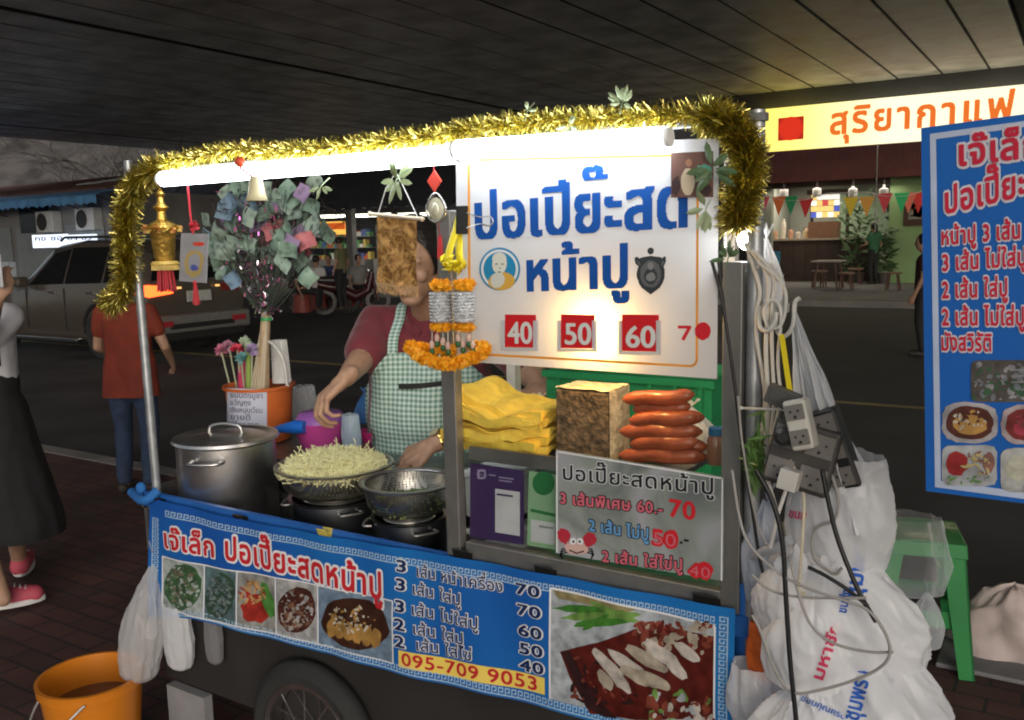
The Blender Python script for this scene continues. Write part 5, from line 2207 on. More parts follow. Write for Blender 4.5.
blot(g, 482.5, 474, 2.4, 2.6, 1, 7, cpl, 0, .02, 8, sq=6)
g.build('bank_mark', [M('card_lilac', (.3, .25, .4)), M('purple_card', (.05, .025, .1))], t)
t = thing('green_card', 'pale green card with a dark green disc standing behind the front glass', 'card', P(542, 550, YF + .03))
g = MB()
g.slab([cpl(p, 0) for p in ((527, 545), (557, 550), (557, 475), (529, 471))], (0, -1, 0), .003)
g.build('board', M('mint_card', (.25, .42, .25), .45, var=.08), t)
g = MB()
blot(g, 544, 483, 11, 12, 0, 5, cpl, 0, .02, 28)
g.build('green_disc', M('card_green', (.02, .16, .05), .5), t)
g = MB()
g.slab([cpl(p, 3) for p in ((531, 541), (555, 545), (555, 523), (531, 519))], (0, -1, 0), .0006)
stroke(g, [(532, 510), (555, 515)], 3, cpl, 5, 1)
stroke(g, [(540, 526), (553, 528)], 2, cpl, 5, 2)
g.build('white_panel', [M('card_white', (.55, .54, .58)), M('card_green', (.02, .16, .05)), M('card_grey', (.25, .27, .25), .5)], t)
g = MB()
pr = random.Random(8)
g.grid(lambda u, v: P(461 + 60 * u, 540 + 9 * u, YF + .05) + V((0, .12 * v, .022 * (1 - u) * (1 + noise.noise(V((u * 7, v * 5, 1)))) + .008 * noise.noise(V((u * 20, v * 20, 5))))), 30, 20)
top(g, 'paper_napkins', M('napkin_white', (.7, .7, .68), .8, bump=.4, bs=50), 'crumpled white paper lying on the counter in front of the purple card', 'paper', smooth=60)
g = MB()
a, c = P(464, 470, YF + .25), P(505, 452, YF + .25)
g.box((a.x, YF + .25, ZT + .002), (c.x, YF + .4, a.z - .02))
g.box((a.x - .005, YF + .245, a.z - .02), (c.x + .005, YF + .405, a.z))
top(g, 'foam_box', M('foam_white', (.6, .6, .58), .7), 'white foam box stored under the case shelf behind the purple card', 'box', bevel=.006)

# ---------------------------------------------------------------- printed price sheet in front of the case
YPS = YF - .008
t = thing('price_sheet', 'grey printed price sheet with a red crab fixed to the lower case glass', 'sign', P(640, 580, YPS))
spl = lambda q, L_: P(q[0], q[1], YPS) + V((0, -.0006 * L_, 0))
g = MB()
g.slab([spl(p, 0) for p in ((556, 553), (723, 581), (724, 477), (556, 450))], (0, -1, 0), .003)


def swirl():
    m = M('sheet_print', (.3, .32, .33), .3, var=0, coat=.3)
    N, L = m.node_tree.nodes, m.node_tree.links
    tc = N.new('ShaderNodeTexCoord')
    nz = N.new('ShaderNodeTexNoise')
    nz.inputs['Scale'].default_value = 6
    nz.inputs['Detail'].default_value = 3
    nz.inputs['Distortion'].default_value = 1.2
    rp = N.new('ShaderNodeValToRGB')
    e = rp.color_ramp.elements
    e[0].position, e[0].color = .3, (.13, .15, .15, 1)
    e[1].position, e[1].color = .72, (.42, .44, .47, 1)
    e.new(.45).color = (.24, .27, .25, 1)
    e.new(.58).color = (.33, .34, .37, 1)
    L.new(tc.outputs['Object'], nz.inputs['Vector'])
    L.new(nz.outputs['Fac'], rp.inputs['Fac'])
    L.new(rp.outputs['Color'], N['Principled BSDF'].inputs['Base Color'])
    return m


g.build('sheet', swirl(), t)
g = MB()
for a, b_ in (((557, 451), (557, 552)), ((557, 451.5), (723, 478.5)), ((722.5, 478), (721.5, 580))):
    stroke(g, [a, b_], 1.4, spl, 1)
g.build('white_edge', i_white, t)
sf = lambda q: P(q[0], q[1], YPS)
l1, l2, l3 = V((0, -.0008, 0)), V((0, -.0016, 0)), V((0, -.0024, 0))
i_pink, i_sky = ink('pink', (.55, .12, .16)), ink('sky', (.12, .3, .55))
g = MB()
otext(g, 'ปอเปี๊ยะสดหน้าปู', (562, 479), (716, 494.5), 11, plane=sf, bold=.02, out=.045, lift=(l1, l2))
g.build('lettering', [i_black, ink('grey', (.55, .57, .58))], t)
g = MB()
otext(g, '3 เส้นพิเศษ 60.-', (560, 503), (664, 514), 8.5, plane=sf, bold=.03, out=.06, lift=(l1, l2), m=(0, 1))
otext(g, '70', (669, 515.5), (697, 520), 18, plane=sf, body=.73, bold=.03, out=0, lift=(l1, l3), m=(2, 1))
g.build('lettering', [i_pink, i_black, ink('paint_red', (.55, .02, .03))], t)
g = MB()
otext(g, '2 เส้น ไม่ปู', (589, 530), (650, 540), 8.5, plane=sf, bold=.03, out=.06, lift=(l1, l2), m=(0, 1))
otext(g, '50', (652, 544), (679, 548), 16, plane=sf, body=.73, bold=.06, out=0, lift=(l1, l3), m=(2, 1))
blot(g, 671, 539, 8, 9.5, 2, 2.4, spl, 0, .06)
otext(g, '50', (653, 543), (678, 547), 13, plane=sf, body=.73, bold=.0, out=0, lift=(l1, V((0, -.0034, 0))), m=(3, 1))
otext(g, '.-', (680, 543), (690, 544), 9, plane=sf, bold=.03, out=0, lift=(l1, l3), m=(1, 1))
g.build('lettering', [i_sky, i_black, ink('paint_red', (.55, .02, .03)), i_pink], t)
g = MB()
otext(g, '2 เส้น ใส่ไข่ปู', (602, 561), (684, 571), 8.5, plane=sf, bold=.03, out=.06, lift=(l1, l2), m=(0, 1))
otext(g, '40', (689, 576), (712, 579), 14, plane=sf, body=.73, bold=.07, out=0, lift=(l1, l3), m=(2, 1))
blot(g, 704, 570, 9.5, 8.5, 2, 2.4, spl, 0, .06)
blot(g, 695, 571, 6, 6, 2, 2.5, spl, 0, .06)
otext(g, '40', (690, 575), (712, 578), 11, plane=sf, body=.73, bold=.01, out=0, lift=(l1, V((0, -.0034, 0))), m=(0, 1))
g.build('lettering', [i_pink, i_black, ink('paint_red', (.55, .02, .03))], t)
g = MB()
blot(g, 577, 548, 12, 6.5, 0, 2, spl, .1, .06)
for sx in (-1, 1):
    blot(g, 577 + sx * 13, 537 + sx * 2, 6.5, 7.5, 1, 2.4, spl, sx * .4, .12)
    blot(g, 577 + sx * 3.5, 541, 3.2, 3.4, 2, 3, spl, 0, .02)
    blot(g, 577 + sx * 3.2, 541.3, 1.2, 1.4, 3, 3.6, spl, 0, .02)
    for k in range(3):
        stroke(g, [(577 + sx * 9, 548 + k * 2), (577 + sx * (15 + k), 549 + k * 2.5), (577 + sx * (16 - k), 556 + k * 1.5)], 1.3, spl, 1.6, 3)
    stroke(g, [(577 + sx * 9, 546), (577 + sx * 13, 541)], 2, spl, 1.8, 1)
stroke(g, [(570, 550), (577, 553), (584, 551)], 1.4, spl, 3.2, 3)
g.build('crab_print', [ink('crab_pale', (.6, .4, .36)), ink('crab_red', (.42, .03, .05)), i_white, i_black], t)
# ================================================================ pots, sprouts, colanders
def pot_ring(c, r_, h, seg=64):
    return [(.001, 0), (r_ - .01, 0), (r_, .012), (r_, h - .004), (r_ + .006, h), (r_ + .004, h + .004), (r_ - .004, h), (r_ - .005, .02), (.001, .015)]


# lidded stock pot
c = V((P(228, 470, YF + .18).x, YF + .18, ZW))
zr = P(226, 439, YF + .18).z
h = zr - ZW
t = thing('stock_pot', 'tall lidded stainless steel stock pot at the left end of the cart', 'pot', c)
RP = 47.5 * mpp(226, 470, YF + .19)
g = MB()
g.lathe(c, pot_ring(c, RP, h), 72)
g.build('body', steel, t, smooth=40)
g = MB()
g.lathe(c + V((0, 0, h)), [(RP + .006, .0), (RP + .012, .004), (RP + .009, .012), (RP - .012, .014), (RP - .02, .008), (RP * .6, .016), (.02, .024), (.001, .025)], 72)
lid = g.build('lid', steel, t, smooth=50)
g = MB()
lc = c + V((0, 0, h + .02))
g.tube(spline([lc + V((-.05, -.02, 0)), lc + V((-.042, -.016, .02)), lc + V((0, 0, .028)), lc + V((.042, .016, .02)), lc + V((.05, .02, 0))], 8), .005, 10)
g.build('lid_handle', steel, lid, smooth=60)
for an in (-62, 118):
    a = math.radians(an)
    e = V((math.cos(a), math.sin(a), 0))
    s_ = V((-e.y, e.x, 0))
    b_ = c + e * RP + V((0, 0, h - .035))
    g = MB()
    g.tube(spline([b_ - s_ * .045, b_ - s_ * .042 + e * .03, b_ + e * .038, b_ + s_ * .042 + e * .03, b_ + s_ * .045], 8), .005, 10)
    for q in (-1, 1):
        g.ball(b_ + s_ * .045 * q, (.008, .008, .008), 10, 6)
    g.build('handle', steel, t, smooth=60)


def perforated(name):
    m = M(name, (.42, .41, .38), .32, metal=1, var=.15, vs=9)
    N, L = m.node_tree.nodes, m.node_tree.links
    b_ = N['Principled BSDF']
    tc = N.new('ShaderNodeTexCoord')
    vo = N.new('ShaderNodeTexVoronoi')
    vo.inputs['Scale'].default_value = 150
    vo.inputs['Randomness'].default_value = .15
    L.new(tc.outputs['Object'], vo.inputs['Vector'])
    lt = N.new('ShaderNodeMath')
    lt.operation = 'LESS_THAN'
    lt.inputs[1].default_value = .36
    L.new(vo.outputs['Distance'], lt.inputs[0])
    mr = N.new('ShaderNodeMapRange')
    mr.inputs['To Min'].default_value = 1
    mr.inputs['To Max'].default_value = .0
    L.new(lt.outputs['Value'], mr.inputs['Value'])
    L.new(mr.outputs['Result'], b_.inputs['Alpha'])
    return m


perf = perforated('perforated_steel')


def colander(px, py_rim, rpx, dy, hpx, label, fill=None, spread=1.0):
    Y = YF + dy
    c = P(px, py_rim, Y)
    r_ = rpx * mpp(px, py_rim, Y)
    h = hpx * mpp(px, py_rim, Y)
    b_ = V((c.x, Y, c.z - h))
    t = thing('colander', label, 'colander', b_)
    g = MB()
    g.lathe(b_, [(r_ * .55, 0), (r_ * .78, .01), (r_ * .93, h * .35), (r_ * .985, h * .75), (r_, h - .004)], 72)
    g.build('bowl', perf, t, smooth=60)
    g = MB()
    g.lathe(b_, [(r_ - .001, h - .008), (r_ + .012, h - .002), (r_ + .014, h + .003), (r_ + .002, h + .004), (r_ - .002, h)], 72)
    g.lathe(b_, [(.001, .001), (r_ * .55, .001), (r_ * .6, -.008), (r_ * .56, -.008)], 48)
    g.build('rim', steel, t, smooth=60)
    # steamer pot underneath
    p = thing('steamer_pot', label.replace('perforated colander', 'steel pot under the colander'), 'pot', (c.x, Y, ZW))
    g = MB()
    hh = b_.z - .004 - ZW
    rb_ = r_ * .82
    g.lathe((c.x, Y, ZW), [(.001, 0), (rb_ - .01, 0), (rb_, .01), (rb_, hh - .006), (rb_ + .008, hh), (rb_ - .004, hh), (rb_ - .005, .02), (.001, .015)], 64)
    g.build('body', M('dark_steel_pot', (.3, .31, .33), .3, metal=1, var=.2, vs=7), p, smooth=40)
    for an in (-150, -30):
        a = math.radians(an)
        e = V((math.cos(a), math.sin(a), 0))
        s_ = V((-e.y, e.x, 0))
        q = V((c.x, Y, ZW + hh - .02)) + e * rb_
        g = MB()
        g.tube(spline([q - s_ * .03, q - s_ * .028 + e * .022, q + s_ * .028 + e * .022, q + s_ * .03], 6), .004, 8)
        g.build('handle', steel_d, p, smooth=60)
    return b_, r_, h


sprout_m = M('bean_sprout', (.9, .84, .5), .45, var=.2, vs=50, translu=.25)
b_, r_, h = colander(334, 464, 54, .22, 30, 'wide perforated colander heaped with pale bean sprouts')
rb = random.Random(77)
g = MB()
zb = b_.z + h
for i in range(4600):
    a, q = rb.random() * 2 * PI, math.sqrt(rb.random())
    rr_ = q * (r_ - .005)
    top_z = zb - .012 + .040 * (1 - q ** 3) + .008 * noise.noise(V((rr_ * math.cos(a) * 30, rr_ * math.sin(a) * 30, 1)))
    p = V((b_.x + rr_ * math.cos(a), b_.y + rr_ * math.sin(a), top_z + .004 - rb.random() * .014))
    d = V((rb.gauss(0, 1), rb.gauss(0, 1), rb.gauss(0, .35))).normalized() * rb.uniform(.012, .026)
    k = V((rb.gauss(0, 1), rb.gauss(0, 1), rb.gauss(0, .6))) * .005
    g.tube([p - d, p + k, p + d], [.0013, .0019, .0012], 5)
for i in range(14):
    a = rb.random() * 2 * PI
    p = V((b_.x + .1 * math.cos(a), b_.y + .1 * math.sin(a), zb + .035))
    d = V((rb.gauss(0, .5), rb.gauss(0, .5), 1)).normalized() * .02
    g.tube([p, p + d * .5 + V((.003, 0, 0)), p + d], .0014, 5)
g.lathe((b_.x, b_.y, b_.z + .012), [(.001, 0), (r_ * .75, .0), (r_ * .9, h * .5), (r_ * .96, h - .02), (r_ * .8, h - .004), (r_ * .4, h + .008), (.001, h + .014)], 40)
top(g, 'bean_sprouts', sprout_m, 'heap of pale yellow shredded bean sprouts filling the wide colander', 'sprouts', loc=(b_.x, b_.y, b_.z + .01), kind='stuff')
b2_, r2_, h2_ = colander(408, 481, 44, .16, 33, 'smaller perforated colander beside the glass case post')
g = MB()
for i in range(500):
    a, q = rb.random() * 2 * PI, math.sqrt(rb.random())
    p = V((b2_.x + r2_ * .8 * q * math.cos(a), b2_.y + r2_ * .8 * q * math.sin(a), b2_.z + .014 + .025 * rb.random()))
    d = V((rb.gauss(0, 1), rb.gauss(0, 1), rb.gauss(0, .3))).normalized() * .015
    g.tube([p - d, p + d], .003, 4)
top(g, 'chopped_greens', M('chopped_green', (.14, .17, .06), .6, var=.4, vs=50), 'chopped olive greens lying in the smaller colander', 'greens', kind='stuff')
# tongs held by the vendor
# ---------------------------------------------------------------- orange bucket with note
YB2 = YF + .58
c = P(259, 384, YB2)
rt = 34 * mpp(259, 384, YB2)
zb_ = P(259, 438, YB2).z
t = thing('orange_bucket', 'orange plastic bucket with a handwritten note holding flower sticks', 'bucket', (c.x, YB2, zb_))
g = MB()
hb = c.z - zb_
prof = [(.001, 0), (rt * .82, 0), (rt * .84, .004), (rt * .97, hb - .012), (rt * 1.04, hb - .01), (rt * 1.05, hb), (rt * .97, hb), (rt * .8, .01), (.001, .01)]
g.lathe((c.x, YB2, zb_), prof, 56)
g.build('tub', M('orange_plastic', (.55, .13, .03), .4, var=.1, vs=6), t, smooth=40)
g = MB()
q0, q1 = P(293, 384, YB2), P(248, 384, YB2)
g.tube(spline([V((c.x - rt * .3, YB2 - .02, c.z - .005)), V((c.x - rt * .25, YB2 - .02, c.z + .09)), V((c.x + rt * .4, YB2 - .0, c.z + .155)), V((c.x + rt * .85, YB2 + .02, c.z + .1)), V((c.x + rt * 1.0, YB2 + .02, c.z - .005))], 8), .006, 8)
g.build('handle', M('handle_white', (.55, .55, .52), .4), t, smooth=60)


def on_bucket(px, py, off=.002):
    """point on the bucket wall seen at this photo position"""
    d = ray(px, py)
    t_ = ((YB2 - rt * .9) / d.y)
    p = CAM + d * t_
    for _ in range(20):
        zz = min(max((p.z - zb_) / hb, 0), 1)
        rad = rt * (.84 + .13 * zz) + off
        rr_ = math.hypot(p.x - c.x, p.y - YB2)
        t_ += (rr_ - rad) * .8 / d.length
        p = CAM + d * t_
    return p


g = MB()
g.grid(lambda u, v: on_bucket(227 + 40 * u, 431 - (431 - 388) * v + 1.5 * u), 20, 14)
nt_ = g.build('note', M('note_paper', (.5, .52, .62), .7, var=.05), t, smooth=60)
g = MB()
for i, s in enumerate(('ธนบัตรบูชา', 'ขวัญถุง', 'เงินหมุนเวียน', 'ขายดี', 'มีโชคลาภ')):
    y = 397.5 + i * 7.3
    rects, w_ = text_rects(s, (.01, .01))
    xx1 = 263 - (i in (1, 3)) * 12 - (i == 4) * 4
    for x0, y0, x1, y1 in rects:
        pts = [on_bucket(230 + (xx1 - 230) * x / w_, y - yy * 7.5 + (xx1 - 230) * x / w_ * .03, .0034) for x, yy in ((x0, y0), (x1, y0), (x1, y1), (x0, y1))]
        g.add(pts, [(0, 1, 2, 3)])
g.build('handwriting', ink('hand', (.03, .03, .08)), nt_)
# flower sticks standing in the bucket
fm = [('pink', (.5, .16, .24)), ('dusty pink', (.42, .2, .28)), ('red', (.5, .03, .06)), ('white green', (.4, .5, .35)), ('lilac', (.35, .25, .45)), ('blue green', (.12, .3, .3))]
for i, (px, py, bx) in enumerate(((221, 350, 234), (229, 346, 239), (237, 350, 243), (245, 342, 247), (252, 350, 250), (241, 358, 245))):
    nm, colr = fm[i]
    p = P(px, py, YB2 - .02 - .02 * (i % 3))
    q = P(bx, 386, YB2 - .01)
    t = thing('artificial_flower', '%s artificial flower on a stick in the orange bucket' % nm, 'flower', q, 'artificial flowers in the orange bucket')
    g = MB()
    g.tube([q - V((0, 0, .08)), p], .0035, 6)
    g.build('stem', M('stem_pale', (.4, .42, .28), .6), t)
    g = MB()
    for k in range(26):
        d = V((rb.gauss(0, 1), rb.gauss(0, 1), rb.gauss(.3, .8))).normalized()
        e = p + d * .014
        s_ = d.orthogonal().normalized() * .009
        g.add([p, e + s_, e + d * .012, e - s_], [(0, 1, 2, 3)])
    g.build('petals', M('petal_' + nm.replace(' ', '_'), colr, .6, var=.3, vs=40), t)
for i, (x0, x1, y0, colr, nm) in enumerate(((238, 246, 358, (.5, .05, .12), 'red'), (246, 251, 352, (.25, .36, .08), 'lime green'))):
    g = MB()
    g.tube([P((x0 + x1) / 2, 388, YB2 - .03), P((x0 + x1) / 2, y0, YB2 - .03)], (x1 - x0) / 2 * mpp(x0, 380, YB2), 10)
    top(g, 'marker_pen', M('pen_' + nm.replace(' ', '_'), colr, .4), '%s stick shaped pen standing in the orange bucket' % nm, 'pen')
g = MB()
g.slab([P(272, 384, YB2 + .05), P(286, 384, YB2 + .05), P(281, 340, YB2 + .06), P(270, 340, YB2 + .06)], (0, -1, 0), .03)
top(g, 'white_paper_roll', M('napkin_white', (.7, .7, .68)), 'white folded paper standing at the back of the orange bucket', 'paper', bevel=.004)

# ---------------------------------------------------------------- money tree
YT = YB2 + .0
b_ = P(262, 390, YT)
k_ = P(266, 312, YT)
mt = thing('money_tree', 'bouquet of folded banknotes and tinsel on a wooden stick in the bucket', 'money tree', b_)
g = MB()
g.tube([b_ - V((0, 0, .08)), b_.lerp(k_, .5), k_], [.022, .019, .016], 14)
g.build('stick', M('bamboo_stick', (.45, .33, .2), .6, var=.2, vs=25), mt, smooth=60)
g = MB()
for i in range(5):
    a = b_ + V((-.03 + .015 * i, -.02, 0))
    g.tube([a, k_ + V((.004 * (i - 2), -.005, -.02))], .006, 6)
g.build('thin_sticks', M('bamboo_pale', (.5, .42, .3), .6), mt, kind='stuff')
g = MB()
kz = k_ + V((0, 0, -.03))
g.lathe(kz, [(.019, 0), (.02, .006), (.019, .012)], 14)
g.build('green_band', M('band_green', (.05, .35, .12), .5), mt)
ctr = P(264, 232, YT)
R0 = 62 * mpp(264, 232, YT)
g = MB()
ends = []
rn = random.Random(31)
note_c = [('green', (.24, .35, .27)), ('blue', (.2, .3, .4)), ('red', (.5, .16, .17)), ('violet', (.34, .24, .38)), ('pale green', (.34, .44, .36))]


def note_mat(nm, colr):
    m = M('banknote_' + nm.replace(' ', '_'), colr, .6, var=.0)
    N, L = m.node_tree.nodes, m.node_tree.links
    tc = N.new('ShaderNodeTexCoord')
    vo = N.new('ShaderNodeTexVoronoi')
    vo.inputs['Scale'].default_value = 38
    rp = N.new('ShaderNodeValToRGB')
    e = rp.color_ramp.elements
    e[0].position, e[0].color = .1, [x * .55 for x in colr] + [1]
    e[1].position, e[1].color = .55, [min(1, x * 1.35) for x in colr] + [1]
    L.new(tc.outputs['Object'], vo.inputs['Vector'])
    L.new(vo.outputs['Distance'], rp.inputs['Fac'])
    L.new(rp.outputs['Color'], N['Principled BSDF'].inputs['Base Color'])
    return m


nmats = [note_mat(nm_, tuple(x * .8 for x in cc__)) for nm_, cc__ in note_c]
spots = [(223, 255, 0), (243, 256, 0), (234, 243, 4), (213, 247, 4), (291, 250, 0), (299, 262, 0), (305, 250, 2), (310, 231, 4), (300, 222, 0), (293, 212, 4), (280, 205, 0), (296, 198, 0), (270, 190, 4), (236, 205, 1), (226, 212, 1), (238, 190, 0),
         (222, 225, 3), (214, 232, 4), (268, 240, 2), (276, 228, 2), (258, 225, 3), (246, 226, 0), (285, 235, 0), (236, 278, 1), (304, 275, 0), (228, 196, 4), (312, 206, 0), (256, 207, 1), (286, 190, 0), (220, 262, 0), (262, 258, 0), (270, 210, 3), (318, 220, 4), (208, 236, 0), (230, 268, 4), (296, 236, 3), (248, 243, 4), (250, 194, 1), (306, 195, 3), (282, 262, 4)]
spots += [(px + rn.uniform(-13, 13), py + rn.uniform(-13, 13), ci if rn.random() < .4 else rn.choice([0, 0, 4, 4, 1])) for px, py, ci in spots]
for i, (px, py, ci) in enumerate(spots):
    dy = rn.uniform(-.11, .09)
    p = P(px, py, YT + dy)
    ends.append(p)
    an = rn.uniform(-.9, .9)
    ux = V((math.cos(an), rn.uniform(-.4, .4), math.sin(an))).normalized()
    uy = ux.cross(V((rn.uniform(-.3, .3), 1, rn.uniform(-.3, .3)))).normalized()
    nn_ = ux.cross(uy)
    w_, h_ = .074 * rn.uniform(.75, 1.1), .056 * rn.uniform(.8, 1.1)
    g2 = MB()
    bend = rn.uniform(-.03, .03)
    fold = rn.uniform(-.25, .25)
    g2.grid(lambda u, v: p + ux * (u - .5) * w_ + uy * (v - .5) * h_ * (1 + fold * (u - .5)) + nn_ * (bend * (2 * u - 1) ** 2 + .004 * math.sin(v * 5 + i)), 10, 5)
    g2.build('banknote', nmats[ci], mt, smooth=60)
for p in ends:
    m_ = k_.lerp(p, .5) + V((0, 0, -.02))
    g.tube(spline([k_ - V((0, 0, .02)), m_, p], 4), .0015, 4)
for i in range(60):
    a = ctr + V((rn.gauss(0, .075), rn.gauss(0, .07), rn.gauss(0, .075)))
    g.tube([k_.lerp(a, .2), k_.lerp(a, .6) + V((0, 0, .01)), a], .0012, 4)
g.build('wires', M('wire_dark_green', (.08, .1, .08), .6), mt, kind='stuff')
spk = [M('tinsel_silver', (.6, .6, .65), .2, metal=1, var=.1), M('tinsel_violet', (.3, .08, .25), .25, metal=.9, var=.1), M('tinsel_pink', (.5, .12, .22), .4, var=.1), M('leaf_moss', (.12, .16, .1), .6), M('tinsel_dark', (.12, .1, .12), .3, metal=.7)]
g = MB()
for i in range(1300):
    v = rn.random()
    p = k_.lerp(ctr + V((0, 0, .1)), v) + V((rn.gauss(0, 1), rn.gauss(0, 1), rn.gauss(0, .5))) * (.018 + .062 * v)
    d = V((rn.gauss(0, 1), rn.gauss(0, 1), rn.gauss(0, 1))).normalized() * rn.uniform(.004, .012)
    s_ = d.orthogonal().normalized() * .0022
    g.add([p - d - s_, p - d + s_, p + d + s_, p + d - s_], [(0, 1, 2, 3)], rn.choice([0, 0, 1, 4, 4, 3, 2] if v < .5 else [3, 3, 4, 2, 1, 4]))
g.build('tinsel', spk, mt, kind='stuff')

# ---------------------------------------------------------------- bowls and bags behind the sprouts
zs_ = zb_ - .004
t = thing('pink_bowl', 'magenta plastic bowl holding a violet bag behind the sprouts', 'bowl', PZ(322, 450, zs_))
c = PZ(322, 450, zs_)
g = MB()
r3 = 26 * mpp(322, 450, YF + .42)
g.lathe(c, [(.001, 0), (r3 * .7, 0), (r3 * .96, .05), (r3 * 1.04, .1), (r3, .1), (r3 * .9, .05), (.001, .01)], 40)
g.build('bowl', M('magenta_plastic', (.42, .05, .24), .35), t, smooth=50)
g = MB()
g.lathe(c + V((0, 0, .06)), [(.001, 0), (r3 * .9, .0), (r3 * 1.02, .045), (r3 * .85, .07), (.001, .075)], 30)
g.build('violet_cloth', M('violet_plastic', (.28, .1, .38), .4, bump=.6, bs=14), t, smooth=60)
g = MB()
p0, p1 = P(269, 430, YF + .46), P(296, 427, YF + .46)
g.tube([p0, p0.lerp(p1, .45), p1, p1 + V((.03, .01, 0))], [.004, .014, .023, .02], 16)
top(g, 'blue_cone', M('blue_plastic_cone', (.01, .12, .5), .4), 'blue plastic cone lying tip left beside the magenta bowl', 'cone', smooth=60)
t = thing('pink_dish', 'small bright pink dish with white paper beside the apron', 'dish', PZ(374, 441, zs_))
c = PZ(374, 441, zs_)
g = MB()
r4 = 17 * mpp(373, 440, YF + .4)
g.lathe(c, [(.001, 0), (r4 * .7, 0), (r4, .03), (r4 * 1.02, .04), (r4 * .95, .04), (.001, .012)], 36)
g.build('dish', M('hot_pink', (.55, .03, .2), .35), t, smooth=50)
bag('clear_water_bag', PZ(352, 453, zs_), (.036, .03, .13), 'clear bluish plastic bag of water standing behind the sprouts', film('bluish_bag', (.6, .75, .88), .45, .15, .6, 25), 12, knot=False, amp=.06)
bag('clear_bag', PZ(305, 424, zs_), (.052, .045, .15), 'clear plastic bag with a green sprig right of the orange bucket', bag_clear, 13, knot=False)
bag('clear_bag', PZ(366, 424, zs_), (.045, .04, .12), 'blue and clear plastic bag by the vendor hand near his wrist', film('blue_bag', (.1, .3, .7), .3, .2, .6, 25), 14)
g = MB()
c = PZ(305, 424, zs_) + V((0, 0, .03))
for i in range(40):
    d = V((rb.gauss(0, 1), rb.gauss(0, 1), rb.gauss(0, 1))).normalized() * .014
    s_ = d.orthogonal().normalized() * .006
    g.add([c, c + d * .6 + s_, c + d, c + d * .6 - s_], [(0, 1, 2, 3)])
top(g, 'green_sprig', M('sprig_green', (.15, .3, .06), .5), 'green herb sprig inside the clear bag right of the orange bucket', 'herb')
t = thing('side_shelf', 'steel shelf behind the cart burners carrying bucket, bowls and bags', 'shelf', (-1.9, YF + .68, 0))
g = MB()
g.box((XL0, YF + .36, ZW + .02), (XCASE - .06, YF + .365, ZW + .1))
g.build('lip', steel_d, t)
g = MB()
g.box((XL0 - .1, YF + .4, zs_ - .02), (XCASE - .12, YF + .78, zs_))
g.build('shelf_top', steel_d, t)
for x in (XL0 - .05, XCASE - .32):
    g = MB()
    g.box((x, YF + .72, 0), (x + .03, YF + .75, zs_ - .02))
    g.build('leg', steel_d, t)

# ================================================================ hanging things
gold = M('gold_leaf', (.55, .34, .07), .35, metal=.8, var=.3, vs=40, bump=.4, bs=80)
red_c = M('red_tassel', (.4, .02, .03), .7, var=.2, vs=60)
YH = YF - .015
# urn lantern
c = P(165, 262, YH)
s1 = mpp(165, 240, YH)
t = thing('gold_lantern', 'gold tiered temple lantern hanging with a red tassel beside the left pole', 'lantern', c)
g = MB()
g.lathe(c, [(.001, 0), (9 * s1, .004), (10 * s1, .012), (12 * s1, 26 * s1), (14 * s1, 30 * s1), (17 * s1, 34 * s1), (12 * s1, 38 * s1), (5 * s1, 42 * s1), (4 * s1, 50 * s1), (8 * s1, 54 * s1), (4 * s1, 58 * s1), (3 * s1, 64 * s1), (5 * s1, 67 * s1), (1.5 * s1, 72 * s1), (.001, 74 * s1)], 24)
g.build('body', gold, t, smooth=30)
g = MB()
for k in range(12):
    a = 2 * PI * k / 12
    p = c + V((14 * s1 * math.cos(a), 14 * s1 * math.sin(a), 33 * s1))
    for _ in range(7):
        d = V((math.cos(a) + rb.gauss(0, .5), math.sin(a) + rb.gauss(0, .5), rb.gauss(0, .6))).normalized() * .016
        s_ = d.orthogonal().normalized() * .006
        g.add([p, p + d * .6 + s_, p + d, p + d * .6 - s_], [(0, 1, 2, 3)], k % 2)
g.build('flowers', [M('faded_orange', (.5, .22, .06), .6), M('gold_petal', (.6, .42, .1), .5)], t)
g = MB()
g.lathe(c - V((0, 0, 5 * s1)), [(.001, 0), (12 * s1, 0), (14 * s1, 3 * s1), (12 * s1, 6 * s1), (.001, 6 * s1)], 24)
for k in range(60):
    a = 2 * PI * k / 60
    g.tube([c + V((12.5 * s1 * math.cos(a), 12.5 * s1 * math.sin(a), -1 * s1)), c + V((13 * s1 * math.cos(a), 13 * s1 * math.sin(a), -8 * s1))], .0015, 4)
g.build('fringe', M('gold_thread', (.6, .42, .1), .5, var=.2, vs=50), t)
g = MB()
for k in range(70):
    a, q = rb.random() * 6.28, rb.random() ** .5
    g.tube([c + V((7 * s1 * q * math.cos(a), 7 * s1 * q * math.sin(a), -6 * s1)), c + V((9 * s1 * q * math.cos(a), 9 * s1 * q * math.sin(a), -26 * s1 - 4 * s1 * rb.random()))], .0022, 4)
g.build('tassel', red_c, t)
g = MB()
g.tube([c + V((0, 0, 73 * s1)), (c.x, c.y, ZTOP)], .0015, 5)
g.build('string', red_c, t)
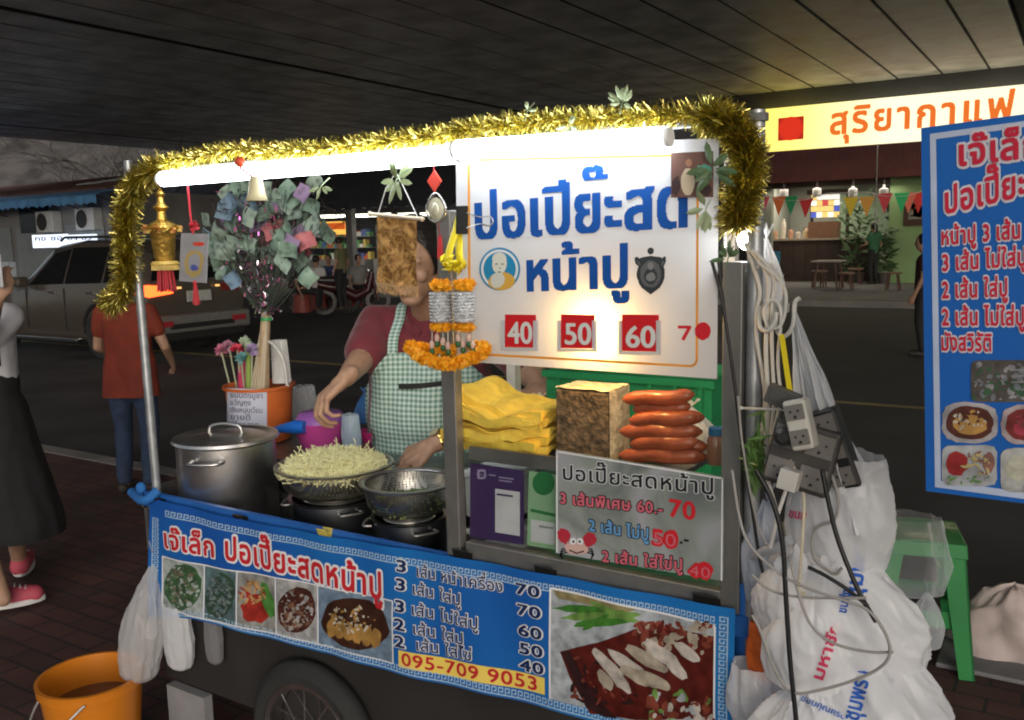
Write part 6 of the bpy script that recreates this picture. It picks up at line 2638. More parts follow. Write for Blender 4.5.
# amulet packet with tassel
c = P(193, 282, YH)
t = thing('amulet_packet', 'clear packet with a painted charm and a red tassel hanging right of the gold lantern', 'charm', c)
ap = lambda q, L_: P(q[0], q[1], YH) + V((0, -.0007 * L_, 0))
g = MB()
g.slab([ap((179, 281), 0), ap((206, 283), 0), ap((208, 234), 0), ap((181, 233), 0)], (0, -1, 0), .003)
g.build('packet', M('packet_grey', (.32, .32, .34), .25, var=.15, coat=.4), t)
g = MB()
blot(g, 194, 263, 10, 14, 0, 1, ap, .1, .1)
blot(g, 194, 262, 6, 9, 1, 1.6, ap, .2, .15)
blot(g, 195, 268, 4, 3, 2, 2.2, ap, .2, .2)
blot(g, 199, 244, 6, 2, 3, 1.5, ap, 0, .1)
g.build('charm_print', [ink('charm_gold', (.4, .3, .12)), ink('charm_grey', (.3, .3, .34)), ink('charm_blue', (.08, .1, .35)), ink('charm_red', (.6, .06, .03))], t)
g = MB()
p = P(195, 282, YH)
for k in range(50):
    a, q = rb.random() * 6.28, rb.random() ** .5
    g.tube([p + V((.003 * q * math.cos(a), .003 * q * math.sin(a), 0)), p + V((.009 * q * math.cos(a), .009 * q * math.sin(a), -.055 - .008 * rb.random()))], .0013, 4)
g.ball(p - V((0, 0, .002)), .006, 10, 6)
g.build('tassel', red_c, t)
g = MB()
p = P(188, 192, YH)
g.tube([P(193, 234, YH), P(190, 212, YH), (p.x, YH, ZTOP)], .003, 6)
q = P(194, 226, YH)
for k in range(30):
    d = V((rb.gauss(0, 1), rb.gauss(0, 1), rb.gauss(0, 1))).normalized() * .016
    s_ = d.orthogonal().normalized() * .005
    g.add([q, q + d * .6 + s_, q + d, q + d * .6 - s_], [(0, 1, 2, 3)])
g.build('red_ribbon', red_c, t)
# small bell with a red knob at the tube
c = P(257, 201, YF - .06)
s1 = mpp(257, 190, YF - .06)
t = thing('white_bell', 'small cream bell with a red knob hanging in front of the tube lamp', 'bell', c)
g = MB()
g.lathe(c, [(11 * s1, 0), (8 * s1, 8 * s1), (6.5 * s1, 18 * s1), (5 * s1, 24 * s1), (.001, 25 * s1)], 20)
g.build('bell', M('bell_cream', (.6, .55, .35), .5), t, smooth=50, solid=.002)
g = MB()
g.tube([P(254, 178, YF - .06), P(240, 168, YF - .06)], .003, 6)
g.ball(P(240, 162, YF - .06), 5.5 * s1, 14, 10)
g.build('knob', M('knob_red', (.6, .08, .03), .4), t, smooth=60)
# brocade pennant on a rod
YG = YF - .02
t = thing('brocade_flag', 'gold brown brocade pennant with fringe hanging from a rod before the vendor face', 'flag', P(397, 285, YG))
g = MB()


def flag(u, v):
    y0 = 217 + 4 * u
    p = P(377 + 40 * u, y0 + (66 - 1.5 * abs(u - .5)) * (1 - v), YG)
    return p + V((0, .004 * math.sin(u * 9 + v * 4) * (1 - v) + .004 * noise.noise(V((u * 5, v * 6, 2))), 0))


g.grid(flag, 40, 50)


def brocade():
    m = M('brocade', (.4, .2, .05), .4, metal=.35, var=0)
    N, L = m.node_tree.nodes, m.node_tree.links
    tc = N.new('ShaderNodeTexCoord')
    nz = N.new('ShaderNodeTexNoise')
    nz.inputs['Scale'].default_value = 45
    nz.inputs['Detail'].default_value = 4
    nz.inputs['Distortion'].default_value = 2
    rp = N.new('ShaderNodeValToRGB')
    e = rp.color_ramp.elements
    e[0].position, e[0].color = .38, (.22, .1, .03, 1)
    e[1].position, e[1].color = .62, (.62, .36, .12, 1)
    L.new(tc.outputs['Object'], nz.inputs['Vector'])
    L.new(nz.outputs['Fac'], rp.inputs['Fac'])
    L.new(rp.outputs['Color'], N['Principled BSDF'].inputs['Base Color'])
    bp = N.new('ShaderNodeBump')
    bp.inputs['Strength'].default_value = .5
    bp.inputs['Distance'].default_value = .003
    L.new(nz.outputs['Fac'], bp.inputs['Height'])
    L.new(bp.outputs['Normal'], N['Principled BSDF'].inputs['Normal'])
    return m


g.build('cloth', brocade(), t, smooth=60)
g = MB()
for i in range(70):
    u = i / 69
    p = flag(u, 0)
    g.tube([p, p + V((rb.gauss(0, .001), rb.gauss(0, .001), -.012)), p + V((rb.gauss(0, .002), rb.gauss(0, .002), -.021 - .004 * rb.random()))], .0007, 4)
g.build('fringe', M('fringe_brown', (.4, .25, .1), .6), t)
g = MB()
g.tube([P(370, 214, YG), P(422, 219, YG)], .0045, 10)
g.ball(P(370, 214, YG), .006, 10, 6)
g.ball(P(422, 219, YG), .006, 10, 6)
g.build('rod', M('rod_cream', (.55, .48, .36), .5), t, smooth=60)
g = MB()
hp = P(396, 172, YG)
g.tube([P(378, 214, YG), P(386, 188, YG), hp, P(404, 188, YG), P(418, 218, YG)], .0012, 5)
g.build('string', M('cord_white', (.6, .6, .6)), t)
# amulet pendant and red diamond
t = thing('amulet_pendant', 'drop shaped silver pendant below a red diamond charm left of the white sign', 'pendant', P(436, 222, YG))
g = MB()
dp = lambda q, L_: P(q[0], q[1], YG) + V((0, -.001 * L_, 0))
g.slab([dp(p, 0) for p in ((434, 192), (441, 181), (434, 170), (427, 181))], (0, -1, 0), .003)
g.build('red_diamond', ink('diamond_red', (.6, .07, .05)), t)
g = MB()
pc = P(436, 209, YG)
s1 = mpp(436, 209, YG)
ring = []
for i in range(33):
    a = 2 * PI * i / 32
    k = 1 + .18 * max(0, math.sin(a)) ** 3
    ring.append(pc + V((12.0 * s1 * math.cos(a) * (1 - .25 * max(0, math.sin(a))), 0, 13 * s1 * math.sin(a) * k)))
g.tube(ring, .0028, 8, caps=False)
g.build('rim', M('pendant_silver', (.55, .54, .5), .25, metal=.9), t, smooth=60)
g = MB()
g.ball(pc, (10 * s1, .004, 11.5 * s1), 20, 12)
g.ball(pc + V((0, -.003, -.002)), (5 * s1, .004, 7 * s1), 14, 10)
g.build('stone', M('pendant_stone', (.5, .48, .36), .2, coat=.6), t, smooth=60)
g = MB()
g.tube([P(434, 170, YG), (P(434, 160, YG).x, YG, ZTOP)], .001, 4)
g.tube([P(434, 192, YG), P(435, 195, YG)], .0015, 5)
g.build('string', red_c, t)
g = MB()
for k in range(40):
    a, q = rb.random() * 6.28, rb.random() ** .5
    p = P(440, 236, YG + .02)
    g.tube([p + V((.004 * q * math.cos(a), .004 * q * math.sin(a), 0)), p + V((.008 * q * math.cos(a), .008 * q * math.sin(a), -.05))], .0016, 4)
g.tube([P(440, 236, YG + .02), P(438, 222, YG)], .001, 4)
g.build('tassel', red_c, t)

# flower garland
petal_o = M('marigold', (.95, .42, .015), .55, var=.2, vs=60, translu=.2)
petal_y = M('yellow_ribbon', (.85, .7, .02), .45, var=.05, translu=.15)
jas = M('silver_jasmine', (.62, .64, .66), .3, metal=.5, var=.25, vs=90, bump=.8, bs=160)
YJ = YF - .05
t = thing('flower_garland', 'orange marigold and silver garland on yellow ribbons hanging left of the white sign', 'garland', P(450, 370, YJ))
g = MB()
for (xa_, ya_, xb_, yb_) in ((461, 206, 447, 264), (457, 225, 461, 264)):
    a, b_ = P(xa_, ya_, YJ + .03), P(xb_, yb_, YJ)
    w_ = 4.4 * mpp(450, 230, YJ)
    g.grid(lambda u, v: a.lerp(b_, v) + V(((u - .5) * 2 * w_, .003 * math.sin(v * 6), 0)), 2, 8)
for k in range(26):
    p = P(453, 265, YJ) + V((rb.gauss(0, .012), rb.gauss(0, .008), rb.gauss(0, .006)))
    d = V((rb.gauss(0, 1), rb.gauss(0, .6), rb.gauss(-.2, .6))).normalized() * .014
    s_ = d.orthogonal().normalized() * .005
    g.add([p - d, p + s_, p + d, p - s_], [(0, 1, 2, 3)])
g.build('ribbon', petal_y, t, smooth=60, solid=.0008)


def petals(mb, pts, rad, n, pl=.010, seed=1, flat=1):
    rp = random.Random(seed)
    pts = [V(p) for p in pts]
    for i in range(n):
        u = rp.random() * (len(pts) - 1)
        k = min(int(u), len(pts) - 2)
        c0 = pts[k].lerp(pts[k + 1], u - k)
        d = V((rp.gauss(0, 1), rp.gauss(0, 1), rp.gauss(0, 1))).normalized()
        p = c0 + V((d.x * rad, d.y * rad, d.z * rad * flat)) * rp.uniform(.75, 1)
        e = (d + V((rp.gauss(0, .4), rp.gauss(0, .4), rp.gauss(0, .4)))).normalized() * pl
        s_ = e.orthogonal().normalized()
        s_ = (s_ * math.cos(i) + e.normalized().cross(s_) * math.sin(i)) * pl * .45
        mb.add([p - e * .5, p + s_, p + e * .6, p - s_], [(0, 1, 2, 3)])


def ringpts(px, py, rpx, Y, n=14, ry=.5):
    c0 = P(px, py, Y)
    r0 = rpx * mpp(px, py, Y)
    return [c0 + V((r0 * math.cos(2 * PI * i / n), r0 * ry * math.sin(2 * PI * i / n), 0)) for i in range(n + 1)]


for px in (441, 464):
    for py, rad in ((285, .011), (327, .0075)):
        g = MB()
        rp_ = ringpts(px, py, 7 if py == 285 else 8.5, YJ)
        g.tube(rp_, rad * .75, 8)
        petals(g, rp_, rad, 240, .010, px + py)
        g.build('marigold_ring', petal_o, t)
    g = MB()
    c0 = P(px, 322, YJ)
    s1 = mpp(px, 310, YJ)
    vs, fs = [], []
    rows_, seg_ = 9, 20
    g.lathe(c0, [(9 * s1, 0), (10 * s1, .004), (10.2 * s1, 15 * s1), (9.5 * s1, 30 * s1)], 24)
    for r_i in range(rows_):
        for k in range(seg_):
            a = 2 * PI * (k + .5 * (r_i % 2)) / seg_
            p = c0 + V((10.3 * s1 * math.cos(a), 10.3 * s1 * math.sin(a), (2 + r_i * 3.3) * s1))
            g.ball(p, (.0030, .0030, .0026), 6, 4)
    g.build('jasmine_cylinder', jas, t, smooth=60)
g = MB()
for i, (px, py) in enumerate(((432, 345), (437, 338), (443, 342), (448, 346), (458, 338), (463, 344), (469, 338), (473, 345))):
    p, q = P(px, 329, YJ), P(px, py, YJ + rb.uniform(-.01, .01))
    g.tube([p, q], .001, 4, m=0)
    g.ball(q, (.006, .006, .010), 8, 6, m=1)
    g.ball(q - V((0, 0, .013)), (.006, .006, .008), 8, 6, m=2)
g.build('bud_tassels', [M('thread_white', (.6, .6, .5), .6), M('bud_pink', (.6, .42, .35), .5), M('bud_green', (.03, .12, .04), .5)], t, smooth=60)
g = MB()
sw = spline([P(x, y, YJ + dy) for x, y, dy in ((409, 346, .02), (418, 355, -.0), (432, 362, -.015), (450, 364, -.02), (468, 360, -.015), (484, 351, 0), (478, 346, .03), (455, 350, .045), (430, 350, .04), (409, 346, .02))], 6)
g.tube(sw, .008, 8)
petals(g, sw, .0125, 1500, .012, 5)
g.build('marigold_swag', petal_o, t)

# ================================================================ gold tinsel
tin = [M('tinsel_gold', (.9, .7, .22), .3, metal=1, var=.25, vs=30), M('tinsel_lime', (.62, .58, .15), .36, metal=1, var=.2, vs=30), M('tinsel_dark_gold', (.28, .22, .05), .4, metal=.9, var=.2)]  # dark gold strands put the shade of the gaps into the colour


def tinsel(pts, rad, n, label, seed):
    rt_ = random.Random(seed)
    q = spline(pts, 10)
    L_ = [0]
    for a, b_ in zip(q, q[1:]):
        L_.append(L_[-1] + (b_ - a).length)
    g = MB()
    g.tube(q, .0025, 5, m=2)
    for i in range(n):
        s_ = rt_.random() * L_[-1]
        k = max(j for j in range(len(L_)) if L_[j] <= s_)
        k = min(k, len(q) - 2)
        p = q[k].lerp(q[k + 1], (s_ - L_[k]) / max(1e-6, L_[k + 1] - L_[k]))
        d = V((rt_.gauss(0, 1), rt_.gauss(0, 1), rt_.gauss(0, 1)))
        tn = (q[k + 1] - q[k]).normalized()
        d = (d - tn * d.dot(tn) * .6).normalized()
        ln = rad * rt_.uniform(.6, 1.12)
        w_ = d.orthogonal().normalized()
        w_ = (w_ * math.cos(i) + d.cross(w_) * math.sin(i)) * .0013
        e = p + d * ln + tn * rt_.uniform(-.3, .3) * ln
        m_ = p + d * ln * .55 + w_ * 1.5
        g.add([p - w_, p + w_, m_ + w_, m_ - w_], [(0, 1, 2, 3)], rt_.choice([0, 0, 1, 1, 2]))
        g.add([m_ - w_, m_ + w_, e + w_ * .4, e - w_ * .4], [(0, 1, 2, 3)], rt_.choice([0, 0, 1, 1, 2]))
    return top(g, 'tinsel_garland', tin, label, 'tinsel', loc=q[0])


YTN = YF - .005
tinsel([P(x, y, YTN) for x, y in ((158, 166), (185, 159), (215, 153), (240, 150), (280, 151), (330, 148), (380, 142), (430, 136), (480, 128), (540, 122), (590, 119), (640, 117), (690, 115), (728, 121))], .029, 9500, 'long gold tinsel garland running along the top edge of the cart', 3)
tinsel([P(x, y, YTN) for x, y in ((160, 166), (142, 178), (130, 196), (126, 222), (127, 250), (126, 275), (122, 292), (108, 306))], .046, 6000, 'gold tinsel garland hanging down at the left pole', 4)
tinsel([P(x, y, YTN - .01) for x, y in ((705, 116), (730, 124), (744, 145), (747, 170), (742, 196), (738, 215), (738, 226))], .041, 6500, 'thick gold tinsel garland hanging down beside the right pole', 6)
# leaf sprigs
lfm = [M('sprig_pale', (.3, .36, .2), .5, var=.2, translu=.2), M('sprig_dark', (.08, .14, .06), .5, var=.2)]


def sprig(px, py, n, l, label, seed, mi=0, up=-.4):
    rs_ = random.Random(seed)
    p = P(px, py, YF - .045)
    g = MB()
    g.tube([p + V((0, .03, .02)), p, p + V((0, -.01, -.02))], .0012, 5)
    for i in range(n):
        a = rs_.uniform(0, 2 * PI)
        d = V((math.cos(a), rs_.uniform(-.7, .2), math.sin(a) + up)).normalized() * l * rs_.uniform(.6, 1)
        w_ = d.cross(V((0, 1, 0))).normalized() * l * .14
        b_ = p + d * .15
        g.add([b_, b_ + d * .35 + w_, b_ + d * .75 + w_ * .8, b_ + d, b_ + d * .75 - w_ * .8, b_ + d * .35 - w_, b_ + d * .5 + V((0, -.003, 0))], [(0, 1, 6), (1, 2, 6), (2, 3, 6), (3, 4, 6), (4, 5, 6), (5, 0, 6)])
    top(g, 'leaf_sprig', lfm[mi], label, 'leaf sprig', group='artificial leaf sprigs on the cart top')


sprig(396, 180, 14, .05, 'grey green leaf sprig above the brocade pennant', 1)
sprig(321, 186, 5, .035, 'small pale leaf hanging beside the banknote bouquet', 2, up=-.8)
sprig(622, 103, 10, .032, 'pale leaf sprig standing up above the tinsel over the sign', 3, up=.6)
sprig(527, 111, 6, .022, 'tiny pale leaf sprig on the tinsel left of the taller one', 4, up=.5)
sprig(712, 168, 8, .05, 'green leaf sprig beside the pinned photograph', 5, 1)
sprig(706, 208, 6, .045, 'pale leaf sprig under the pinned photograph', 6)
sprig(728, 258, 9, .03, 'small green leaf sprig on the right case post', 7, 1, .3)
sprig(569, 186 - 60, 5, .03, 'pale leaf drooping over the tube lamp above the sign', 8)
# ================================================================ the vendor
ven = thing('person', 'vendor in a maroon polo shirt and green gingham apron reaching over the pots', 'person', (-1.72, 2.42, 0))
ctr = V((P(430, 330, 2.42).x, 2.42, 0))
rd = V((.88, .47, 0)).normalized()        # his left (towards the right of the picture)
fd = V((.47 * 1, -.88, 0)).normalized()   # facing the front of the cart
zn = P(412, 306, 2.36).z
B, S_, Hh = MB(), MB(), MB()


def Q(a, b_, z):
    """a to his left, b forward, z up"""
    return V((ctr.x, ctr.y, 0)) + rd * a + fd * b_ + V((0, 0, z))


zs = zn - .045
hc = P(413, 258, 2.27)
fh = V((.22, -.92, -.34)).normalized()
rot = head(B, hc, fh, 1.12)
hair_cap(Hh, hc, rot, 1.17)
B.cap(Q(0, .0, zs + .0), hc + V((.015, .03, -.05)), .06, .056)
for mb, gr in ((B, -.014), (S_, 0)):
    mb.cap(Q(-.155, 0, zs - .015), Q(.155, 0, zs - .015), .066 + gr, .066 + gr)
    mb.cap(Q(-.09, .01, zs - .1), Q(-.09, .03, .95), .118 + gr, .13 + gr)
    mb.cap(Q(.09, .01, zs - .1), Q(.09, .03, .95), .118 + gr, .13 + gr)
    mb.cap(Q(0, .03, zs - .14), Q(0, .06, .98), .115 + gr, .15 + gr)
    mb.cap(Q(0, -.0, zs + .015), Q(0, 0, zs - .1), .075 + gr, .1 + gr)
B.cap(Q(-.09, 0, .95), Q(-.1, 0, .5), .105, .075)
B.cap(Q(.09, 0, .95), Q(.1, 0, .5), .105, .075)
B.cap(Q(-.1, 0, .5), Q(-.1, -.01, .09), .07, .042)
B.cap(Q(.1, 0, .5), Q(.1, -.01, .09), .07, .042)
# arm at the left of the picture
shR = Q(-.185, .0, zs - .02)
elR = P(364, 356, 2.2)
wrR = P(346, 378, 2.04)
B.cap(shR, elR, .05, .042)
B.cap(elR, elR.lerp(wrR, .35), .043, .041)
B.cap(elR.lerp(wrR, .35), wrR, .041, .029)
hd = (P(329, 393, 1.99) - wrR).normalized()
hand(B, wrR, hd, V((-.45, -.75, .5)), 1, 1.14, (.75, .8, .85, .95), .7)
S_.cap(shR, shR.lerp(elR, .86), .069, .072)
# arm at the right, its forearm comes back behind the case post
shL = Q(.185, .0, zs - .02)
elL = P(548, 392, 2.36)
wrL = P(434, 444, 2.11)
B.cap(shL, elL, .05, .043)
B.cap(elL, elL.lerp(wrL, .35), .044, .041)
B.cap(elL.lerp(wrL, .35), wrL, .041, .029)
hd2 = (P(400, 460, 2.06) - wrL).normalized()
hand(B, wrL, hd2, V((-.25, -.6, .75)), -1, 1.12, (.6, .65, .7, .75), .6)
S_.cap(shL, shL.lerp(elL, .62), .07, .07)
skin_v = M('vendor_skin', (.40, .235, .155), .48, var=.12, vs=35, bump=.12, bs=220)
maroon = M('maroon_polo', (.155, .022, .032), .85, var=.12, vs=25, bump=.35, bs=35, sheen=.2)
body = blob('body', B, skin_v, ven, .005, 4)
hairb = blob('hair', Hh, hair_m, ven, .006, 2, cut=[(hc + fh * .038, fh + V((0, 0, -.3)))])


shirt = blob('polo_shirt', S_, maroon, ven, .008, 5, cut=[(Q(0, 0, .86), (0, 0, -1)), (Q(0, 0, zs + .052), (0, 0, 1)), ], disp=folds)
g = MB()
for k in (-1, 1):
    ln = [Q(k * .012, .088, zs - .035), Q(k * .05, .082, zs - .002), Q(k * .075, .045, zs + .032), Q(k * .07, -.01, zs + .052)]
    q_ = spline(ln, 5)
    for a, b_ in zip(q_, q_[1:]):
        o1 = rd * k * .016 + V((0, 0, -.028)) + fd * .012
        g.quad(a, b_, b_ + o1, a + o1)
g.build('collar', maroon, ven, smooth=70, solid=.003)
g = MB()
for z_ in (.06, .1):
    g.ball(Q(0, .098, zs - z_), .005, 10, 6)
g.build('button', M('button_white', (.6, .58, .55), .4), ven)
# features of the face
ey = MB()
bw = MB()
for k in (-1, 1):
    ey.ball(hc + rot @ V((k * .034, .083, .004)), (.013, .007, .006), 10, 7, rot=rot)
    bw.cap(hc + rot @ V((k * .02, .089, .026)), hc + rot @ V((k * .052, .077, .026)), .0045, .003, 6)
ey.build('eyes', M('eye_dark', (.02, .015, .01), .2), ven, smooth=60)
bw.build('eyebrows', hair_m, ven, smooth=60)
lp = MB()
lp.cap(hc + rot @ V((-.024, .093, -.073)), hc + rot @ V((.024, .093, -.073)), .006, .006, 8)
lp.build('lips', M('lip', (.3, .12, .09), .5), ven, smooth=60)
# apron draped over the front of the shirt
deps = bpy.context.evaluated_depsgraph_get()
bvh = BVHTree.FromPolygons([tuple(v.co + ORG[ven.name]) for v in shirt.data.vertices], [tuple(p.vertices) for p in shirt.data.polygons])


def drape(a, z, off=.010):
    o = Q(a, .6, z)
    h, n, i, d = bvh.ray_cast(o, -fd)
    if h is None:
        return Q(a, -.02, z)
    return h + fd * off


def smoothdrape(a, z, off=.012):
    s_ = V((0, 0, 0))
    for da, dz in ((0, 0), (.02, 0), (-.02, 0), (0, .025), (0, -.025)):
        s_ += drape(a + da, z + dz, off)
    return s_ / 5


ZA0, ZA1 = .80, zs - .10
ZW_ = 1.10


def ap_pt(u, v):
    z = ZA0 + (ZA1 - ZA0) * v
    k = max(0, min(1, (z - (ZW_ - .05)) / (ZA1 - ZW_ + .05)))
    w_ = .235 * (1 - k) + .115 * k
    a = (u - .5) * 2 * w_
    zz = max(z, .9)
    p = smoothdrape(a, zz)
    p = V((p.x, p.y, z))
    return p + fd * (.006 * math.sin(a * 40 + z * 6) * (1 - k * .6) + .004 * noise.noise(V((a * 14, z * 10, 3))))


def gingham():
    m = M('green_gingham', (.3, .5, .4), .85, var=0, bump=.15, bs=120)
    N, L = m.node_tree.nodes, m.node_tree.links
    uv = N.new('ShaderNodeUVMap')
    sx = N.new('ShaderNodeSeparateXYZ')
    L.new(uv.outputs['UV'], sx.inputs['Vector'])
    outs = []
    for ax in 'XY':
        mu = N.new('ShaderNodeMath')
        mu.operation = 'MULTIPLY'
        mu.inputs[1].default_value = 62
        L.new(sx.outputs[ax], mu.inputs[0])
        fr = N.new('ShaderNodeMath')
        fr.operation = 'FRACT'
        L.new(mu.outputs[0], fr.inputs[0])
        gt = N.new('ShaderNodeMath')
        gt.operation = 'GREATER_THAN'
        gt.inputs[1].default_value = .5
        L.new(fr.outputs[0], gt.inputs[0])
        outs.append(gt)
    ad = N.new('ShaderNodeMath')
    ad.operation = 'ADD'
    L.new(outs[0].outputs[0], ad.inputs[0])
    L.new(outs[1].outputs[0], ad.inputs[1])
    dv = N.new('ShaderNodeMath')
    dv.operation = 'MULTIPLY'
    dv.inputs[1].default_value = .5
    L.new(ad.outputs[0], dv.inputs[0])
    rp = N.new('ShaderNodeValToRGB')
    e = rp.color_ramp.elements
    e[0].color, e[1].color = (.58, .68, .63, 1), (.13, .24, .19, 1)
    e.new(.5).color = (.33, .47, .41, 1)
    L.new(dv.outputs[0], rp.inputs['Fac'])
    L.new(rp.outputs['Color'], N['Principled BSDF'].inputs['Base Color'])
    return m


ging = gingham()


def uvgrid(name, fn, nu, nv, wfn, hl, parent, mat, solid=.002):
    g = MB()
    g.grid(fn, nu, nv)
    o = g.build(name, mat, parent, smooth=80, solid=solid)
    uvl = o.data.uv_layers.new(name='UVMap')
    for p in o.data.polygons:
        for li, vi in zip(p.loop_indices, p.vertices):
            i, j = vi % (nu + 1), vi // (nu + 1)
            uvl.data[li].uv = ((i / nu - .5) * wfn(j / nv), j / nv * hl)
    return o


apron = uvgrid('apron', ap_pt, 60, 60, lambda v: 2 * (.235 - .12 * max(0, min(1, (ZA0 + (ZA1 - ZA0) * v - ZW_ + .05) / (ZA1 - ZW_ + .05)))), ZA1 - ZA0, ven, ging)
for k in (-1, 1):
    pa = [ap_pt(.5 + k * .44, .995), smoothdrape(k * .1, zs - .05), smoothdrape(k * .088, zs - .0) + V((0, 0, .004)), Q(k * .085, .02, zs + .05), Q(k * .06, -.06, zs + .055)]
    pa = spline(pa, 8)

    def strap(u, v):
        i = v * (len(pa) - 1)
        j = min(int(i), len(pa) - 2)
        p = pa[j].lerp(pa[j + 1], i - j)
        return p + rd * (u - .5) * .034 + fd * .002
    uvgrid('apron_strap', strap, 4, 30, lambda v: .034, .3, apron, ging)
g = MB()
z0, z1 = ap_pt(.5, .5).z, 0
pk = [(-.075, -.012), (.105, .012)]
va = (P(400, 386, 2.25).z - ZA0) / (ZA1 - ZA0)


def zipb(u, v):
    a = -.08 + .19 * u
    z = ZA0 + (ZA1 - ZA0) * va - .006 + .012 * u + .016 * v
    return smoothdrape(a, max(z, .9)) * 1 + fd * .0085


g.grid(zipb, 20, 2)
g.build('pocket_zip', M('zip_black', (.012, .012, .012), .7), apron, solid=.002)
# trousers, shoes, watch
g = MB()
T_ = MB()
for k in (-1, 1):
    T_.cap(Q(k * .09, 0, .93), Q(k * .1, 0, .5), .125, .095)
    T_.cap(Q(k * .1, 0, .5), Q(k * .1, -.01, .1), .09, .07)
T_.cap(Q(-.06, 0, .9), Q(.06, 0, .9), .14, .14)
blob('trousers', T_, M('dark_trousers', (.025, .025, .03), .85), ven, .014, 4)
F_ = MB()
for k in (-1, 1):
    F_.cap(Q(k * .1, -.04, .045), Q(k * .11, .13, .04), .045, .04)
blob('shoes', F_, M('dark_shoes', (.04, .035, .03)), ven, .012, 2, cut=[(V((0, 0, .004)), (0, 0, -1))])
wd = (elL - wrL).normalized()
wq = wd.to_track_quat('Z', 'Y').to_matrix()
g = MB()
g.lathe(wrL + wd * .028, [(.030, -.009), (.036, -.008), (.037, 0), (.036, .008), (.030, .009)], 28, wq)
for k in range(24):
    a = 2 * PI * k / 24
    g.box(*[wrL + wd * .028 + wq @ V((.0365 * math.cos(a), .0365 * math.sin(a), 0)) + V((q, q, q)) for q in (-.003, .003)])
w_ = g.build('watch', M('watch_gold', (.7, .5, .15), .25, metal=1), ven, smooth=40)
g = MB()
g.lathe(wrL + wd * .028 + wq @ V((0, 0, 0)) + V((-.012, -.022, .028)), [(.001, 0), (.014, 0), (.015, .004), (.001, .006)], 20, V((-.25, -.5, .8)).to_track_quat('Z', 'Y').to_matrix())
g.build('dial', M('dial', (.5, .45, .3), .2), w_)
# tongs in the hand by the sprouts
g = MB()
tp = wrL + hd2 * .13 + V((0, 0, -.012))
for k in (-1, 1):
    g.tube([tp + V((.02, k * .006, .012)), tp + V((-.05, k * .012, .0)), tp + V((-.075, k * .004, -.018))], .004, 8)
top(g, 'tongs', steel, 'short steel tongs held by the vendor beside the bean sprouts', 'tongs')

# ================================================================ woman at the left edge
p = PZ(8, 606, 0)
wl = V((p.x, p.y, 0))
white_s = M('white_shirt', (.5, .5, .54), .85, var=.06, vs=12, bump=.3, bs=25)
pinks = M('pink_shoe', (.5, .08, .12), .6, var=.15, vs=20)
wo = thing('person', 'woman in a white shirt, long black skirt and pink shoes raising a phone at left', 'person', wl)
WR = Matrix.Translation(wl) @ Matrix.Rotation(math.radians(35), 4, 'Z')


def W_(a, b_, z):
    return WR @ V((a, b_, z))


dx = P(-30, 330, wl.y) - wl
B, S2, K2, H2 = MB(), MB(), MB(), MB()
bx = V((dx.x, 0, 0))
wz = 1.0


def U(a, b_, z):
    return W_(a, b_, z) + bx * .9


hc2 = U(0, .02, 1.5)
rt2 = head(B, hc2, (WR.to_3x3() @ V((.2, 1, -.1))), .95)
hair_cap(H2, hc2, rt2, .98, .22)
B.cap(U(0, 0, 1.33), hc2 - V((0, 0, .05)), .05, .048)
for mb, gr in ((B, -.012), (S2, 0)):
    for k in (-1, 1):
        mb.cap(U(k * .07, 0, .95), U(k * .08, 0, 1.22), .1 + gr, .095 + gr)
        mb.cap(U(0, 0, 1.3), U(k * .14, 0, 1.28), .055 + gr, .058 + gr)
sh1, el1 = U(.17, 0, 1.27), P(-14, 345, wl.y)
wr1 = P(-3, 300, wl.y - .06)
for sgn, (a, b_, c_) in ((1, (sh1, el1, wr1)), (-1, (U(-.17, 0, 1.27), U(-.24, .1, 1.05), U(-.1, .3, 1.15)))):
    B.cap(a, b_, .042, .036)
    B.cap(b_, c_, .036, .025)
    S2.cap(a, b_, .062, .062)
    hand(B, c_, (V((.1, .1, 1)) if sgn > 0 else (c_ - b_)), V((.6, -.7, 0)), 1, .95, (.5, .6, .7, .8))
for k, (px, py) in ((1, (20, 556)), (-1, (4, 596))):
    an = PZ(px, py + 12, .05)
    kn = U(k * .09, 0, .48)
    B.cap(U(k * .09, 0, .85), kn, .08, .055)
    B.cap(kn, an + V((0, 0, .04)), .05, .034)
K2.cap(U(-.05, 0, .98), U(.05, 0, .98), .125, .125)
K2.cap(U(-.06, 0, .85), U(-.08, 0, .36), .14, .17)
K2.cap(U(.06, 0, .85), U(.12, .02, .34), .14, .18)
zh_ = PZ(40, 540, .0)
blob('body', B, skin_m, wo, .009, 3)
blob('hair', H2, hair_m, wo, .009, 2, cut=[(hc2 + rt2 @ V((0, .04, 0)), rt2 @ V((0, 1, 0)))])
blob('shirt', S2, white_s, wo, .011, 5, cut=[(U(0, 0, .92), (0, 0, -1)), (U(0, 0, 1.36), (0, 0, 1))], disp=folds)
zsk = P(40, 537, wl.y + .1).z
blob('skirt', K2, M('black_skirt', (.012, .012, .014), .9, bump=.4, bs=14), wo, .014, 6, cut=[(V((0, 0, zsk)), (0, 0, -1))], disp=folds)
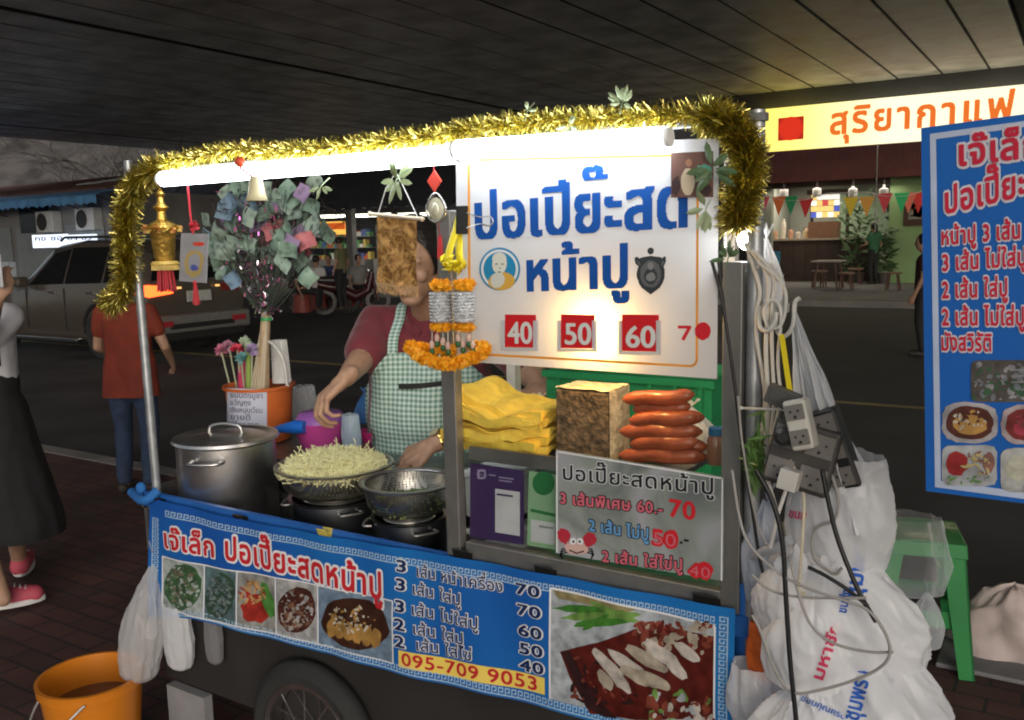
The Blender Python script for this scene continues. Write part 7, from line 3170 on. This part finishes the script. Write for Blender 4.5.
for (px, py, lab) in ((14, 605, 'near pink shoe with a white sole'), (24, 569, 'rear pink shoe with a white sole')):
    c0 = PZ(px, py, .02)
    d = (PZ(px + 22, py - (4 if py > 590 else -2), .02) - c0).normalized() if py > 590 else (PZ(px + 8, py - 16, .02) - c0).normalized()
    g = MB()
    g.cap(c0 - d * .09 + V((0, 0, .045)), c0 + d * .08 + V((0, 0, .035)), .045, .04, 16)
    g.cap(c0 - d * .08 + V((0, 0, .07)), c0 - d * .05 + V((0, 0, .075)), .04, .038, 16)
    sh_ = blob('shoe', g, pinks, wo, .006, 3, cut=[(V((0, 0, .012)), (0, 0, -1))], label=lab)
    g = MB()
    sd = V((-d.y, d.x, 0))
    ring = []
    for i in range(25):
        a = 2 * PI * i / 24
        ring.append(c0 + d * (.125 * math.cos(a)) + sd * (.047 * math.sin(a)) + V((0, 0, .004)))
    g.slab([q + V((0, 0, .022)) for q in ring[:-1]], (0, 0, 1), .024)
    g.build('sole', M('sole_white', (.6, .6, .6), .6), sh_, bevel=.004)
    g = MB()
    for i in range(4):
        q = c0 + d * (.01 + i * .02) + V((0, 0, .088 - i * .008))
        g.tube([q - sd * .022, q + V((0, 0, .004)), q + sd * .022], .0035, 6)
    g.build('laces', M('sole_white', (.6, .6, .6)), sh_)
g = MB()
sb = P(-12, 348, wl.y - .12)
g.grid(lambda u, v: sb + V(((u - .5) * .12, .0 + .015 * math.sin(u * 3), (v - .5) * .14)), 6, 6)
top(g, 'shoulder_bag', M('bag_black', (.012, .012, .012), .7), 'black bag held against the white shirt of the woman at left', 'bag', solid=.02)
g = MB()
pc = P(-3, 272, wl.y - .08)
g.box((pc.x - .035, pc.y - .005, pc.z - .06), (pc.x + .035, pc.y + .004, pc.z + .07))
top(g, 'phone', M('phone_white', (.55, .58, .62), .3), 'white phone held up by the woman at the left edge', 'phone', bevel=.004)
# ================================================================ right side: cables, sockets, bags
cab_w = M('cable_white', (.55, .54, .5), .45, var=.08)
cab_g = M('cable_grey', (.3, .29, .28), .5, var=.08)
cab_k = M('cable_black', (.01, .01, .012), .45)
YK = YF - .0


def cable(pts, wpx, label, mt, Y=YK):
    q = spline([P(p[0], p[1], Y + (p[2] if len(p) > 2 else 0)) for p in pts], 8)
    g = MB()
    g.tube(q, wpx * .5 * mpp(780, 450, Y), 7)
    top(g, 'cable', mt, label, 'cable', group='cables at the right end of the cart', smooth=60)


# hook and straps
t = thing('wall_hook', 'pale double hook on the pole holding the cable bundle', 'hook', P(770, 320, YK + .02))
g = MB()
g.box(P(757, 312, YK + .015), P(790, 303, YK + .025))
g.build('plate', M('hook_white', (.55, .55, .52), .4), t, bevel=.002)
g = MB()
g.tube(spline([P(776, 305, YK), P(777, 330, YK - .01), P(785, 336, YK - .03), P(793, 325, YK - .035), P(795, 303, YK - .035), P(800, 298, YK - .035)], 6), .004, 8)
g.tube(spline([P(760, 306, YK), P(760, 326, YK - .01), P(768, 331, YK - .03), P(775, 322, YK - .035), P(776, 312, YK - .035)], 6), .004, 8)
g.build('prong', M('hook_white', (.55, .55, .52)), t, smooth=60)
cable([(745, 243), (752, 262), (760, 290), (757, 310), (757, 340), (762, 370), (765, 400), (761, 440), (757, 470)], 4.2, 'white cable running down nearest to the right pole', cab_w)
cable([(752, 250), (768, 275), (768, 305), (766, 350), (768, 400), (766, 450), (768, 480), (776, 510)], 5, 'thick white cable hanging straight from the hook', cab_w, YK - .01)
cable([(756, 252), (775, 278), (772, 306), (772, 350), (774, 400), (771, 440), (774, 475)], 4, 'white cable beside the thick one on the hook', cab_w, YK - .015)
cable([(758, 262), (782, 283), (786, 305), (780, 326), (768, 326), (764, 310), (772, 300), (781, 312), (778, 360), (780, 400), (772, 440)], 3.6, 'white cable looped once round the hook', cab_w, YK - .02)
cable([(757, 268), (764, 262), (778, 272), (784, 292), (780, 310)], 3, 'short white cable arching above the hook', cab_w, YK - .01)
cable([(790, 460), (800, 480), (804, 505), (801, 560), (799, 590), (806, 595), (820, 610)], 3.4, 'cream flex dropping from the socket block into the bags', M('cable_cream', (.55, .5, .38), .5), YK - .08)
cable([(812, 430), (830, 470), (838, 500), (834, 520), (818, 527), (812, 540), (816, 560), (834, 574), (842, 568)], 3, 'grey flex curving out right of the socket block', cab_g, YK - .07)
cable([(732, 470), (740, 520), (752, 548), (782, 575), (812, 590), (843, 600), (870, 612), (888, 640), (886, 662), (860, 678), (820, 690), (792, 692), (775, 670), (760, 630), (752, 615)], 3.2, 'long grey cable looping far out over the white bags', cab_g, YK - .16)
cable([(752, 575), (770, 590), (800, 597), (840, 598), (866, 598)], 3, 'grey cable running level across the bags', cab_g, YK - .15)
cable([(790, 560), (802, 605), (815, 630), (838, 645), (870, 652), (893, 652)], 3, 'grey cable sagging across the white shopping bags', cab_g, YK - .155)
cable([(756, 470), (772, 500), (782, 540), (786, 600), (790, 660), (796, 720), (798, 760)], 5.2, 'thick black cable hanging to the ground at the right of the cart', cab_k, YK - .16)
cable([(822, 470), (828, 500), (838, 540), (858, 590), (876, 622)], 4.8, 'black cable slanting down from the socket block over the bags', cab_k, YK - .12)
cable([(808, 567), (826, 576), (848, 590), (868, 606)], 4, 'short black cable lying across the upper white bag', cab_k, YK - .125)
cable([(712, 262), (722, 300), (734, 380), (740, 430), (748, 480), (760, 560), (770, 590)], 3.6, 'black cable stretched down beside the dark case post', cab_k, YK - .03)
cable([(718, 262), (722, 290), (728, 340), (736, 395)], 2.6, 'thin black cable from the top of the case post', cab_k, YK - .025)
cable([(738, 396), (742, 440), (752, 500), (764, 540), (790, 560), (815, 570)], 2.4, 'thin grey wire passing behind the socket block', cab_g, YK - .05)
# plastic tie and yellow strap
g = MB()
g.tube([P(739, 408, YK - .02), P(762, 409, YK - .03), P(790, 410, YK - .03), P(808, 406, YK - .03)], .0025, 6)
g.ball(P(741, 408, YK - .022), .004, 8, 6)
top(g, 'cable_tie', cab_w, 'pale plastic tie stretched from the case post to the socket block', 'cable tie')
g = MB()
g.slab([P(788, 398, YK - .035), P(793, 396, YK - .035), P(784, 334, YK - .035), P(779, 335, YK - .035)], (0, -1, 0), .002)
top(g, 'yellow_strap', M('yellow_ribbon', (.85, .7, .02)), 'yellow strap hanging from the hook above the socket block', 'strap')


# socket block: two power strips tied together
def oriented(px, py, Y, rz, rx=0):
    return Matrix.Translation(P(px, py, Y)) @ Matrix.Rotation(rz, 4, 'Y') @ Matrix.Rotation(rx, 4, 'X')


def power_strip(px, py, Y, ang, w_, h_, mat, label, n, cols, tilt=0):
    t = thing('power_strip', label, 'power strip', P(px, py, Y), 'power strips tied at the right of the cart')
    T = oriented(px, py, Y, ang, tilt)
    g = MB()
    g.T = T
    g.box((-w_ / 2, -.02, -h_ / 2), (w_ / 2, .02, h_ / 2))
    g.build('casing', mat, t, bevel=.006, seg=3)
    for i in range(n):
        for j in range(cols):
            g = MB()
            g.T = T
            x = -w_ / 2 + w_ * (j + .5) / cols
            z = h_ / 2 - h_ * (i + .5) / n
            s_ = min(w_ / cols, h_ / n) * .4
            g.box((x - s_, -.024, z - s_ * .85), (x + s_, -.019, z + s_ * .85), 0)
            for q in (-1, 1):
                g.ball((x + q * s_ * .42, -.0236, z + .002), (.0026, .001, .0026), 8, 6, m=1)
            g.ball((x, -.0236, z - s_ * .5), .003, 8, 6, m=1)
            g.build('outlet', [M('outlet_grey', (.16, .15, .14), .5), M('outlet_hole', (.01, .01, .01), .6)], t, bevel=.001)
    return t, T


sk = M('strip_grey', (.05, .047, .044), .45, var=.2, vs=20)
t1, T1 = power_strip(803, 456, YK - .06, .2, .112, .115, sk, 'wide dark grey socket block with four outlets hanging among cables', 2, 2, -.1)
g = MB()
g.T = T1
g.lathe((.0 - .03, -.024, .03), [(.001, 0), (.017, 0), (.016, .022), (.008, .03), (.001, .03)], 16, Matrix.Rotation(PI / 2, 3, 'X'))
top(g, 'black_plug', M('plug_black', (.02, .02, .02), .45), 'black plug pushed into the upper left outlet of the socket block', 'plug', smooth=40)
g = MB()
g.T = T1
g.box((-.02, -.055, -.055), (.012, -.024, -.02))
g.tube([(-.004, -.045, -.055), (-.006, -.05, -.1), (-.004, -.05, -.16)], .0035, 7)
top(g, 'white_plug', M('plug_white', (.5, .49, .46), .45), 'off white plug pushed into the lower left outlet of the socket block', 'plug', bevel=.003)
t2, T2 = power_strip(801, 424, YK - .088, -.26, .038, .085, M('strip_white', (.5, .49, .44), .45, var=.1), 'small cream two outlet strip tied in front of the dark socket block', 2, 1, -.1)
power_strip(836, 448, YK - .035, -.35, .05, .14, blk, 'narrow black socket strip behind the cream one', 3, 1, 0)
g = MB()
g.T = oriented(783, 398, YK - .05, .35)
g.box((-.028, -.012, -.016), (.028, .012, .016))
g.box((-.022, -.0135, -.008), (.008, -.0118, .01))
top(g, 'adapter_box', M('adapter_dark', (.08, .08, .075), .5), 'small dark adapter box just above the socket block', 'adapter', bevel=.004)

# green leaves tied low on the post, green bag
g = MB()
c = P(757, 455, YK - .02)
for k in range(60):
    d = V((rb.gauss(0, .6), rb.gauss(0, .5), rb.gauss(0, 1.1))).normalized() * .03
    s_ = d.orthogonal().normalized() * .004
    p = c + V((rb.gauss(0, .008), rb.gauss(0, .01), rb.gauss(0, .03)))
    g.add([p - d, p + s_, p + d, p - s_], [(0, 1, 2, 3)])
top(g, 'herb_bunch', M('herb_green', (.1, .2, .05), .5, var=.3, vs=40), 'small bunch of green herbs tied low beside the socket block', 'herb')


def panel_film(name, fn, nu, nv, label, mat, cat='plastic bag', solid=0):
    g = MB()
    g.grid(fn, nu, nv)
    return top(g, name, mat, label, cat, smooth=80, solid=solid)


# long clear plastic sheet hanging from the hook
def sheet(u, v):
    x = (792 + 4 * v) * (1 - u) + (795 + 92 * v) * u
    y = 308 + 220 * v
    k = noise.noise(V((u * 9, v * 3, 7))) + .6 * noise.noise(V((u * 22, v * 5, 2)))
    return P(x, y, YK - .02 + .0 * u) + V((0, .035 * k * (.25 + v) + .03 * math.sin(u * 7) * v, 0))


panel_film('plastic_sheet', sheet, 70, 60, 'long clear plastic sheet hanging from the hook and spreading downward right', film('sheet_film', (.9, .92, .97), .3, .16, .8, 30), 'plastic sheet')


def txt_on(obj, s, p0, p1, hpx, mat, name='lettering', Y0=YK - .4, bold=.035, fall=None):
    """print words on a bag by throwing the flat letters onto its skin"""
    me = obj.data
    org = ORG[obj.name]
    bv = BVHTree.FromPolygons([tuple(v.co + org) for v in me.vertices], [tuple(p.vertices) for p in me.polygons])
    rects, w_ = text_rects(s, (bold, bold))
    d0 = V((p1[0] - p0[0], p1[1] - p0[1]))
    n0 = V((d0.y, -d0.x)).normalized() * (hpx / .56)
    g = MB()
    for x0, y0, x1, y1 in rects:
        pts = []
        for x, y in ((x0, y0), (x1, y0), (x1, y1), (x0, y1)):
            px, py = p0[0] + d0.x * x / w_ + n0.x * y, p0[1] + d0.y * x / w_ + n0.y * y
            r_ = ray(px, py).normalized()
            h, n, i, dd = bv.ray_cast(CAM, r_)
            if h is None:
                break
            pts.append(h - r_ * .003)
        if len(pts) == 4 and max((a - pts[0]).length for a in pts) < .1:
            g.add(pts, [(0, 1, 2, 3)])
    if g.f:
        g.build(name, mat, obj)


prt_b, prt_r = ink('bag_blue', (.03, .12, .5)), ink('bag_red', (.6, .05, .12))


def at(px, py, Y):
    return P(px, py, Y)


def sized(px, py, wpx, hpx, Y, d=.6):
    m = mpp(px, py, Y)
    return (wpx * m / 2, wpx * m / 2 * d, hpx * m)


b0 = bag('shopping_bag', at(838, 575, YK - .0), sized(838, 540, 104, 125, YK, .7), 'milky white bag bulging just below the socket block', bag_milky, 21, knot=False, creases=7, amp=.06)
txt_on(b0, 'ขนม', (788, 517), (806, 520), 7, prt_r)
b1 = bag('shopping_bag', at(845, 690, YK - .03), sized(845, 620, 170, 170, YK - .03, .55), 'large white shopping bag with blue Thai letters hanging below the cables', bag_w, 22, knot=True, creases=8, amp=.08, lean=(-.06, .02))
txt_on(b1, 'ชุมพร', (860, 600), (868, 546), 12, prt_b)
txt_on(b1, 'ขนส่ง', (846, 614), (851, 590), 7, prt_b)
b2 = bag('shopping_bag', at(880, 775, YK - .06), sized(880, 700, 150, 165, YK - .06, .6), 'white shopping bag with large blue letters at the bottom right of the cart', bag_w, 23, knot=True, creases=9, amp=.08, lean=(-.05, .03))
txt_on(b2, 'ชุมพร F', (858, 722), (872, 668), 13, prt_b)
b3 = bag('shopping_bag', at(806, 695, YK - .085), sized(806, 640, 92, 120, YK - .08, .6), 'white shopping bag with a red printed ring below the black cable', bag_w, 24, knot=True, creases=8, amp=.1, lean=(.02, .02))
txt_on(b3, 'มหาชัย', (822, 682), (842, 624), 9, prt_r)
b4 = bag('shopping_bag', at(812, 790, YK - .1), sized(812, 730, 125, 120, YK - .1, .6), 'white bag with fine blue print at the bottom edge below the thick black cable', bag_w, 25, knot=True, creases=9, amp=.12)
txt_on(b4, 'ขอบคุณครับ', (800, 700), (845, 720), 5, prt_b, bold=.02)
b5 = bag('clear_bag', at(902, 596, YK + .05), sized(902, 556, 84, 84, YK + .05, .6), 'clear puffed plastic bag in front of the green stool', film('puffed_film', (.88, .9, .94), .95, .1, .7, 20), 26, knot=False, creases=6, amp=.07)
b6 = bag('clear_bag', at(765, 610, YK + .02), sized(765, 560, 52, 115, YK, .8), 'bluish clear bag squeezed between the pole and the white bags', film('blue_grey_film', (.55, .6, .7), .3, .2, .7, 22), 27, knot=True, amp=.12)
bag('plastic_bag', at(765, 320, YK + .05), sized(765, 280, 36, 80, YK + .05, .8), 'pale grey plastic bag hanging behind the cables near the round bulb', bag_milky, 28, knot=True, amp=.12)
bag('orange_bag', at(768, 680, YK - .02), sized(768, 650, 46, 60, YK - .02, .7), 'orange plastic bag tucked below the blue post sleeve', M('orange_film', (.6, .12, .02), .4, translu=.2, bump=.5, bs=30), 29, knot=False, amp=.13)
bag('clear_bag', at(755, 730, YK - .03), sized(755, 700, 60, 70, YK - .03, .7), 'greyish crumpled bag below the orange one', bag_milky, 30, knot=False, amp=.14)
bag('clear_bag', at(925, 650, YK + .02), sized(925, 620, 36, 60, YK + .02, .6), 'small clear bag corner hanging right of the white shopping bags', bag_clear, 31, knot=True, amp=.1)
# pipe end among the bags
g = MB()
g.tube(spline([P(752, 560, YK), P(762, 552, YK - .03), P(778, 548, YK - .05), P(790, 540, YK - .06)], 6), .009, 10)
top(g, 'grey_hose', M('hose_grey', (.35, .37, .4), .4), 'grey hose end poking out between pole and bags', 'hose', smooth=60)

# ---------------------------------------------------------------- green plastic stool
c = PZ(914, 653, 0)
sd_ = thing('green_stool', 'green plastic stool standing behind the bags at right', 'stool', (c.x, c.y, 0))
gs = M('stool_green', (.015, .2, .05), .38, var=.1, vs=6, coat=.2)
TT = Matrix.Translation((c.x, c.y, 0)) @ Matrix.Rotation(.25, 4, 'Z')
HS, WT, WB = .47, .135, .175
g = MB()
g.T = TT
g.grid(lambda u, v: ((u - .5) * 2 * WT, (v - .5) * 2 * WT, HS - .004 * math.cos(u * 2 * PI) * math.cos(v * 2 * PI)), 10, 10)
pr = [(-WT, -WT), (WT, -WT), (WT, WT), (-WT, WT)]
for i in range(4):
    a, b_ = pr[i], pr[(i + 1) % 4]
    g.quad((a[0] * 1.04, a[1] * 1.04, HS - .05), (b_[0] * 1.04, b_[1] * 1.04, HS - .05), (b_[0], b_[1], HS), (a[0], a[1], HS))
g.build('seat', gs, sd_, solid=.006, bevel=.004)
for sx in (-1, 1):
    for sy in (-1, 1):
        g = MB()
        g.T = TT
        t0, t1_ = V((sx * WT * 1.02, sy * WT * 1.02, HS - .05)), V((sx * WB, sy * WB, 0))
        for ax in (0, 1):
            w0, w1 = .075, .05
            d0 = V((-sx, 0, 0)) if ax == 0 else V((0, -sy, 0))
            n_ = V((0, sy, 0)) if ax == 0 else V((sx, 0, 0))
            pts = [t1_, t1_ + d0 * w1, t0 + d0 * w0, t0]
            g.slab(pts if (sx * sy > 0) == (ax == 0) else pts[::-1], n_, .007)
        g.build('leg', gs, sd_)
for i in range(4):
    g = MB()
    g.T = TT
    k = WT + (WB - WT) * (1 - .2 / HS)
    a = V((pr[i][0] / WT * k * .93, pr[i][1] / WT * k * .93, .17))
    b_ = V((pr[(i + 1) % 4][0] / WT * k * .93, pr[(i + 1) % 4][1] / WT * k * .93, .17))
    n_ = (a + b_).normalized()
    g.slab([a, b_, b_ + V((0, 0, .06)) - (b_ * .02), a + V((0, 0, .06)) - (a * .02)], n_, .008)
    g.build('stretcher', gs, sd_)
g = MB()


def wbag(u, v):
    a = u * 2 * PI
    k = math.sin(min(1, v * 1.02) * PI / 2) if v < .5 else 1
    rr_ = (1 - v) ** .45 * (1 + .12 * math.sin(a * 5 + v * 4) + .14 * noise.noise(V((math.cos(a) * 2, math.sin(a) * 2, v * 4))))
    c0 = PZ(1010, 655, .0)
    return c0 + V((.20 * rr_ * math.cos(a), .12 * rr_ * math.sin(a), .02 + .24 * v ** .8 * (1 + .15 * noise.noise(V((math.cos(a) * 3, math.sin(a) * 3, v * 5))))))


g.grid(wbag, 60, 24)
top(g, 'plastic_bag', M('pinkish_bag', (.62, .52, .5), .5, var=.05, translu=.25, bump=.5, bs=25), 'pinkish white plastic bag slumped on a grey tray at the right edge', 'plastic bag', smooth=75)
g = MB()
c0 = PZ(1015, 665, .0)
g.box((c0.x - .24, c0.y - .16, .002), (c0.x + .3, c0.y + .16, .02))
top(g, 'grey_tray', M('tray_grey', (.18, .18, .19), .6), 'flat grey tray lying on the brick paving under the pinkish bag', 'tray', bevel=.006)

# ================================================================ bottom left: bucket and hanging bags
c = P(91, 674, 1.46)
rbk = 51 * mpp(91, 674, 1.46)
t = thing('yellow_bucket', 'orange yellow plastic bucket of murky water with a wire handle at lower left', 'bucket', (c.x, 1.46, 0))
g = MB()
h_ = c.z
g.lathe((c.x, 1.46, 0), [(.001, 0), (rbk * .74, 0), (rbk * .76, .006), (rbk * .93, h_ - .03), (rbk * .985, h_ - .028), (rbk * .99, h_ - .004), (rbk * 1.0, h_), (rbk * .93, h_), (rbk * .72, .01), (.001, .01)], 56)
g.build('tub', M('yellow_orange_plastic', (.62, .2, .015), .35, var=.06, vs=5, coat=.2), t, smooth=40)
g = MB()
g.lathe((c.x, 1.46, h_ * .68), [(.001, 0), (rbk * .87, 0)], 48)
g.build('water', M('murky_water', (.14, .05, .02), .08, var=.1), t)
g = MB()
a0 = V((c.x - rbk * .96, 1.44, h_ - .02))
a1 = V((c.x + rbk * .8, 1.36, h_ - .02))
g.tube(spline([a0, a0 + V((.01, -.09, -.09)), V((c.x - .02, 1.27, h_ - .14)), a1 + V((-.05, -.07, -.07)), a1], 8), .0035, 8)
g.build('wire_handle', M('wire_pale', (.5, .5, .48), .4, metal=.4), t, smooth=60)
bag('clear_bag', P(140, 683, YF - .06), sized(140, 620, 50, 125, YF - .06, .8), 'bulging clear plastic bag hanging at the left corner of the banner', film('grey_film', (.7, .69, .7), .55, .2, .8, 22), 41, lean=(.05, .05), amp=.1)
bag('white_bag', P(181, 670, YF + .0), sized(181, 630, 36, 70, YF, .7), 'white plastic bag hanging below the left end of the banner', bag_milky, 42, knot=False, amp=.07)
bag('clear_bag', P(216, 665, YF + .02), sized(216, 630, 22, 60, YF, .7), 'narrow grey bag hanging right of the white one below the banner', film('dim_film', (.3, .3, .31), .4, .25, .7, 22), 43, knot=False, amp=.08)
g = MB()
g.tube(spline([P(132, 492, YF + .02), P(142, 500, YF - .02), P(150, 498, YF - .02), P(158, 490, YF)], 5), .014, 10)
g.ball(P(141, 488, YF), (.017, .014, .018), 14, 10)
top(g, 'blue_cloth_knot', M('blue_cloth', (.02, .14, .42), .8, bump=.6, bs=30), 'blue cloth knotted round the foot of the leaning pole', 'cloth', smooth=60)

# ================================================================ blue board at the right edge
YBB = 1.35
pA, pB = P(921, 128, YBB), P(926, 491, YBB - .03)
pC = P(1100, 105, YBB - .0)
ex_ = (pC - pA).normalized()
ez_ = (pA - pB).normalized()
nb = ex_.cross(ez_).normalized()
if nb.y > 0:
    nb = -nb
bpl = lambda q, L_=0: PP(q[0], q[1], pA, nb) + nb * (.0006 * L_)
t = thing('blue_menu_board', 'blue printed menu board with red Thai writing and food pictures at right', 'sign', pB)
corners = [(926, 491), (1092, 512), (1098, 104), (921, 128)]
g = MB()
g.slab([bpl(p) for p in corners], nb, .006)
g.build('board', vinyl('board_vinyl', (.008, .09, .38), (.01, .13, .46), 1.1), t)
g = MB()


def qd(mb, pts, L_, m=0):
    mb.add([bpl(p, L_) for p in pts], [(0, 1, 2, 3)], m)


qd(g, [(930, 134), (936, 133), (941, 482), (935, 481)], 1)
qd(g, [(930, 140), (930, 134), (1090, 112), (1090, 118)], 1.2)
qd(g, [(935, 487), (935, 480), (1085, 500), (1085, 507)], 1.2)
g.build('pale_border', M('board_border', (.4, .47, .62), .45), t)
fpl = lambda q: bpl(q, 0)
lifts = (nb * .0012, nb * .0024)
ib_red, ib_pink = ink('board_red', (.5, .02, .05)), ink('board_pale', (.55, .55, .62))
for s, p0, p1, h_, b_, o_ in (('เจ๊เล็ก', (957, 166), (1046, 155), 20, .035, .075), ('ปอเปี๊ยะสด', (944, 214), (1064, 186), 20, .035, .07), ('หน้าปู 3 เส้น', (941, 245), (1022, 238), 13, .03, .07), ('3 เส้น ไม่ใส่ปู', (942, 271), (1028, 265), 13, .03, .07),
                             ('2 เส้น ใส่ปู', (942, 298), (1009, 296), 13, .03, .07), ('2 เส้น ไม่ใส่ปู', (942, 325), (1026, 325), 13, .03, .07), ('มังสวิรัติ', (941, 350), (993, 351), 13, .03, .07)):
    g = MB()
    a, c_ = fpl(p0), fpl(p1)
    hh = (fpl((p0[0], p0[1] - h_)) - a).length
    text(g, s, a, c_, hh, 1, .56, (b_ + o_, b_ + o_), ez_, lifts[0], .04)
    text(g, s, a, c_, hh, 0, .56, (b_, b_), ez_, lifts[1], .04)
    g.build('menu_line', [ib_red, ib_pink], t)
pics = [((971, 360), (1040, 402), fp('stall', (.1, .09, .08), (.2, .22, .25), (.3, .3, .32), (.05, .12, .06)), 'printed picture of a food stall', 0),
        ((942, 402), (998, 443), fp('plate', (.16, .3, .55), (.42, .4, .42), (.1, .03, .02), (.5, .28, .08), (.55, .5, .42)), 'printed picture of a roll on an oval plate', 1),
        ((1001, 405), (1060, 445), fp('bowl2', (.16, .3, .55), (.42, .35, .36), (.2, .03, .03), (.4, .05, .08), (.2, .08, .05)), 'printed picture of dark red meat', 1),
        ((942, 445), (997, 486), fp('salad', (.38, .4, .42), (.35, .03, .03), (.55, .45, .2), (.15, .3, .1), (.25, .12, .1)), 'printed picture of sauce and noodles', 2),
        ((1001, 448), (1060, 492), fp('pale', (.45, .46, .45), (.5, .5, .4), (.6, .55, .35), (.3, .4, .25), (.5, .5, .5)), 'printed picture of pale noodles', 2)]
for (x0, y0), (x1, y1), ms, lab, kd in pics:
    g = MB()
    cx, cy, rx, ry = (x0 + x1) / 2, (y0 + y1) / 2, (x1 - x0) / 2, (y1 - y0) / 2
    if kd == 1:
        blot(g, cx, cy, rx, ry, 1, 2, bpl, .05, .03, 30, sq=3)
        blot(g, cx, cy, rx * .83, ry * .8, 2, 3, bpl, .05, .03, 30, sq=2.5)
        blot(g, cx, cy + 2, rx * .6, ry * .5, 3, 3.6, bpl, .05, .1, 20)
        scatter(g, inell(cx, cy - 3, rx * .65, ry * .5), x0, x1, y0, y1, 150, [4, 4, 3, 2], 4, bpl, .7, 1.8, int(x0))
    elif kd == 2:
        blot(g, cx, cy, rx, ry, 0, 2, bpl, 0, .02, 30, sq=7)
        blot(g, cx - rx * .45, cy - 2, rx * .4, ry * .6, 1, 3, bpl, 0, .1)
        blot(g, cx + rx * .7, cy - 3, rx * .22, ry * .5, 4, 3, bpl, 0, .1)
        scatter(g, inell(cx + rx * .3, cy - 1, rx * .5, ry * .65), x0, x1, y0, y1, 130, [2, 2, 2, 4], 4, bpl, .6, 1.3, int(x0 + y0), 4)
        scatter(g, lambda x, y: y > cy + ry * .55 and y < y1 - 2 and x0 + 3 < x < x1 - 3, x0, x1, cy, y1, 70, [3, 3, 0], 4, bpl, .7, 1.4, int(x0 + 9), 4)
    else:
        blot(g, cx, cy, rx, ry, 0, 2, bpl, 0, .0, 30, sq=9)
        scatter(g, lambda x, y: x0 + 3 < x < x1 - 3 and y0 + 3 < y < y1 - 3, x0, x1, y0, y1, 130, [1, 2, 3, 0], 3, bpl, 1, 3.4, 50, 1.6)
        for k in range(3):
            stroke(g, [(1012, 370 + k * 6), (1036, 369 + k * 6)], 2, bpl, 5, 2)
    g.build('food_picture', ms, t, label=lab)
g = MB()
cm = fpl((1062, 300))
g.tube([(cm.x, cm.y + .03, 0), (cm.x, cm.y + .03, cm.z + .2)], .014, 12)
g.tube([(cm.x - .14, cm.y + .03, .01), (cm.x + .14, cm.y + .03, .01)], .012, 10)
g.tube([(cm.x, cm.y - .1, .01), (cm.x, cm.y + .17, .01)], .012, 10)
g.build('stand', galv, t, smooth=60)
